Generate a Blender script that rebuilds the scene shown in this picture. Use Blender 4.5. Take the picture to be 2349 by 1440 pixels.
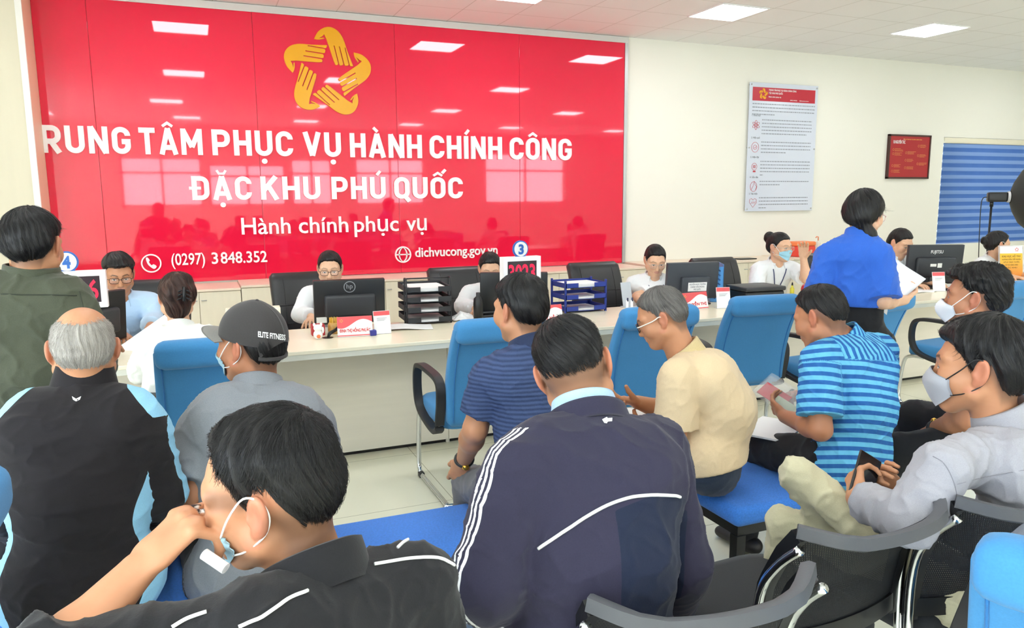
import bpy, bmesh, math, random
import numpy as np
from mathutils import Vector, Matrix
from mathutils.bvhtree import BVHTree

# ------------------------------------------------------------------ scene, camera, sky, exposure
for _o in list(bpy.data.objects): bpy.data.objects.remove(_o)
scene = bpy.context.scene
C = scene.collection
CAM_H = 1.58
YAW, PITCH, ROLL, FPX = 0.394541843, 0.150649898, -0.00720435, 1733.5
IW, IH = 2349, 1440
fwd = np.array([math.sin(YAW)*math.cos(PITCH), math.cos(YAW)*math.cos(PITCH), -math.sin(PITCH)])
_r = np.array([math.cos(YAW), -math.sin(YAW), 0.0]); _u = np.cross(_r, fwd)
rgt = _r*math.cos(ROLL)+_u*math.sin(ROLL); upv = -_r*math.sin(ROLL)+_u*math.cos(ROLL)
CAMP = np.array([0, 0, CAM_H])
cam = bpy.data.cameras.new('camera'); camo = bpy.data.objects.new('camera', cam); C.objects.link(camo)
M = Matrix.Identity(4)
for i in range(3):
    M[i][0] = rgt[i]; M[i][1] = upv[i]; M[i][2] = -fwd[i]; M[i][3] = CAMP[i]
camo.matrix_world = M
cam.sensor_width = 36; cam.lens = FPX/IW*36; cam.clip_start = 0.05; cam.clip_end = 200
scene.camera = camo
scene.view_settings.view_transform = 'Standard'; scene.view_settings.look = 'None'
scene.view_settings.gamma = 1; scene.view_settings.use_curve_mapping = False
scene.view_settings.exposure = EXPOSURE = 0.06
world = bpy.data.worlds.new('world'); scene.world = world; world.use_nodes = True
bg = world.node_tree.nodes['Background']; bg.inputs[0].default_value = (0.80, 0.90, 1.0, 1); bg.inputs[1].default_value = 9.0
scene.cycles.max_bounces = 7; scene.cycles.diffuse_bounces = 4; scene.cycles.glossy_bounces = 3
scene.cycles.transmission_bounces = 4; scene.cycles.transparent_max_bounces = 8
scene.cycles.caustics_reflective = False; scene.cycles.caustics_refractive = False
LAMP_STRENGTH = 16.0

def at(px, py, d):
    """point seen at photo pixel (px, py), d metres ahead of the camera"""
    return CAMP + (fwd*FPX + rgt*(px-IW/2) - upv*(py-IH/2))/FPX*d
def atz(px, py, z):
    q = fwd*FPX + rgt*(px-IW/2) - upv*(py-IH/2)
    return CAMP + q*((z-CAM_H)/q[2])
def aty(px, py, y):
    q = fwd*FPX + rgt*(px-IW/2) - upv*(py-IH/2)
    return CAMP + q*(y/q[1])
# ------------------------------------------------------------------ helpers
def lin(c):
    if isinstance(c, str):
        c = [int(c[i:i+2], 16)/255 for i in (0, 2, 4)]
    return tuple((x/12.92 if x <= 0.04045 else ((x+0.055)/1.055)**2.4) for x in c[:3])+(1,)
class NT:
    """tiny node-tree builder"""
    def __init__(s, name):
        s.m = bpy.data.materials.new(name); s.m.use_nodes = True
        s.t = s.m.node_tree; s.b = s.t.nodes['Principled BSDF']; s.out = s.t.nodes['Material Output']
    def n(s, typ, **kw):
        x = s.t.nodes.new(typ)
        for k, v in kw.items():
            if k.startswith('i_'):
                key = k[2:]; key = int(key) if key.isdigit() else key
                x.inputs[key].default_value = v
            else: setattr(x, k, v)
        return x
    def l(s, a, b): s.t.links.new(a, b)
    def math(s, op, a, b=None, c=None):
        x = s.n('ShaderNodeMath', operation=op)
        for i, v in enumerate((a, b, c)):
            if v is None: continue
            if hasattr(v, 'links'): s.l(v, x.inputs[i])
            else: x.inputs[i].default_value = v
        return x.outputs[0]
    def attr(s, name): return s.n('ShaderNodeAttribute', attribute_name=name).outputs['Fac']
    def mix(s, fac, a, b):
        x = s.n('ShaderNodeMix', data_type='RGBA')
        for sock, v in ((x.inputs[0], fac), (x.inputs[6], a), (x.inputs[7], b)):
            if hasattr(v, 'links'): s.l(v, sock)
            elif sock is x.inputs[0]: sock.default_value = v
            else: sock.default_value = v if len(v) == 4 else tuple(v)+(1,)
        return x.outputs[2]
    def noise(s, scale, detail=3, vec=None, rough=.5, stretch=None):
        x = s.n('ShaderNodeTexNoise'); x.inputs['Scale'].default_value = scale; x.inputs['Detail'].default_value = detail
        x.inputs['Roughness'].default_value = rough
        if vec is None: vec = s.n('ShaderNodeTexCoord').outputs['Object']
        if stretch:
            mp = s.n('ShaderNodeMapping'); mp.inputs['Scale'].default_value = stretch; s.l(vec, mp.inputs[0]); vec = mp.outputs[0]
        s.l(vec, x.inputs['Vector']); return x.outputs['Fac']
    def bump(s, h, strength=.3, dist=.002):
        x = s.n('ShaderNodeBump'); x.inputs['Strength'].default_value = strength; x.inputs['Distance'].default_value = dist
        s.l(h, x.inputs['Height']); s.l(x.outputs[0], s.b.inputs['Normal'])
    def col(s, v):
        if hasattr(v, 'links'): s.l(v, s.b.inputs['Base Color'])
        else: s.b.inputs['Base Color'].default_value = v
    def p(s, rough=.5, metal=0, spec=.5, **kw):
        s.b.inputs['Roughness'].default_value = rough; s.b.inputs['Metallic'].default_value = metal
        s.b.inputs['Specular IOR Level'].default_value = spec
        for k, v in kw.items(): s.b.inputs[k].default_value = v
_mats = {}
def mat(name, c, rough=.5, metal=0, spec=.5, var=0, vscale=8, bump=0, bscale=200, stretch=None, **kw):
    if name in _mats: return _mats[name]
    t = NT(name); base = lin(c)
    if var:
        n = t.noise(vscale, 4, stretch=stretch)
        lo = tuple(max(0, x*(1-var)) for x in base[:3])+(1,); hi = tuple(min(1, x*(1+var)) for x in base[:3])+(1,)
        t.col(t.mix(n, lo, hi))
    else: t.col(base)
    t.p(rough, metal, spec, **kw)
    if bump: t.bump(t.noise(bscale, 2), bump, .001)
    _mats[name] = t.m
    return t.m
def fabric(name, c, rough=.85, var=.12, scale=260, bump=.35):
    if name in _mats: return _mats[name]
    t = NT(name); base = lin(c)
    n1 = t.noise(scale, 2); n2 = t.noise(5, 3)
    k = t.math('ADD', t.math('MULTIPLY', n1, .7), t.math('MULTIPLY', n2, .3))
    lo = tuple(x*(1-var*1.6) for x in base[:3])+(1,); hi = tuple(min(1, x*(1+var*1.6)) for x in base[:3])+(1,)
    t.col(t.mix(k, lo, hi)); t.p(rough, 0, .25, **{'Sheen Weight': .15, 'Sheen Roughness': .5})
    t.bump(n1, bump, .001); _mats[name] = t.m
    return t.m
def emis(name, c, s):
    t = NT(name); t.col((0, 0, 0, 1)); t.b.inputs['Emission Color'].default_value = lin(c); t.b.inputs['Emission Strength'].default_value = s
    return t.m
def clear(name, c='FFFFFF', alpha=.25, rough=.05):
    t = NT(name); t.col(lin(c)); t.p(rough, 0, .5); t.b.inputs['Alpha'].default_value = alpha
    return t.m

def link_mesh(name, me, m=None, parent=None, smooth=False, loc=None):
    o = bpy.data.objects.new(name, me); C.objects.link(o)
    if m is not None:
        for mm in (m if isinstance(m, (list, tuple)) else [m]): me.materials.append(mm)
    if parent is not None: o.parent = parent
    if loc is not None: o.location = loc
    if smooth: me.polygons.foreach_set('use_smooth', np.ones(len(me.polygons), bool))
    return o
def setp(o, label=None, cat=None, group=None, kind=None):
    if label: o['label'] = label
    if cat: o['category'] = cat
    if group: o['group'] = group
    if kind: o['kind'] = kind
    return o
def thing(name, label, cat, loc=(0, 0, 0), rotz=0, group=None):
    o = bpy.data.objects.new(name, None); C.objects.link(o); o.empty_display_size = .05
    o.location = loc; o.rotation_euler = (0, 0, rotz)
    return setp(o, label, cat, group)
def copy_tree(o, parent=None):
    c = o.copy(); C.objects.link(c)
    if parent is not None: c.parent = parent
    for ch in list(o.children): copy_tree(ch, c)
    return c

class MB:
    """collects shapes, links them as one mesh object"""
    def __init__(s): s.v = []; s.f = []; s.mi = []
    def add(s, vs, fs, m=0):
        b = len(s.v); s.v += [tuple(map(float, p)) for p in vs]
        for f in fs: s.f.append([b+i for i in f]); s.mi.append(m)
        return s
    def box(s, lo, hi, m=0, rot=None, piv=None):
        x0, y0, z0 = lo; x1, y1, z1 = hi
        vs = [(x0,y0,z0),(x1,y0,z0),(x1,y1,z0),(x0,y1,z0),(x0,y0,z1),(x1,y0,z1),(x1,y1,z1),(x0,y1,z1)]
        if rot is not None:
            pv = Vector(piv) if piv is not None else (Vector(lo)+Vector(hi))/2
            vs = [rot @ (Vector(p)-pv)+pv for p in vs]
        return s.add(vs, [(0,3,2,1),(4,5,6,7),(0,1,5,4),(1,2,6,5),(2,3,7,6),(3,0,4,7)], m)
    def rbox(s, lo, hi, r=.01, seg=3, m=0, rot=None, piv=None):
        bm = bmesh.new(); bmesh.ops.create_cube(bm, size=1)
        lo, hi = Vector(lo), Vector(hi); c = (lo+hi)/2; d = hi-lo
        for v in bm.verts: v.co = Vector((v.co.x*d.x, v.co.y*d.y, v.co.z*d.z))+c
        r = min(r, min(d)*.499)
        bmesh.ops.bevel(bm, geom=list(bm.edges), offset=r, segments=seg, profile=.5, affect='EDGES')
        vs = [v.co.copy() for v in bm.verts]
        if rot is not None:
            pv = Vector(piv) if piv is not None else c
            vs = [rot @ (p-pv)+pv for p in vs]
        bm.verts.index_update()
        s.add(vs, [[v.index for v in f.verts] for f in bm.faces], m); bm.free(); return s
    def tube(s, pts, r, n=8, m=0, closed=False, caps=True):
        pts = [Vector(p) for p in pts]; k = len(pts); rs = r if isinstance(r, (list, tuple)) else [r]*k
        T = []
        for i in range(k):
            a = pts[(i-1) % k] if (closed or i > 0) else pts[i]; b = pts[(i+1) % k] if (closed or i < k-1) else pts[i]
            T.append((b-a).normalized())
        ref = Vector((0, 0, 1)) if abs(T[0].z) < .9 else Vector((1, 0, 0))
        N = (ref-T[0]*ref.dot(T[0])).normalized(); vs = []
        for i in range(k):
            N = (N-T[i]*N.dot(T[i])); N = N.normalized() if N.length > 1e-6 else Vector((1, 0, 0)); B = T[i].cross(N)
            for j in range(n):
                a = 2*math.pi*j/n; vs.append(pts[i]+(N*math.cos(a)+B*math.sin(a))*rs[i])
        fs = []
        for i in range(k if closed else k-1):
            i2 = (i+1) % k
            for j in range(n):
                j2 = (j+1) % n; fs.append((i*n+j, i*n+j2, i2*n+j2, i2*n+j))
        if caps and not closed: fs += [tuple(range(n-1, -1, -1)), tuple(range((k-1)*n, k*n))]
        return s.add(vs, fs, m)
    def sweep(s, pts, prof, side, m=0):
        """profile (a,b) list swept along pts; a along 'side', b along side x tangent"""
        pts = [Vector(p) for p in pts]; k = len(pts); n = len(prof); side = Vector(side).normalized(); vs = []
        for i in range(k):
            t = (pts[min(i+1, k-1)]-pts[max(i-1, 0)]).normalized(); sd = (side-t*side.dot(t)).normalized(); b = sd.cross(t)
            vs += [pts[i]+sd*p[0]+b*p[1] for p in prof]
        fs = [(i*n+j, i*n+(j+1) % n, (i+1)*n+(j+1) % n, (i+1)*n+j) for i in range(k-1) for j in range(n)]
        fs += [tuple(range(n-1, -1, -1)), tuple(range((k-1)*n, k*n))]
        return s.add(vs, fs, m)
    def lathe(s, prof, c=(0, 0, 0), n=24, m=0):
        c = Vector(c); k = len(prof); vs = []
        for r, z in prof:
            for j in range(n):
                a = 2*math.pi*j/n; vs.append(c+Vector((r*math.cos(a), r*math.sin(a), z)))
        fs = [(i*n+j, i*n+(j+1) % n, (i+1)*n+(j+1) % n, (i+1)*n+j) for i in range(k-1) for j in range(n)]
        fs += [tuple(range(n-1, -1, -1)), tuple(range((k-1)*n, k*n))]
        return s.add(vs, fs, m)
    def ball(s, c, r, n=12, m=0):
        rx, ry, rz = r if isinstance(r, (list, tuple)) else (r, r, r); c = Vector(c); vs = [c+Vector((0, 0, -rz))]
        for i in range(1, n):
            a = -math.pi/2+math.pi*i/n
            for j in range(2*n):
                b = math.pi*j/n; vs.append(c+Vector((rx*math.cos(a)*math.cos(b), ry*math.cos(a)*math.sin(b), rz*math.sin(a))))
        vs.append(c+Vector((0, 0, rz))); w = 2*n; fs = []
        for j in range(w): fs.append((0, 1+(j+1) % w, 1+j))
        for i in range(n-2):
            for j in range(w): fs.append((1+i*w+j, 1+i*w+(j+1) % w, 1+(i+1)*w+(j+1) % w, 1+(i+1)*w+j))
        L = len(vs)-1
        for j in range(w): fs.append((L, 1+(n-2)*w+j, 1+(n-2)*w+(j+1) % w))
        return s.add(vs, fs, m)
    def grid(s, fn, nu, nv, th=0, m=0):
        """surface fn(u,v)->(point) with optional thickness along normal"""
        P = np.array([[fn(i/nu, j/nv) for j in range(nv+1)] for i in range(nu+1)], float)
        du = np.gradient(P, axis=0); dv = np.gradient(P, axis=1); N = np.cross(du, dv)
        N /= np.maximum(np.linalg.norm(N, axis=2, keepdims=True), 1e-9)
        w = nv+1; idx = lambda i, j: i*w+j
        A = (P+N*th/2).reshape(-1, 3); fs = [(idx(i,j), idx(i+1,j), idx(i+1,j+1), idx(i,j+1)) for i in range(nu) for j in range(nv)]
        if not th: return s.add(A, fs, m)
        B = (P-N*th/2).reshape(-1, 3); o = len(A)
        fs2 = [tuple(o+k for k in reversed(f)) for f in fs]
        rim = [idx(i,0) for i in range(nu+1)]+[idx(nu,j) for j in range(1, nv+1)]+[idx(i,nv) for i in range(nu-1,-1,-1)]+[idx(0,j) for j in range(nv-1,0,-1)]
        fs3 = [(rim[k], o+rim[k], o+rim[(k+1) % len(rim)], rim[(k+1) % len(rim)]) for k in range(len(rim))]
        fs3 = [tuple(reversed(f)) for f in fs3]
        return s.add(np.vstack([A, B]), fs+fs2+fs3, m)
    def poly(s, pts2, d, o=(0,0,0), ax=(1,0,0), ay=(0,0,1), m=0):
        """flat outline extruded by d along ax x ay"""
        o, ax, ay = Vector(o), Vector(ax), Vector(ay); nrm = ax.cross(ay).normalized(); n = len(pts2)
        A = [o+ax*p[0]+ay*p[1] for p in pts2]
        from mathutils.geometry import tessellate_polygon
        tr = tessellate_polygon([[Vector((p[0], p[1], 0)) for p in pts2]])
        ar = sum(pts2[i][0]*pts2[(i+1) % n][1]-pts2[(i+1) % n][0]*pts2[i][1] for i in range(n))
        top = []
        for t in tr:
            a, b, c = (pts2[i] for i in t)
            cr = (b[0]-a[0])*(c[1]-a[1])-(b[1]-a[1])*(c[0]-a[0])
            top.append(tuple(t) if cr > 0 else tuple(reversed(t)))
        vs = [p+nrm*d for p in A]+A
        fs = top+[tuple(n+i for i in reversed(t)) for t in top]
        for i in range(n):
            j = (i+1) % n
            fs.append((i, n+i, n+j, j) if ar > 0 else (j, n+j, n+i, i))
        return s.add(vs, fs, m)
    def build(s, name, m=None, parent=None, smooth=False, loc=None, auto=None):
        me = bpy.data.meshes.new(name); me.from_pydata(s.v, [], s.f)
        o = link_mesh(name, me, m, parent, smooth, loc)
        if any(s.mi): me.polygons.foreach_set('material_index', s.mi)
        if auto: 
            me.polygons.foreach_set('use_smooth', np.ones(len(me.polygons), bool)); me.set_sharp_from_angle(angle=math.radians(auto))
        me.update(); return o

def spline(pts, n=8, closed=False):
    """Catmull-Rom through pts"""
    P = [np.array(p, float) for p in pts]; k = len(P); out = []
    for i in range(k if closed else k-1):
        if closed: a, b, c, d = P[i-1], P[i], P[(i+1) % k], P[(i+2) % k]
        else: a, b, c, d = P[max(i-1, 0)], P[i], P[i+1], P[min(i+2, k-1)]
        for j in range(n):
            t = j/n; out.append(.5*((2*b)+(-a+c)*t+(2*a-5*b+4*c-d)*t*t+(-a+3*b-3*c+d)*t**3))
    if not closed: out.append(P[-1])
    return out

# ---- lettering
_fcache = {}
def text_mesh(body, bold=.0, res=3):
    key = (body, bold, res)
    if key in _fcache: return _fcache[key]
    cu = bpy.data.curves.new('lettering', 'FONT'); cu.body = body; cu.size = 1; cu.resolution_u = res; cu.offset = bold
    o = bpy.data.objects.new('lettering', cu); C.objects.link(o)
    dg = bpy.context.evaluated_depsgraph_get(); me = bpy.data.meshes.new_from_object(o.evaluated_get(dg))
    v = np.zeros(len(me.vertices)*3); me.vertices.foreach_get('co', v); v = v.reshape(-1, 3)[:, :2].copy()
    f = [list(p.vertices) for p in me.polygons]
    bpy.data.objects.remove(o); bpy.data.curves.remove(cu); bpy.data.meshes.remove(me)
    _fcache[key] = (v, f); return v, f
def cap_h(bold): return text_mesh('H', bold)[0][:, 1].max()
def lettering(mb, body, o, ax, ay, x0, x1, base, cap, d=.0, bold=.0, m=0, keep=False, align='fit'):
    """text from x0 to x1 along ax, baseline at 'base' along ay, capitals 'cap' tall, raised d along ax x ay"""
    v, f = text_mesh(body, bold); v = v.copy()
    if len(v) == 0: return mb
    k = cap/cap_h(bold); w = (v[:, 0].max()-v[:, 0].min())
    kx = (x1-x0)/w if align == 'fit' else k
    xs = (v[:, 0]-v[:, 0].min())*kx+x0
    if align == 'mid': xs += ((x1-x0)-w*k)/2
    o, ax, ay = np.array(o, float), np.array(ax, float), np.array(ay, float); nrm = np.cross(ax, ay)
    A = o+xs[:, None]*ax+(v[:, 1]*k+base)[:, None]*ay
    if d <= 0: return mb.add(A-nrm*d, f, m)
    B = A+nrm*d; n = len(A)
    cnt = {}
    for fc in f:
        for i in range(len(fc)):
            e = (fc[i], fc[(i+1) % len(fc)]); cnt[e] = 1
    side = [(a, b, n+b, n+a) for (a, b) in cnt if (b, a) not in cnt]
    return mb.add(np.vstack([A, B]), [[n+i for i in fc] for fc in f]+side, m)
# ------------------------------------------------------------------ room shell
YW, ZC, ZD = 8.32, 3.52, 0.76
X0, X1, YB = -4.2, 14.2, -5.0
def struct(o): o['kind'] = 'structure'; return o
def tile_mat(name, c, sx, sy, ox, oy, gap, rough, line, spec=.5, var=.03, bump=0):
    t = NT(name); tc = t.n('ShaderNodeTexCoord'); sep = t.n('ShaderNodeSeparateXYZ'); t.l(tc.outputs['Object'], sep.inputs[0])
    def edge(sock, off, s):
        a = t.math('ADD', sock, -off); a = t.math('DIVIDE', a, s); a = t.math('FRACT', a); a = t.math('ABSOLUTE', t.math('SUBTRACT', a, .5))
        return t.math('GREATER_THAN', a, .5-gap/s/2)
    e = t.math('MAXIMUM', edge(sep.outputs[0], ox, sx), edge(sep.outputs[1], oy, sy))
    base = lin(c); n = t.noise(1.3, 5)
    bc = t.mix(n, tuple(x*(1-var) for x in base[:3])+(1,), tuple(min(1, x*(1+var)) for x in base[:3])+(1,))
    t.col(t.mix(e, bc, lin(line))); t.p(rough, 0, spec)
    if bump: t.bump(t.noise(350, 2), bump, .001)
    return t.m
m_floor = tile_mat('polished_cream_tiles', 'F0EED8', .805, .805, 1.18, 4.47, .004, .12, 'A8A48E', .5)
m_ceil = tile_mat('white_ceiling_tiles', 'F4F5F4', .6, .6, -.3, 6.54, .010, .9, 'DADAD6', .2, .02, .2)
m_wall = mat('cream_wall_paint', 'F8F6EA', .8, spec=.2, var=.015, vscale=1.5)
struct(MB().box((X0, YB, -.1), (X1, YW+.2, 0)).build('floor', m_floor))
struct(MB().box((X0, YB, ZC), (X1, YW+.2, ZC+.1)).build('ceiling', m_ceil))
# far wall with the window opening (x 10.60..13.6, z .84..2.47)
WX0, WX1, WZ0, WZ1 = 10.60, 13.5, .84, 2.47
b = MB()
b.box((X0, YW, 0), (WX0, YW+.2, ZC)).box((WX1, YW, 0), (X1, YW+.2, ZC)).box((WX0, YW, 0), (WX1, YW+.2, WZ0)).box((WX0, YW, WZ1), (WX1, YW+.2, ZC))
struct(b.build('wall_north', m_wall))
GY0, GY1, GZ1 = -4.4, 2.6, 3.0  # unseen opening in the west wall, added to let in more low daylight
struct(MB().box((X0-.2, YB, 0), (X0, GY0, ZC)).box((X0-.2, GY1, 0), (X0, YW+.2, ZC)).box((X0-.2, GY0, GZ1), (X0, GY1, ZC)).build('wall_west', m_wall))
struct(MB().box((X1, YB, 0), (X1+.2, YW+.2, ZC)).build('wall_east', m_wall))
# rear wall with daylight windows, behind the photographer
rw = [(-1.65, .27, 1.45, 2.72), (.41, 2.37, 1.45, 2.56), (2.5, 3.62, 1.45, 2.72), (4.25, 6.28, 1.45, 2.76), (8.14, 10.84, 1.45, 2.97)]
b = MB(); px = X0
for (a, c, z0, z1) in rw:
    b.box((px, YB-.2, 0), (a, YB, ZC)).box((a, YB-.2, 0), (c, YB, z0)).box((a, YB-.2, z1), (c, YB, ZC)); px = c
b.box((px, YB-.2, 0), (X1, YB, ZC)); struct(b.build('wall_south', m_wall))
m_alu = mat('brushed_aluminium', 'C9CCCE', .35, .9); m_glass = clear('window_glass', 'E8F4F4', .12, .02)
m_wfr = mat('white_window_frame', 'E8E6DC', .4)
for i, (a, c, z0, z1) in enumerate(rw):
    f = MB()
    for s in (a, (a+c)/2-.03, c-.06): f.box((s, YB-.14, z0), (s+.06, YB-.06, z1))
    f.box((a, YB-.14, z0), (c, YB-.06, z0+.06)).box((a, YB-.14, z1-.06), (c, YB-.06, z1)).box((a, YB-.14, (z0+z1)/2+.2), (c, YB-.06, (z0+z1)/2+.26))
    o = struct(f.build('window_%d' % (i+2), m_wfr))
    MB().box((a+.02, YB-.11, z0+.02), (c-.02, YB-.10, z1-.02)).build('pane', m_glass, o)
f = MB()  # frame of the added west opening, out of view, there for daylight fill
for y in np.linspace(GY0, GY1-.06, 6): f.box((X0-.14, y, 0), (X0-.06, y+.06, GZ1))
f.box((X0-.14, GY0, GZ1-.07), (X0-.06, GY1, GZ1)).box((X0-.14, GY0, 2.2), (X0-.06, GY1, 2.26)).box((X0-.14, GY0, 0), (X0-.06, GY1, .08))
o = struct(f.build('window_7', m_wfr)); MB().box((X0-.11, GY0, .02), (X0-.10, GY1, GZ1-.02)).build('pane', m_glass, o)
# column at the left edge of the sign: beige veneer box, white corner strip, wood side
m_beige = mat('beige_column_veneer', 'E3DCC4', .55, var=.05, vscale=2, stretch=(6, 6, .5))
m_strip = mat('white_corner_strip', 'F4F4EE', .4); m_wood = mat('pale_wood_edge', 'F0D6B8', .5, var=.06, vscale=6, stretch=(8, 8, .6))
COLY = 7.86
cx1 = aty(33, 0, COLY)[0]
o = struct(MB().box((cx1-1.6, COLY, 0), (cx1, YW, ZC)).build('column', m_beige))
xs2 = aty(52, 0, COLY+.08)[0]
MB().box((cx1-.002, COLY-.012, 0), (xs2, COLY+.012, ZC)).build('corner_strip', m_strip, o)
MB().box((xs2-.05, COLY+.012, 0), (xs2+.001, YW-.002, ZC)).build('side_panel', m_wood, o)
# aluminium strips framing the sign: ceiling trim and right jamb
SX0, SX1, SZ0, SZ1 = xs2, 4.965, .775, 3.445
tr = MB().box((SX0, YW-.035, SZ1), (SX1+.05, YW, ZC-.005)).build('trim_1', mat('grey_ceiling_trim', 'DADCD8', .4, .3)); struct(tr)
tr = MB().box((SX1, YW-.035, SZ0-.0), (SX1+.045, YW, SZ1)).build('trim_2', m_alu); struct(tr)
# window in the far wall with blue zebra blind
f = MB()
for s in (WX0, WX1-.05): f.box((s, YW+.08, WZ0), (s+.05, YW+.15, WZ1))
f.box((WX0, YW+.08, WZ0), (WX1, YW+.15, WZ0+.05)).box((WX0, YW+.08, WZ1-.05), (WX1, YW+.15, WZ1))
o = struct(f.build('window_1', m_wfr)); MB().box((WX0+.02, YW+.11, WZ0+.02), (WX1-.02, YW+.12, WZ1-.02)).build('pane', m_glass, o)
bl = thing('roller_blind', 'blue banded roller blind drawn down over the far wall window', 'blind', ((WX0+WX1)/2, YW+.03, WZ0))
ox, oz = bl.location.x, bl.location.z
MB().rbox((WX0+.03-ox, -.03, WZ1-.09-oz), (WX1-.03-ox, .03, WZ1-.005-oz), .02).build('headrail', mat('cream_headrail', 'F2ECD4', .5), bl, auto=40)
t = NT('blue_banded_blind'); tc = t.n('ShaderNodeTexCoord'); sp = t.n('ShaderNodeSeparateXYZ'); t.l(tc.outputs['Object'], sp.inputs[0])
fr = t.math('FRACT', t.math('DIVIDE', sp.outputs[2], .118)); g = t.math('GREATER_THAN', fr, .52)
cc = t.mix(t.noise(3, 3), lin('4A74C4'), lin('5C86D2')); t.col(t.mix(g, cc, lin('89ABE6'))); t.p(.8, 0, .2)
def blindf(u, v):
    z = (WZ1-.09-WZ0)*u; return ((WX0+.035-ox)+(WX1-WX0-.07)*v, .006*math.sin(z/.118*2*math.pi), z)
MB().grid(blindf, 90, 4, .003).build('blind_fabric', t.m, bl, smooth=True)
MB().rbox((WX0+.03-ox, -.015, -.01), (WX1-.03-ox, .015, .018), .007).build('bottom_bar', mat('blind_bar', '8FA8DC', .5), bl, auto=40)
# ceiling light panels on the tile grid
m_lampfr = mat('white_lamp_frame', 'F0F0EE', .5)
m_lamp = emis('lamp_diffuser_glow', 'FBFCFF', LAMP_STRENGTH)
lamps = [(-3.0, 6.84), (0, 6.94), (3.0, 6.94), (5.35, 6.85), (8.15, 6.70), (11.4, 6.70), (-3, 3.64), (0, 3.64), (2.4, 3.74), (5.35, 3.70), (8.15, 3.70), (11.4, 3.7),
         (-3, .04), (-.35, .04), (2.4, .14), (5.27, .24), (8.05, .68), (11.4, .4), (-3, -3), (0, -3), (2.7, -3), (5.35, -3), (8.15, -3), (11.4, -3)]
lab = {3: 'square ceiling light panel above the cream wall right of the red sign', 4: 'square ceiling light panel farthest right in view', 2: 'ceiling light panel above the red sign, cut by the top of the picture'}
lp0 = None
for i, (x, y) in enumerate(lamps):
    if lp0 is None:
        lp = lp0 = thing('ceiling_light', '', 'ceiling light', (x, y, ZC), 0, 'ceiling light panels')
        MB().box((-.3, -.3, -.012), (.3, -.285, 0)).box((-.3, .285, -.012), (.3, .3, 0)).box((-.3, -.285, -.012), (-.285, .285, 0)).box((.285, -.285, -.012), (.3, .285, 0)).build('lamp_frame', m_lampfr, lp)
        MB().box((-.285, -.285, -.008), (.285, .285, -.001)).build('diffuser', m_lamp, lp)
    else: lp = copy_tree(lp0); lp.location = (x, y, ZC)
    lp['label'] = lab.get(i, 'ceiling light panel seen only mirrored in the glossy red sign')
    if i not in lab: lp['group'] = 'ceiling lights mirrored in the sign'
    elif 'group' in lp.keys(): lp['group'] = 'ceiling light panels'
# ------------------------------------------------------------------ the red sign
m_red = NT('glossy_red_acrylic'); m_red.col(lin('F01F45')); m_red.p(.04, 0, .5, **{'Coat Weight': .4, 'Coat Roughness': .015}); m_red = m_red.m
sg = thing('wall_sign', 'large glossy red wall sign with white Vietnamese lettering and gold star emblem', 'sign', ((SX0+SX1)/2, YW, SZ0))
so = np.array(sg.location)
js = [SX0, -.80, .66, 2.108, 3.565, SX1]
for a, c in zip(js[:-1], js[1:]):
    MB().rbox((a+.0015-so[0], -.030, 0), (c-.0015-so[0], -.018, SZ1-SZ0), .002, 2).build('panel', m_red, sg)
MB().box((SX0-so[0]+.002, -.018, .002), (SX1-so[0]-.002, -.004, SZ1-SZ0-.002)).build('backing_board', mat('sign_backing', 'D88080', .6), sg)
m_white = mat('white_acrylic_letters', 'FFFFFF', .3); SO = (-so[0], -.030, -so[2]); AX, AZ = (1, 0, 0), (0, 0, 1)
def line(name, words, base, cap, bold=.03, d=.022):
    for w, a, c in words:
        mb = MB(); lettering(mb, w, SO, AX, AZ, a, c, base, cap, d, bold); mb.build(name, m_white, sg)
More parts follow.
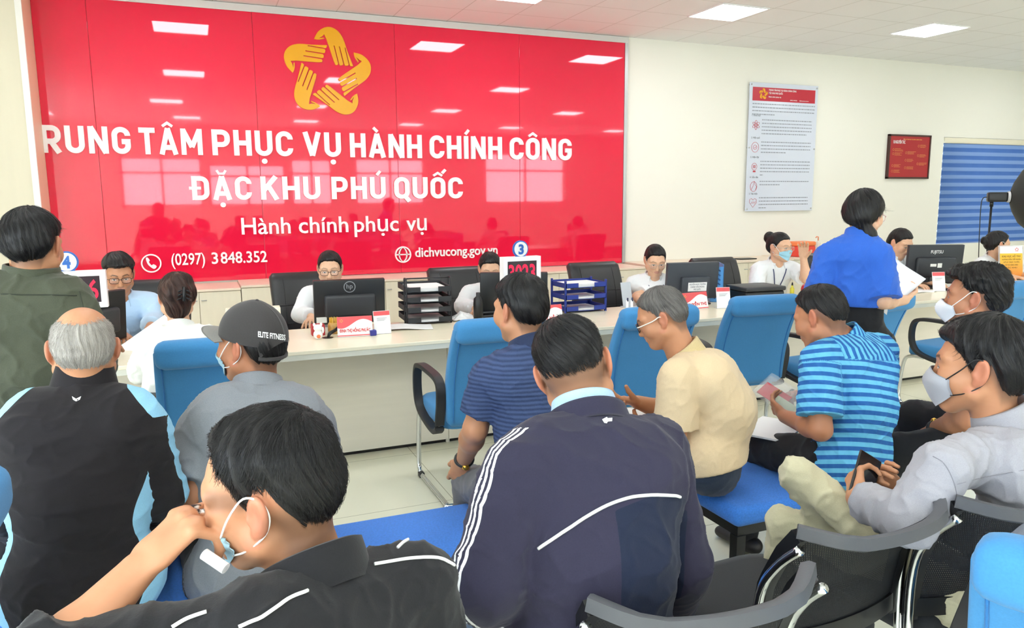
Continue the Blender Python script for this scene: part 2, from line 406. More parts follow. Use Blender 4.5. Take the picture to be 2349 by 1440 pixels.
# condensed grotesque capitals drawn as strokes (cap height 1)
SW = .19; SH = SW/2
def arcp(cx, cy, r, a0, a1, n=7): return [(cx+r*math.cos(math.radians(a0+(a1-a0)*i/n)), cy+r*math.sin(math.radians(a0+(a1-a0)*i/n))) for i in range(n+1)]
def glyph(ch, W=.64):
    h = SH; R_ = .22; e = W-h
    Ucup = [(h, 1)]+arcp(h+R_, h+R_, R_, 180, 270)+arcp(e-R_, h+R_, R_, 270, 360)+[(e, 1)]
    Oring = arcp(h+R_, 1-h-R_, R_, 90, 180)+arcp(h+R_, h+R_, R_, 180, 270)+arcp(e-R_, h+R_, R_, 270, 360)+arcp(e-R_, 1-h-R_, R_, 0, 90)
    Oring = Oring+[Oring[0]]
    Pbowl = [(h, 1-h)]+arcp(e-.2, 1-h-.2, .2, 90, 0)+arcp(e-.2, .42+.2, .2, 0, -90)+[(h, .42)]
    Cc = [(e, .68)]+arcp(e-R_, 1-h-R_, R_, 0, 90)+arcp(h+R_, 1-h-R_, R_, 90, 180)+arcp(h+R_, h+R_, R_, 180, 270)+arcp(e-R_, h+R_, R_, 270, 360)
    G = {'T': (.6, [[(0, 1-h), (.6, 1-h)], [(.3, 0), (.3, 1-SW)]]), 'R': (W, [[(h, 0), (h, 1)], Pbowl, [(W*.5, .4), (W-h*.9, 0)]]),
         'U': (W, [Ucup]), 'N': (W+.02, [[(h, 0), (h, 1)], [(e+.02, 0), (e+.02, 1)], [(h, .98), (e+.02, .02)]]),
         'G': (W, [Cc+[(e, .46)], [(W*.52, .46), (W, .46)]]), 'A': (.7, [[(h*.9, 0), (.35, 1)], [(.7-h*.9, 0), (.35, 1)], [(.16, .27), (.54, .27)]]),
         'M': (.82, [[(h, 0), (h, 1)], [(.82-h, 0), (.82-h, 1)], [(h, .97), (.41, .3)], [(.82-h, .97), (.41, .3)]]), 'P': (W, [[(h, 0), (h, 1)], Pbowl]),
         'H': (W, [[(h, 0), (h, 1)], [(e, 0), (e, 1)], [(SW, .5), (W-SW, .5)]]), 'C': (W-.01, [Cc+[(e, .32)]]), 'V': (.68, [[(h*.9, 1), (.34, .04)], [(.68-h*.9, 1), (.34, .04)]]),
         'I': (SW, [[(h, 0), (h, 1)]]), 'O': (W, [Oring]), 'D': (W, [[(h, 0), (h, 1)], [(h, 1-h)]+arcp(e-R_, 1-h-R_, R_, 90, 0)+arcp(e-R_, h+R_, R_, 0, -90)+[(h, h)]]),
         'K': (W+.02, [[(h, 0), (h, 1)], [(h, .38), (W-h*.8, 1)], [(.3, .55), (W-h*.7, 0)]]), 'Q': (W, [Oring, [(W*.6, .2), (W*.98, -.12)]])}
    return G[ch]
BASE = {'Â': ('A', 'c'), 'Ụ': ('U', '.'), 'À': ('A', 'g'), 'Í': ('I', 'a'), 'Ô': ('O', 'c'), 'Đ': ('D', '-'), 'Ặ': ('A', 'b.'), 'Ú': ('U', 'a'), 'Ố': ('O', 'ca')}
def band(mb, pts, w, X, d, z0):
    P = [np.array(p, float) for p in pts]; k = len(P); L = []; Rr = []
    closed = np.allclose(P[0], P[-1])
    for i in range(k):
        a = P[i]-P[i-1] if i > 0 else (P[i]-P[-2] if closed else P[1]-P[0]); c = P[i+1]-P[i] if i < k-1 else (P[1]-P[0] if closed else P[i]-P[i-1])
        a = a/max(np.hypot(*a), 1e-9); c = c/max(np.hypot(*c), 1e-9); t = a+c; t = t/max(np.hypot(*t), 1e-9); n = np.array([-t[1], t[0]])
        m_ = w/2/max(.5, abs(n@np.array([-c[1], c[0]]))); L.append(P[i]+n*m_); Rr.append(P[i]-n*m_)
    for i in range(k-1):
        mb.poly([X(q) for q in (L[i], Rr[i], Rr[i+1], L[i+1])], d, SO)
def bigline(name, words, base, cap, d=.024):
    for w, xa, xb in words:
        mb = MB(); gs = []; cur = 0
        for ch in w:
            b0, acc = BASE.get(ch, (ch, '')); W, st = glyph(b0); gs.append((cur, W, st, acc)); cur += W+.13
        tot = cur-.13; kx = (xb-xa)/tot
        for cx, W, st, acc in gs:
            X = lambda q: (xa+(cx+q[0])*kx, base+q[1]*cap)
            for k_, s_ in enumerate(st): band(mb, s_, SW, X, d-.0012*k_, 0)
            mid = W/2
            for a in acc:
                if a == 'c': band(mb, [(mid-.19, 1.07), (mid, 1.2), (mid+.19, 1.07)], .1, X, d, 0)
                if a == 'a':
                    o_ = .22 if 'c' in acc else 0
                    band(mb, [(mid-.03+o_, 1.08+o_*.5), (mid+.12+o_, 1.27+o_*.4)], .12, X, d, 0)
                if a == 'g': band(mb, [(mid+.03, 1.08), (mid-.14, 1.25)], .12, X, d, 0)
                if a == 'b': band(mb, [(mid-.17, 1.25), (mid-.09, 1.11), (mid+.09, 1.11), (mid+.17, 1.25)], .09, X, d, 0)
                if a == '.': mb.poly([X((mid+.105*math.cos(t_), -.21+.105*math.sin(t_))) for t_ in np.linspace(0, 2*math.pi, 15)[:-1]], d, SO)
                if a == '-': band(mb, [(-.1, .5), (.34, .5)], .12, X, d-.004, 0)
        mb.build(name, m_white, sg)
bigline('lettering', [('TRUNG', -1.44, -.516), ('TÂM', -.442, .124), ('PHỤC', .213, .993), ('VỤ', 1.099, 1.489), ('HÀNH', 1.585, 2.378), ('CHÍNH', 2.468, 3.334), ('CÔNG', 3.432, 4.234)], 2.037, .252)
bigline('lettering', [('ĐẶC', -.002, .562), ('KHU', .652, 1.254), ('PHÚ', 1.373, 1.955), ('QUỐC', 2.052, 2.845)], 1.594, .236)
line('lettering', [('Hành', .443, .929), ('chính', 1.014, 1.533), ('phục', 1.600, 2.089), ('vụ', 2.179, 2.411)], 1.243, .168, .008)
line('lettering', [('(0297)', -.237, .075), ('3', .138, .2), ('848.352', .225, .678), ], .952, .114, .012)
line('lettering', [('dichvucong.gov.vn', 2.271, 3.266)], .945, .105, .012)
def ring(mb, cx, cz, r, w, d=.02, n=40):
    for i in range(n):
        a, c = 2*math.pi*i/n, 2*math.pi*(i+1)/n
        mb.poly([(cx+r*math.cos(a), cz+r*math.sin(a)), (cx+r*math.cos(c), cz+r*math.sin(c)), (cx+(r-w)*math.cos(c), cz+(r-w)*math.sin(c)), (cx+(r-w)*math.cos(a), cz+(r-w)*math.sin(a))], d, SO)
mb = MB(); ring(mb, -.42, .978, .092, .013)
hs = spline([(-.045, .05), (-.03, .058), (-.012, .03), (-.02, .012), (.0, -.018), (.02, -.01), (.045, -.03), (.035, -.05), (.012, -.052), (-.03, -.01)], 5, True)
mb.poly([(-.42+p[0], .978+p[1]) for p in hs], .02, SO); mb.build('phone_symbol', m_white, sg)
mb = MB(); gx, gz = 2.132, .977; ring(mb, gx, gz, .092, .014)
mb.poly([(gx-.08, gz-.006), (gx+.08, gz-.006), (gx+.08, gz+.006), (gx-.08, gz+.006)], .018, SO)
for s in (-1, 1):
    q = [(gx+s*(.062*math.cos(a)-.012), gz+.083*math.sin(a)) for a in np.linspace(-1.5, 1.5, 14)]
    p2 = [(x-s*.012, z) for x, z in q]
    mb.poly(q+p2[::-1], .018, SO)
mb.build('globe_symbol', m_white, sg)
# emblem: five hands joined as a star
def hand_outline():
    P = [(-76, 201), (-56, 238), (-30, 262), (4, 277), (38, 276), (72, 258), (97, 226), (112, 190), (124, 150), (140, 105), (160, 52)]
    top = spline([(x, y, 0) for x, y in P], 5)
    right = [(p[0], p[1]) for p in top]
    f = [(158, 50), (144, 50), (139, 56), (116, 160), (110, 160), (132, 60), (128, 52), (112, 50), (106, 56), (81, 165), (75, 165), (98, 60), (94, 53), (80, 50), (74, 56), (48, 168), (42, 168), (66, 60), (62, 52), (50, 52), (40, 75), (2, 200), (-10, 226), (-14, 232), (-24, 220), (-46, 206), (-20, 212), (-12, 208), (-40, 199), (-60, 198)]
    return right+f
ho = hand_outline(); m_gold = mat('gold_acrylic', 'F2B114', .25, .0, .5)
K = .915/553; EX, EZ = 1.385, 2.895
for k in range(5):
    a = -2*math.pi*k/5; q = [((x*math.cos(a)-y*math.sin(a))*K+EX, (x*math.sin(a)+y*math.cos(a))*K+EZ) for x, y in ho]
    e = MB().poly(q, .02, SO).build('emblem_hand', m_gold, sg)
# ------------------------------------------------------------------ counter, cabinets and what stands on them
DY0, DY1 = 4.22, 4.98
m_desk = mat('pale_maple_laminate', 'F3EBD2', .28, var=.05, vscale=2.2, stretch=(.5, 6, 6), spec=.5)
m_desk_e = mat('grey_edge_band', 'DDDCD0', .4)
m_panel = mat('greige_wood_panel', 'F2EADA', .5, var=.06, vscale=2.5, stretch=(.6, 6, 9))
m_black = mat('black_plastic', '1B1C1E', .35); m_dk = mat('dark_grey_plastic', '303236', .45)
m_chrome = mat('chrome', 'D8DADC', .12, 1.0); m_paper = mat('white_paper', 'F8F8F8', .7)
ct = thing('service_counter', 'long pale wooden service counter across the hall with grey-edged top', 'counter', (3, 4.6, 0))
co = np.array(ct.location)
def L(mb, o): 
    mb.v = [tuple(np.array(p)-o) for p in mb.v]; return mb
L(MB().rbox((-1.9, DY0, ZD-.022), (9.6, DY1, ZD), .003, 2), co).build('worktop', m_desk, ct)
L(MB().box((-1.9, DY0+.004, ZD-.052), (9.6, DY0+.04, ZD-.022)), co).build('edge_band', m_desk_e, ct)
for a, c in ((-1.9, .2), (.203, 1.45), (1.453, 3.05), (3.053, 4.65), (4.653, 6.25), (6.253, 7.9), (7.903, 9.6)):
    L(MB().box((a, DY0+.36, .028), (c, DY0+.378, ZD-.022)), co).build('front_panel', m_panel, ct)
L(MB().box((-1.9, DY0+.39, 0), (9.6, DY0+.41, .03)), co).build('toe_kick', m_black, ct)
for x in (-1.88, 1.45, 4.65, 7.9, 9.58): L(MB().box((x-.012, DY0+.378, .0), (x+.012, DY1-.03, ZD-.022)), co).build('side_panel', m_panel, ct)
# cable grommet hole with cables
gm = thing('cable_grommet', 'black cables rising from a hole in the counter beside a name plate', 'cable', (.70, 4.58, ZD))
MB().lathe([(.0, .0005), (.032, .0005), (.034, .0025), (.026, .003), (0, .001)], n=20).build('ring', m_black, gm)
MB().tube(spline([(0, 0, 0), (.01, .0, .03), (.05, .02, .045), (.09, .06, .075), (.11, .14, .09), (.12, .22, .06)], 6), .006, 8).build('cable', m_black, gm, smooth=True)
MB().tube(spline([(.005, .005, 0), (.02, .01, .02), (.06, .04, .035), (.10, .10, .05), (.12, .2, .03)], 6), .005, 8).build('cable', m_dk, gm, smooth=True)
# ---- low cabinets along the far wall
m_cab = mat('pale_ash_cabinet', 'F1EAD4', .5, var=.05, vscale=3, stretch=(9, 9, .8)); m_cabt = mat('cabinet_top', 'F4E4CF', .4, var=.03)
CY = 7.70
cabs = [(-1.25, -.385, .755, 2), (-.38, .372, .755, 2), (.377, 1.40, .775, 2), (1.403, 2.55, .768, 3), (2.553, 3.40, .768, 2), (3.403, 4.95, .768, 4), (5.0, 6.1, .785, 3), (6.103, 7.2, .785, 3), (7.203, 8.6, .79, 4), (8.603, 10.2, .79, 4)]
cl = ['cabinet half hidden behind the clerk in the light blue shirt', 'cabinet beside the woman with the hair clip, one step lower than the next', 'slightly taller cabinet behind the capped man', 'cabinet behind the black mesh paper trays', 'cabinet behind the clerk at the 3023 display', 'cabinet behind the blue paper trays, under the sign corner', 'cabinet behind the blue binder on the cream wall', 'cabinet behind the clerk in the blue mask', 'cabinet under the red box', 'cabinet behind the woman in blue, below the framed notice']
for (a, c, top, nd), lb in zip(cabs, cl):
    k = thing('low_cabinet', 'low pale '+lb, 'cabinet', (a, CY, 0), 0, 'low cabinets along the wall')
    w = c-a; dpt = YW-.005-CY
    MB().box((0, .02, .06), (w, dpt, top-.022)).build('carcass', m_cab, k)
    MB().rbox((-.0, -.012, top-.022), (w, dpt, top), .002, 2).build('cabinet_top', m_cabt, k)
    MB().box((.01, .05, 0), (w-.01, dpt, .06)).build('plinth', m_dk, k)
    for i in range(nd):
        d0, d1 = w*i/nd+.002, w*(i+1)/nd-.002
        dr = MB().rbox((d0, 0, .065), (d1, .018, top-.028), .002, 2).build('door', m_cab, k)
        hx = d1-.04 if i % 2 == 0 else d0+.04
        MB().tube([(hx-.02, 0, top-.105), (hx-.02, -.02, top-.105), (hx+.02, -.02, top-.105), (hx+.02, 0, top-.105)], .005, 6).build('handle', m_alu, dr)
# things on the cabinets
t = thing('storage_box', 'small red and orange plastic box on the cabinet behind the masked clerk', 'box', (7.55, 7.95, .79))
MB().rbox((-.16, -.11, 0), (.16, .11, .14), .015).build('body', mat('red_plastic', 'F04A3C', .4), t, auto=40)
MB().rbox((-.165, -.115, .14), (.165, .115, .2), .02).build('lid', mat('orange_plastic', 'FF8A50', .4), t, auto=40)
t = thing('pump_bottle', 'clear pump bottle standing on the cabinet beside the red box', 'bottle', (7.88, 7.98, .79))
MB().lathe([(.0, 0), (.032, 0), (.034, .01), (.034, .16), (.02, .19), (.012, .2), (.0, .2)], n=16).build('body', clear('bottle_plastic', 'F4F0E8', .6), t, smooth=True)
MB().tube([(0, 0, .2), (0, 0, .25), (-.03, 0, .255), (-.045, 0, .24)], .007, 8).build('pump', mat('orange_pump', 'F09060', .4), t, smooth=True)
t = thing('paper_folder', 'black folder lying on the cabinet right of the blue binder', 'folder', (6.6, 7.9, .787))
MB().rbox((-.13, -.05, 0), (.13, .1, .012), .004).build('cover', m_black, t)
# ---- monitors
def monitor(loc, rz, w, h, lab, back='flat', tilt=8, bot=.10, colr=None):
    t = thing('computer_monitor', lab, 'monitor', loc, rz, 'computer monitors on the counter')
    mm = colr or m_black; R_ = Matrix.Rotation(math.radians(tilt), 3, 'X'); pv = (0, 0, bot)
    MB().rbox((-w/2, -.018, bot), (w/2, .022, bot+h), .006, rot=R_, piv=pv).build('housing', mm, t, auto=40)
    MB().box((-w/2+.012, .0215, bot+.014), (w/2-.012, .0235, bot+h-.012), rot=R_, piv=pv).build('screen', mat('lit_lcd', '9FB4C8', .2), t)
    if back == 'bulge':
        MB().rbox((-w*.36, -.05, bot+.05), (w*.36, -.01, bot+h*.68), .02, rot=R_, piv=pv).build('rear_cover', m_dk if colr is None else mm, t, auto=40)
    elif back == 'box':
        MB().rbox((-w*.24, -.05, bot+h*.02), (w*.3, -.01, bot+h*.62), .006, rot=R_, piv=pv).build('rear_cover', mat('slate_plastic', '3F444C', .5), t, auto=40)
    MB().rbox((-.04, -.03, .008), (.04, .0, bot+.05), .006).build('stand_post', m_black, t, auto=40)
    MB().rbox((-.11, -.13, 0), (.11, .09, .014), .006).build('stand_base', m_black, t, auto=40)
    return t, R_, pv
def on_back(t, R_, pv, name, words, y, m, bold=.01):
    mb = MB()
    for body, xa, xb, base, cap in words: lettering(mb, body, (0, y, 0), (1, 0, 0), (0, 0, 1), xa, xb, base, cap, .0008, bold)
    mb.v = [tuple(R_ @ (Vector(p)-Vector(pv))+Vector(pv)) for p in mb.v]; return mb.build(name, m, t)
m_grey_letter = mat('grey_print', '8E9094', .4); m_wprint = mat('white_print', 'F0F0F0', .4); m_rprint = mat('red_print', 'D8232E', .5); m_gprint = mat('grey_text_print', '8A8F98', .6)
m_stick = mat('white_sticker', 'E8E8E4', .5)
M2, R2, pv2 = monitor((.90, 4.92, ZD), math.radians(-4), .455, .29, 'wide black monitor with a round logo seen from behind, before the clerk in glasses', 'bulge', 6, .028)
mb = MB(); rr = [(.038*math.cos(a), .03*math.sin(a)*1.25+.272) for a in np.linspace(0, 2*math.pi, 29)[:-1]]
for i in range(28):
    a, c = rr[i], rr[(i+1) % 28]; q = lambda p, k: (p[0]*k, (p[1]-.272)*k+.272)
    mb.poly([a, c, q(c, .86), q(a, .86)], .001, (0, -.0185, 0))
lettering(mb, 'hp', (0, -.0185, 0), (1, 0, 0), (0, 0, 1), -.02, .02, .262, .03, .001, .01)
mb.v = [tuple(R2 @ (Vector(p)-Vector(pv2))+Vector(pv2)) for p in mb.v]; mb.build('logo', m_grey_letter, M2)
mb = MB().box((-.215, -.0192, .042), (-.150, -.0182, .080)).box((-.12, -.0192, .042), (-.085, -.0182, .080)); mb.v = [tuple(R2 @ (Vector(p)-Vector(pv2))+Vector(pv2)) for p in mb.v]
mb.build('sticker', m_stick, M2)
M1, _, _ = monitor((-.575, 4.78, ZD), math.radians(46), .44, .29, 'black monitor turned sideways before the clerk in the light blue shirt', 'bulge', 4, .03)
M3, _, _ = monitor((2.03, 4.84, ZD), math.radians(-22), .47, .29, 'black monitor behind the 3023 display and the navy polo man', 'flat', 4, .03)
M4, R4, pv4 = monitor((3.575, 4.92, ZD), math.radians(-8), .44, .29, 'slate grey monitor with a white name slip on its back', 'box', 6, .035, mat('slate_plastic_dark', '3A3F47', .5))
mb = MB().box((-.055, -.0515, .105), (.105, -.0505, .175)); mb.v = [tuple(R4 @ (Vector(p)-Vector(pv4))+Vector(pv4)) for p in mb.v]; mb.build('name_slip', m_paper, M4)
on_back(M4, R4, pv4, 'lettering', [('NGUYỄN NGỌC TRƯỜNG', -.045, .095, .154, .012), ('CHÁNH VĂN PHÒNG', -.035, .085, .134, .012), ('PHÚ QUỐC', -.005, .055, .114, .012)], -.0516, m_gprint)
M5, R5, pv5 = monitor((6.15, 4.84, ZD), math.radians(-22), .50, .34, 'black monitor with white maker lettering, right of the woman in blue', 'bulge', 5, .05, mat('ink_plastic', '23272E', .4))
on_back(M5, R5, pv5, 'lettering', [('FUJITSU', -.05, .06, .315, .028)], -.0185, m_wprint)
mb = MB().box((-.06, -.0515, .20), (-.005, -.0505, .225)).box((.005, -.0515, .19), (.045, -.0505, .23)); mb.v = [tuple(R5 @ (Vector(p)-Vector(pv5))+Vector(pv5)) for p in mb.v]; mb.build('sticker', m_stick, M5)
# ---- LED number displays on posts
m_led = emis('red_led_glow', 'FF1E4C', 1.3); m_blue = mat('counter_number_blue', '2A62B0', .4)
SEG = {'3': 'abgcd', '0': 'abcdef', '2': 'abged', '6': 'afgecd', '4': 'fgbc', '1': 'bc'}
def led_digits(mb, txt, x0, dw, gap, z0, h, y):
    w = h*.14
    for i, ch in enumerate(txt):
        x = x0+i*(dw+gap); P = {'a': ((x, z0+h-w), (x+dw, z0+h)), 'g': ((x, z0+h/2-w/2), (x+dw, z0+h/2+w/2)), 'd': ((x, z0), (x+dw, z0+w)),
             'f': ((x, z0+h/2), (x+w, z0+h)), 'b': ((x+dw-w, z0+h/2), (x+dw, z0+h)), 'e': ((x, z0), (x+w, z0+h/2)), 'c': ((x+dw-w, z0), (x+dw, z0+h/2))}
        for s_ in SEG[ch]:
            (a, b_), (c, d_) = P[s_]
            # dotted LEDs
            nx, nz = max(2, round((c-a)/.0085)), max(2, round((d_-b_)/.0085))
            for q in range(nx):
                for r_ in range(nz):
                    cx_, cz_ = a+(c-a)*(q+.5)/nx, b_+(d_-b_)*(r_+.5)/nz
                    mb.box((cx_-.0036, y-.002, cz_-.0036), (cx_+.0036, y, cz_+.0036))
def display(loc, rz, w, h, txt, num, lab, z0, cx_=0):
    t = thing('queue_display', lab, 'queue display', loc, rz, 'red number displays over the counter')
    f = MB(); b_ = .028
    f.box((-w/2, -.03, z0), (w/2, .03, z0+b_)).box((-w/2, -.03, z0+h-b_), (w/2, .03, z0+h)).box((-w/2, -.03, z0+b_), (-w/2+b_, .03, z0+h-b_)).box((w/2-b_, -.03, z0+b_), (w/2, .03, z0+h-b_))
    f.build('frame', mat('white_display_frame', 'F4F4F4', .4), t)
    sc_ = MB().box((-w/2+b_, -.022, z0+b_), (w/2-b_, .028, z0+h-b_)).build('screen', mat('smoked_screen', '3A2E34', .25), t)
    mb = MB(); iw = w-2*b_; hd_ = h-2*b_; lettering(mb, txt, (0, -.0225, 0), (1, 0, 0), (0, 0, 1), -iw*.45, iw*.45, z0+b_+hd_*.13, hd_*.72, .001, .02)
    mb.build('digits', m_led, sc_)
    MB().tube([(0, .02, .012), (0, .02, z0+.02)], .014, 10).build('post', m_alu, t, smooth=True)
    MB().lathe([(0, 0), (.08, 0), (.08, .008), (.02, .014), (0, .014)], (0, .02, 0), n=20).build('foot', m_alu, t)
    nm = MB(); zc = z0+h+.048; r_ = .052
    disc = lambda rr_: [(cx_+rr_*math.cos(a), zc+rr_*math.sin(a)) for a in np.linspace(0, 2*math.pi, 33)[:-1]]
    br = MB().poly(disc(.055), .014, (0, .007, 0)).box((cx_-.035, -.006, z0+h), (cx_+.035, .006, z0+h+.012)).build('number_badge', m_blue, t)
    MB().poly(disc(.047), .004, (0, -.0075, 0)).build('badge_face', m_stick, br)
    lettering(nm, num, (cx_, -.012, 0), (1, 0, 0), (0, 0, 1), -.019, .019, zc-.031, .062, .002, .04); nm.build('badge_number', m_blue, br)
    return t
p3 = aty(1194, 660, 4.50); p4 = aty(178, 706, 4.50)
display((p3[0], 4.50, ZD), math.radians(4), .27, .205, '3023', '3', 'white framed display showing 3023 in red, blue number 3 badge on top', p3[2]-ZD, -.0)
display((p4[0], 4.50, ZD), math.radians(0), .29, .195, '4006', '4', 'white framed red number display with a blue 4 badge beside the green jacket', p4[2]-ZD, -.03)
# ---- name plates, QR stands, leaflet stand (acrylic tents)
def strip(mb, pts, z): pass
def plate(loc, rz, w, h, name, lab):
    t = thing('name_plate', lab, 'name plate', loc, rz, 'name plates on the counter')
    R_ = Matrix.Rotation(math.radians(-14), 3, 'X'); V = lambda mb: setattr(mb, 'v', [tuple(R_ @ Vector(p)) for p in mb.v]) or mb
    V(MB().box((-w/2, 0, .003), (w/2, .003, h))).build('card', m_paper, t)
    MB().box((-w/2, -.0, 0), (w/2, .07, .003)).build('base', clear('acrylic', 'FFFFFF', .35), t)
    hd = [(-w/2, h*.46)]+[(-w/2+w*i/16, h*(.62+.2*math.sin((i/16)*5.2-2.2)+.05*(i/16))) for i in range(17)]+[(w/2, h*.998), (-w/2, h*.998)]
    V(MB().poly(hd[1:], .001, (0, -.0002, 0))).build('red_header', mat('plate_red', 'E85A5E', .4), t)
    V(MB().box((-w/2, -.001, .006), (w/2, .0, h*.1))).build('red_footer', mat('plate_red', 'E85A5E', .4), t)
    mb = MB(); lettering(mb, name, (0, -.0006, 0), (1, 0, 0), (0, 0, 1), -w*.44, w*.44, h*.24, h*.15, .0006, .03); V(mb).build('lettering', m_rprint, t)
    mb = MB()
    for k in range(5):
        a = 2*math.pi*k/5; mb.poly([(-w*.38+.011*math.cos(a+q)*s_, h*.8+.011*math.sin(a+q)*s_) for q, s_ in ((-.5, .6), (0, 1.1), (.5, .6), (0, .45))], .0006, (0, -.0014, 0))
    V(mb).build('emblem', mat('plate_gold', 'F4B860', .4), t)
    return t
pa, pb = atz(777, 772, ZD), atz(848, 769, ZD)
plate((.86, 4.545, ZD), math.radians(-6), .21, .125, 'ĐINH THỊ HỒNG PHƯỚC', 'red and white name plate before the wide black monitor')
plate((2.14, 4.48, ZD), math.radians(6), .21, .125, 'THÚY HẰNG', 'red and white name plate behind the navy polo man, half hidden')
plate((3.40, 4.60, ZD), math.radians(6), .24, .13, 'NGUYỄN THỊ', 'red and white name plate beside the beige polo man, below the slate monitor')
def qr_stand(loc, rz, w, h, lab):
    t = thing('card_stand', lab, 'card stand', loc, rz, 'white upright card stands on the counter')
    R_ = Matrix.Rotation(math.radians(-12), 3, 'X'); V = lambda mb: setattr(mb, 'v', [tuple(R_ @ Vector(p)) for p in mb.v]) or mb
    V(MB().box((-w/2, 0, .003), (w/2, .003, h))).build('card', m_paper, t)
    MB().box((-w/2, 0, 0), (w/2, .06, .003)).build('base', clear('acrylic', 'FFFFFF', .35), t)
    V(MB().box((-w/2+.002, -.001, h*.80), (w/2-.002, 0, h*.985))).build('red_header', mat('plate_red', 'E85A5E', .4), t)
    mb = MB()
    for i in range(3): mb.box((-w*.3, -.001, h*(.68-.05*i)), (w*(.3-.08*i), 0, h*(.695-.05*i)))
    V(mb).build('printed_lines', m_gprint, t); return t
qr_stand((1.035, 4.565, ZD), math.radians(2), .105, .145, 'white card stand with red header right of the foremost name plate')
qr_stand((3.62, 4.56, ZD), math.radians(-12), .11, .16, 'white card stand with red header beside the printer')
qr_stand((5.95, 4.60, ZD), math.radians(-18), .115, .17, 'white card stand with red header before the monitor right of the woman in blue')
t = thing('leaflet_stand', 'clear stand with an orange support-area notice at the right edge', 'leaflet stand', (7.40, 4.95, ZD), math.radians(-16))
R_ = Matrix.Rotation(math.radians(-8), 3, 'X'); V = lambda mb: setattr(mb, 'v', [tuple(R_ @ Vector(p)) for p in mb.v]) or mb
V(MB().box((-.135, 0, .006), (.135, .004, .34))).build('acrylic_sheet', clear('acrylic_clear', 'F0F0F4', .3), t)
V(MB().box((-.12, -.002, .26), (.12, -.0002, .33))).build('white_header', m_paper, t)
tt = NT('orange_leaflet'); sx = tt.n('ShaderNodeSeparateXYZ'); tt.l(tt.n('ShaderNodeTexCoord').outputs['Object'], sx.inputs[0])
tt.col(tt.mix(tt.math('MULTIPLY', sx.outputs[2], 4), lin('F08A3C'), lin('F9C63C'))); tt.p(.4)
V(MB().box((-.12, -.002, .01), (.12, -.0002, .26))).build('orange_sheet', tt.m, t)
mb = MB()
for i, (w_, a, c) in enumerate([('KHU VỰC HỖ TRỢ', -.1, .1), ('HƯỚNG DẪN TIẾP NHẬN', -.1, .1), ('HỒ SƠ TRỰC TUYẾN', -.085, .085), ('THỦ TỤC HÀNH CHÍNH', -.07, .07), ('ĐẶC KHU', -.06, .06)]):
    lettering(mb, w_, (0, -.0022, 0), (1, 0, 0), (0, 0, 1), a, c, .222-i*.027, .017 if i == 0 else .011, .0006, .02)
V(mb).build('lettering', mat('olive_print', '6E5A1E', .5), t)
mb = MB()
for k in range(5):
    a = 2*math.pi*k/5+.3; mb.poly([(.06+.019*math.cos(a+q)*s_, .296+.019*math.sin(a+q)*s_) for q, s_ in ((-.5, .75), (0, 1.1), (.55, .8), (.2, .5))], .0006, (0, -.0022, 0))
V(mb).build('emblem', m_rprint, t)
MB().rbox((-.14, -.02, -.0), (.14, .07, .008), .002).build('base', m_dk, t)
# ---- paper trays
def tray(loc, rz, w, d_, lv, pitch, mm, lab, mesh, name='paper_tray'):
    t = thing('paper_tray', lab, 'paper tray', loc, rz, 'stacked paper trays on the counter')
    for i in range(lv):
        z = .012+i*pitch; k = MB()
        k.box((-w/2, -d_/2, z), (w/2, d_/2, z+.003)).box((-w/2, -d_/2, z), (-w/2+.004, d_/2, z+.035)).box((w/2-.004, -d_/2, z), (w/2, d_/2, z+.035)).box((-w/2, d_/2-.004, z), (w/2, d_/2, z+.04))
        fr = k.box((-w/2, -d_/2, z), (-w*.2, -d_/2+.004, z+.035)).box((w*.2, -d_/2, z), (w/2, -d_/2+.004, z+.035)).build('tray_shelf', mm, t)
        p_ = MB(); random.seed(i+int(w*100))
        for q in range(4 if i < lv-1 else 7):
            a = random.uniform(-.06, .06); R_ = Matrix.Rotation(a, 3, 'Z'); dx = random.uniform(-.01, .01)
            p_.box((-w*.40+dx, -d_*.47, z+.004+q*.0035), (w*.40+dx, d_*.40, z+.0065+q*.0035), rot=R_)
        setp(p_.build('paper_pile', m_paper, t), kind='stuff')
    for sx_ in (-1, 1):
        if mesh:
            MB().tube(spline([(sx_*w/2, -d_*.42, .0), (sx_*w/2, -d_*.42, lv*pitch), (sx_*w/2, -d_*.38, lv*pitch+.03), (sx_*w/2, -d_*.28, lv*pitch+.03), (sx_*w/2, -d_*.22, lv*pitch), (sx_*w/2, -d_*.22, 0)], 5), .006, 8).build('side_loop', mm, t, smooth=True)
        else:
            for y in (-d_*.45, d_*.42): MB().box((sx_*w/2-.006, y-.008, 0), (sx_*w/2+.006, y+.008, lv*pitch-.02)).build('corner_post', mm, t)
    if mesh: MB().tube([(-w/2, -d_*.33, lv*pitch+.032), (w/2, -d_*.33, lv*pitch+.032)], .005, 8).build('top_rod', mm, t, smooth=True)
    return t
tray((1.42, 5.03-.06, ZD), math.radians(-4), .30, .34, 4, .068, mat('black_wire_mesh', '26282C', .5), 'black wire mesh tray stack of four shelves full of papers', True)
tray((2.60, 5.0-.04, ZD), math.radians(0), .33, .26, 3, .085, mat('navy_tray_plastic', '273C94', .35), 'navy blue plastic tray stack of three shelves with papers on top', False)
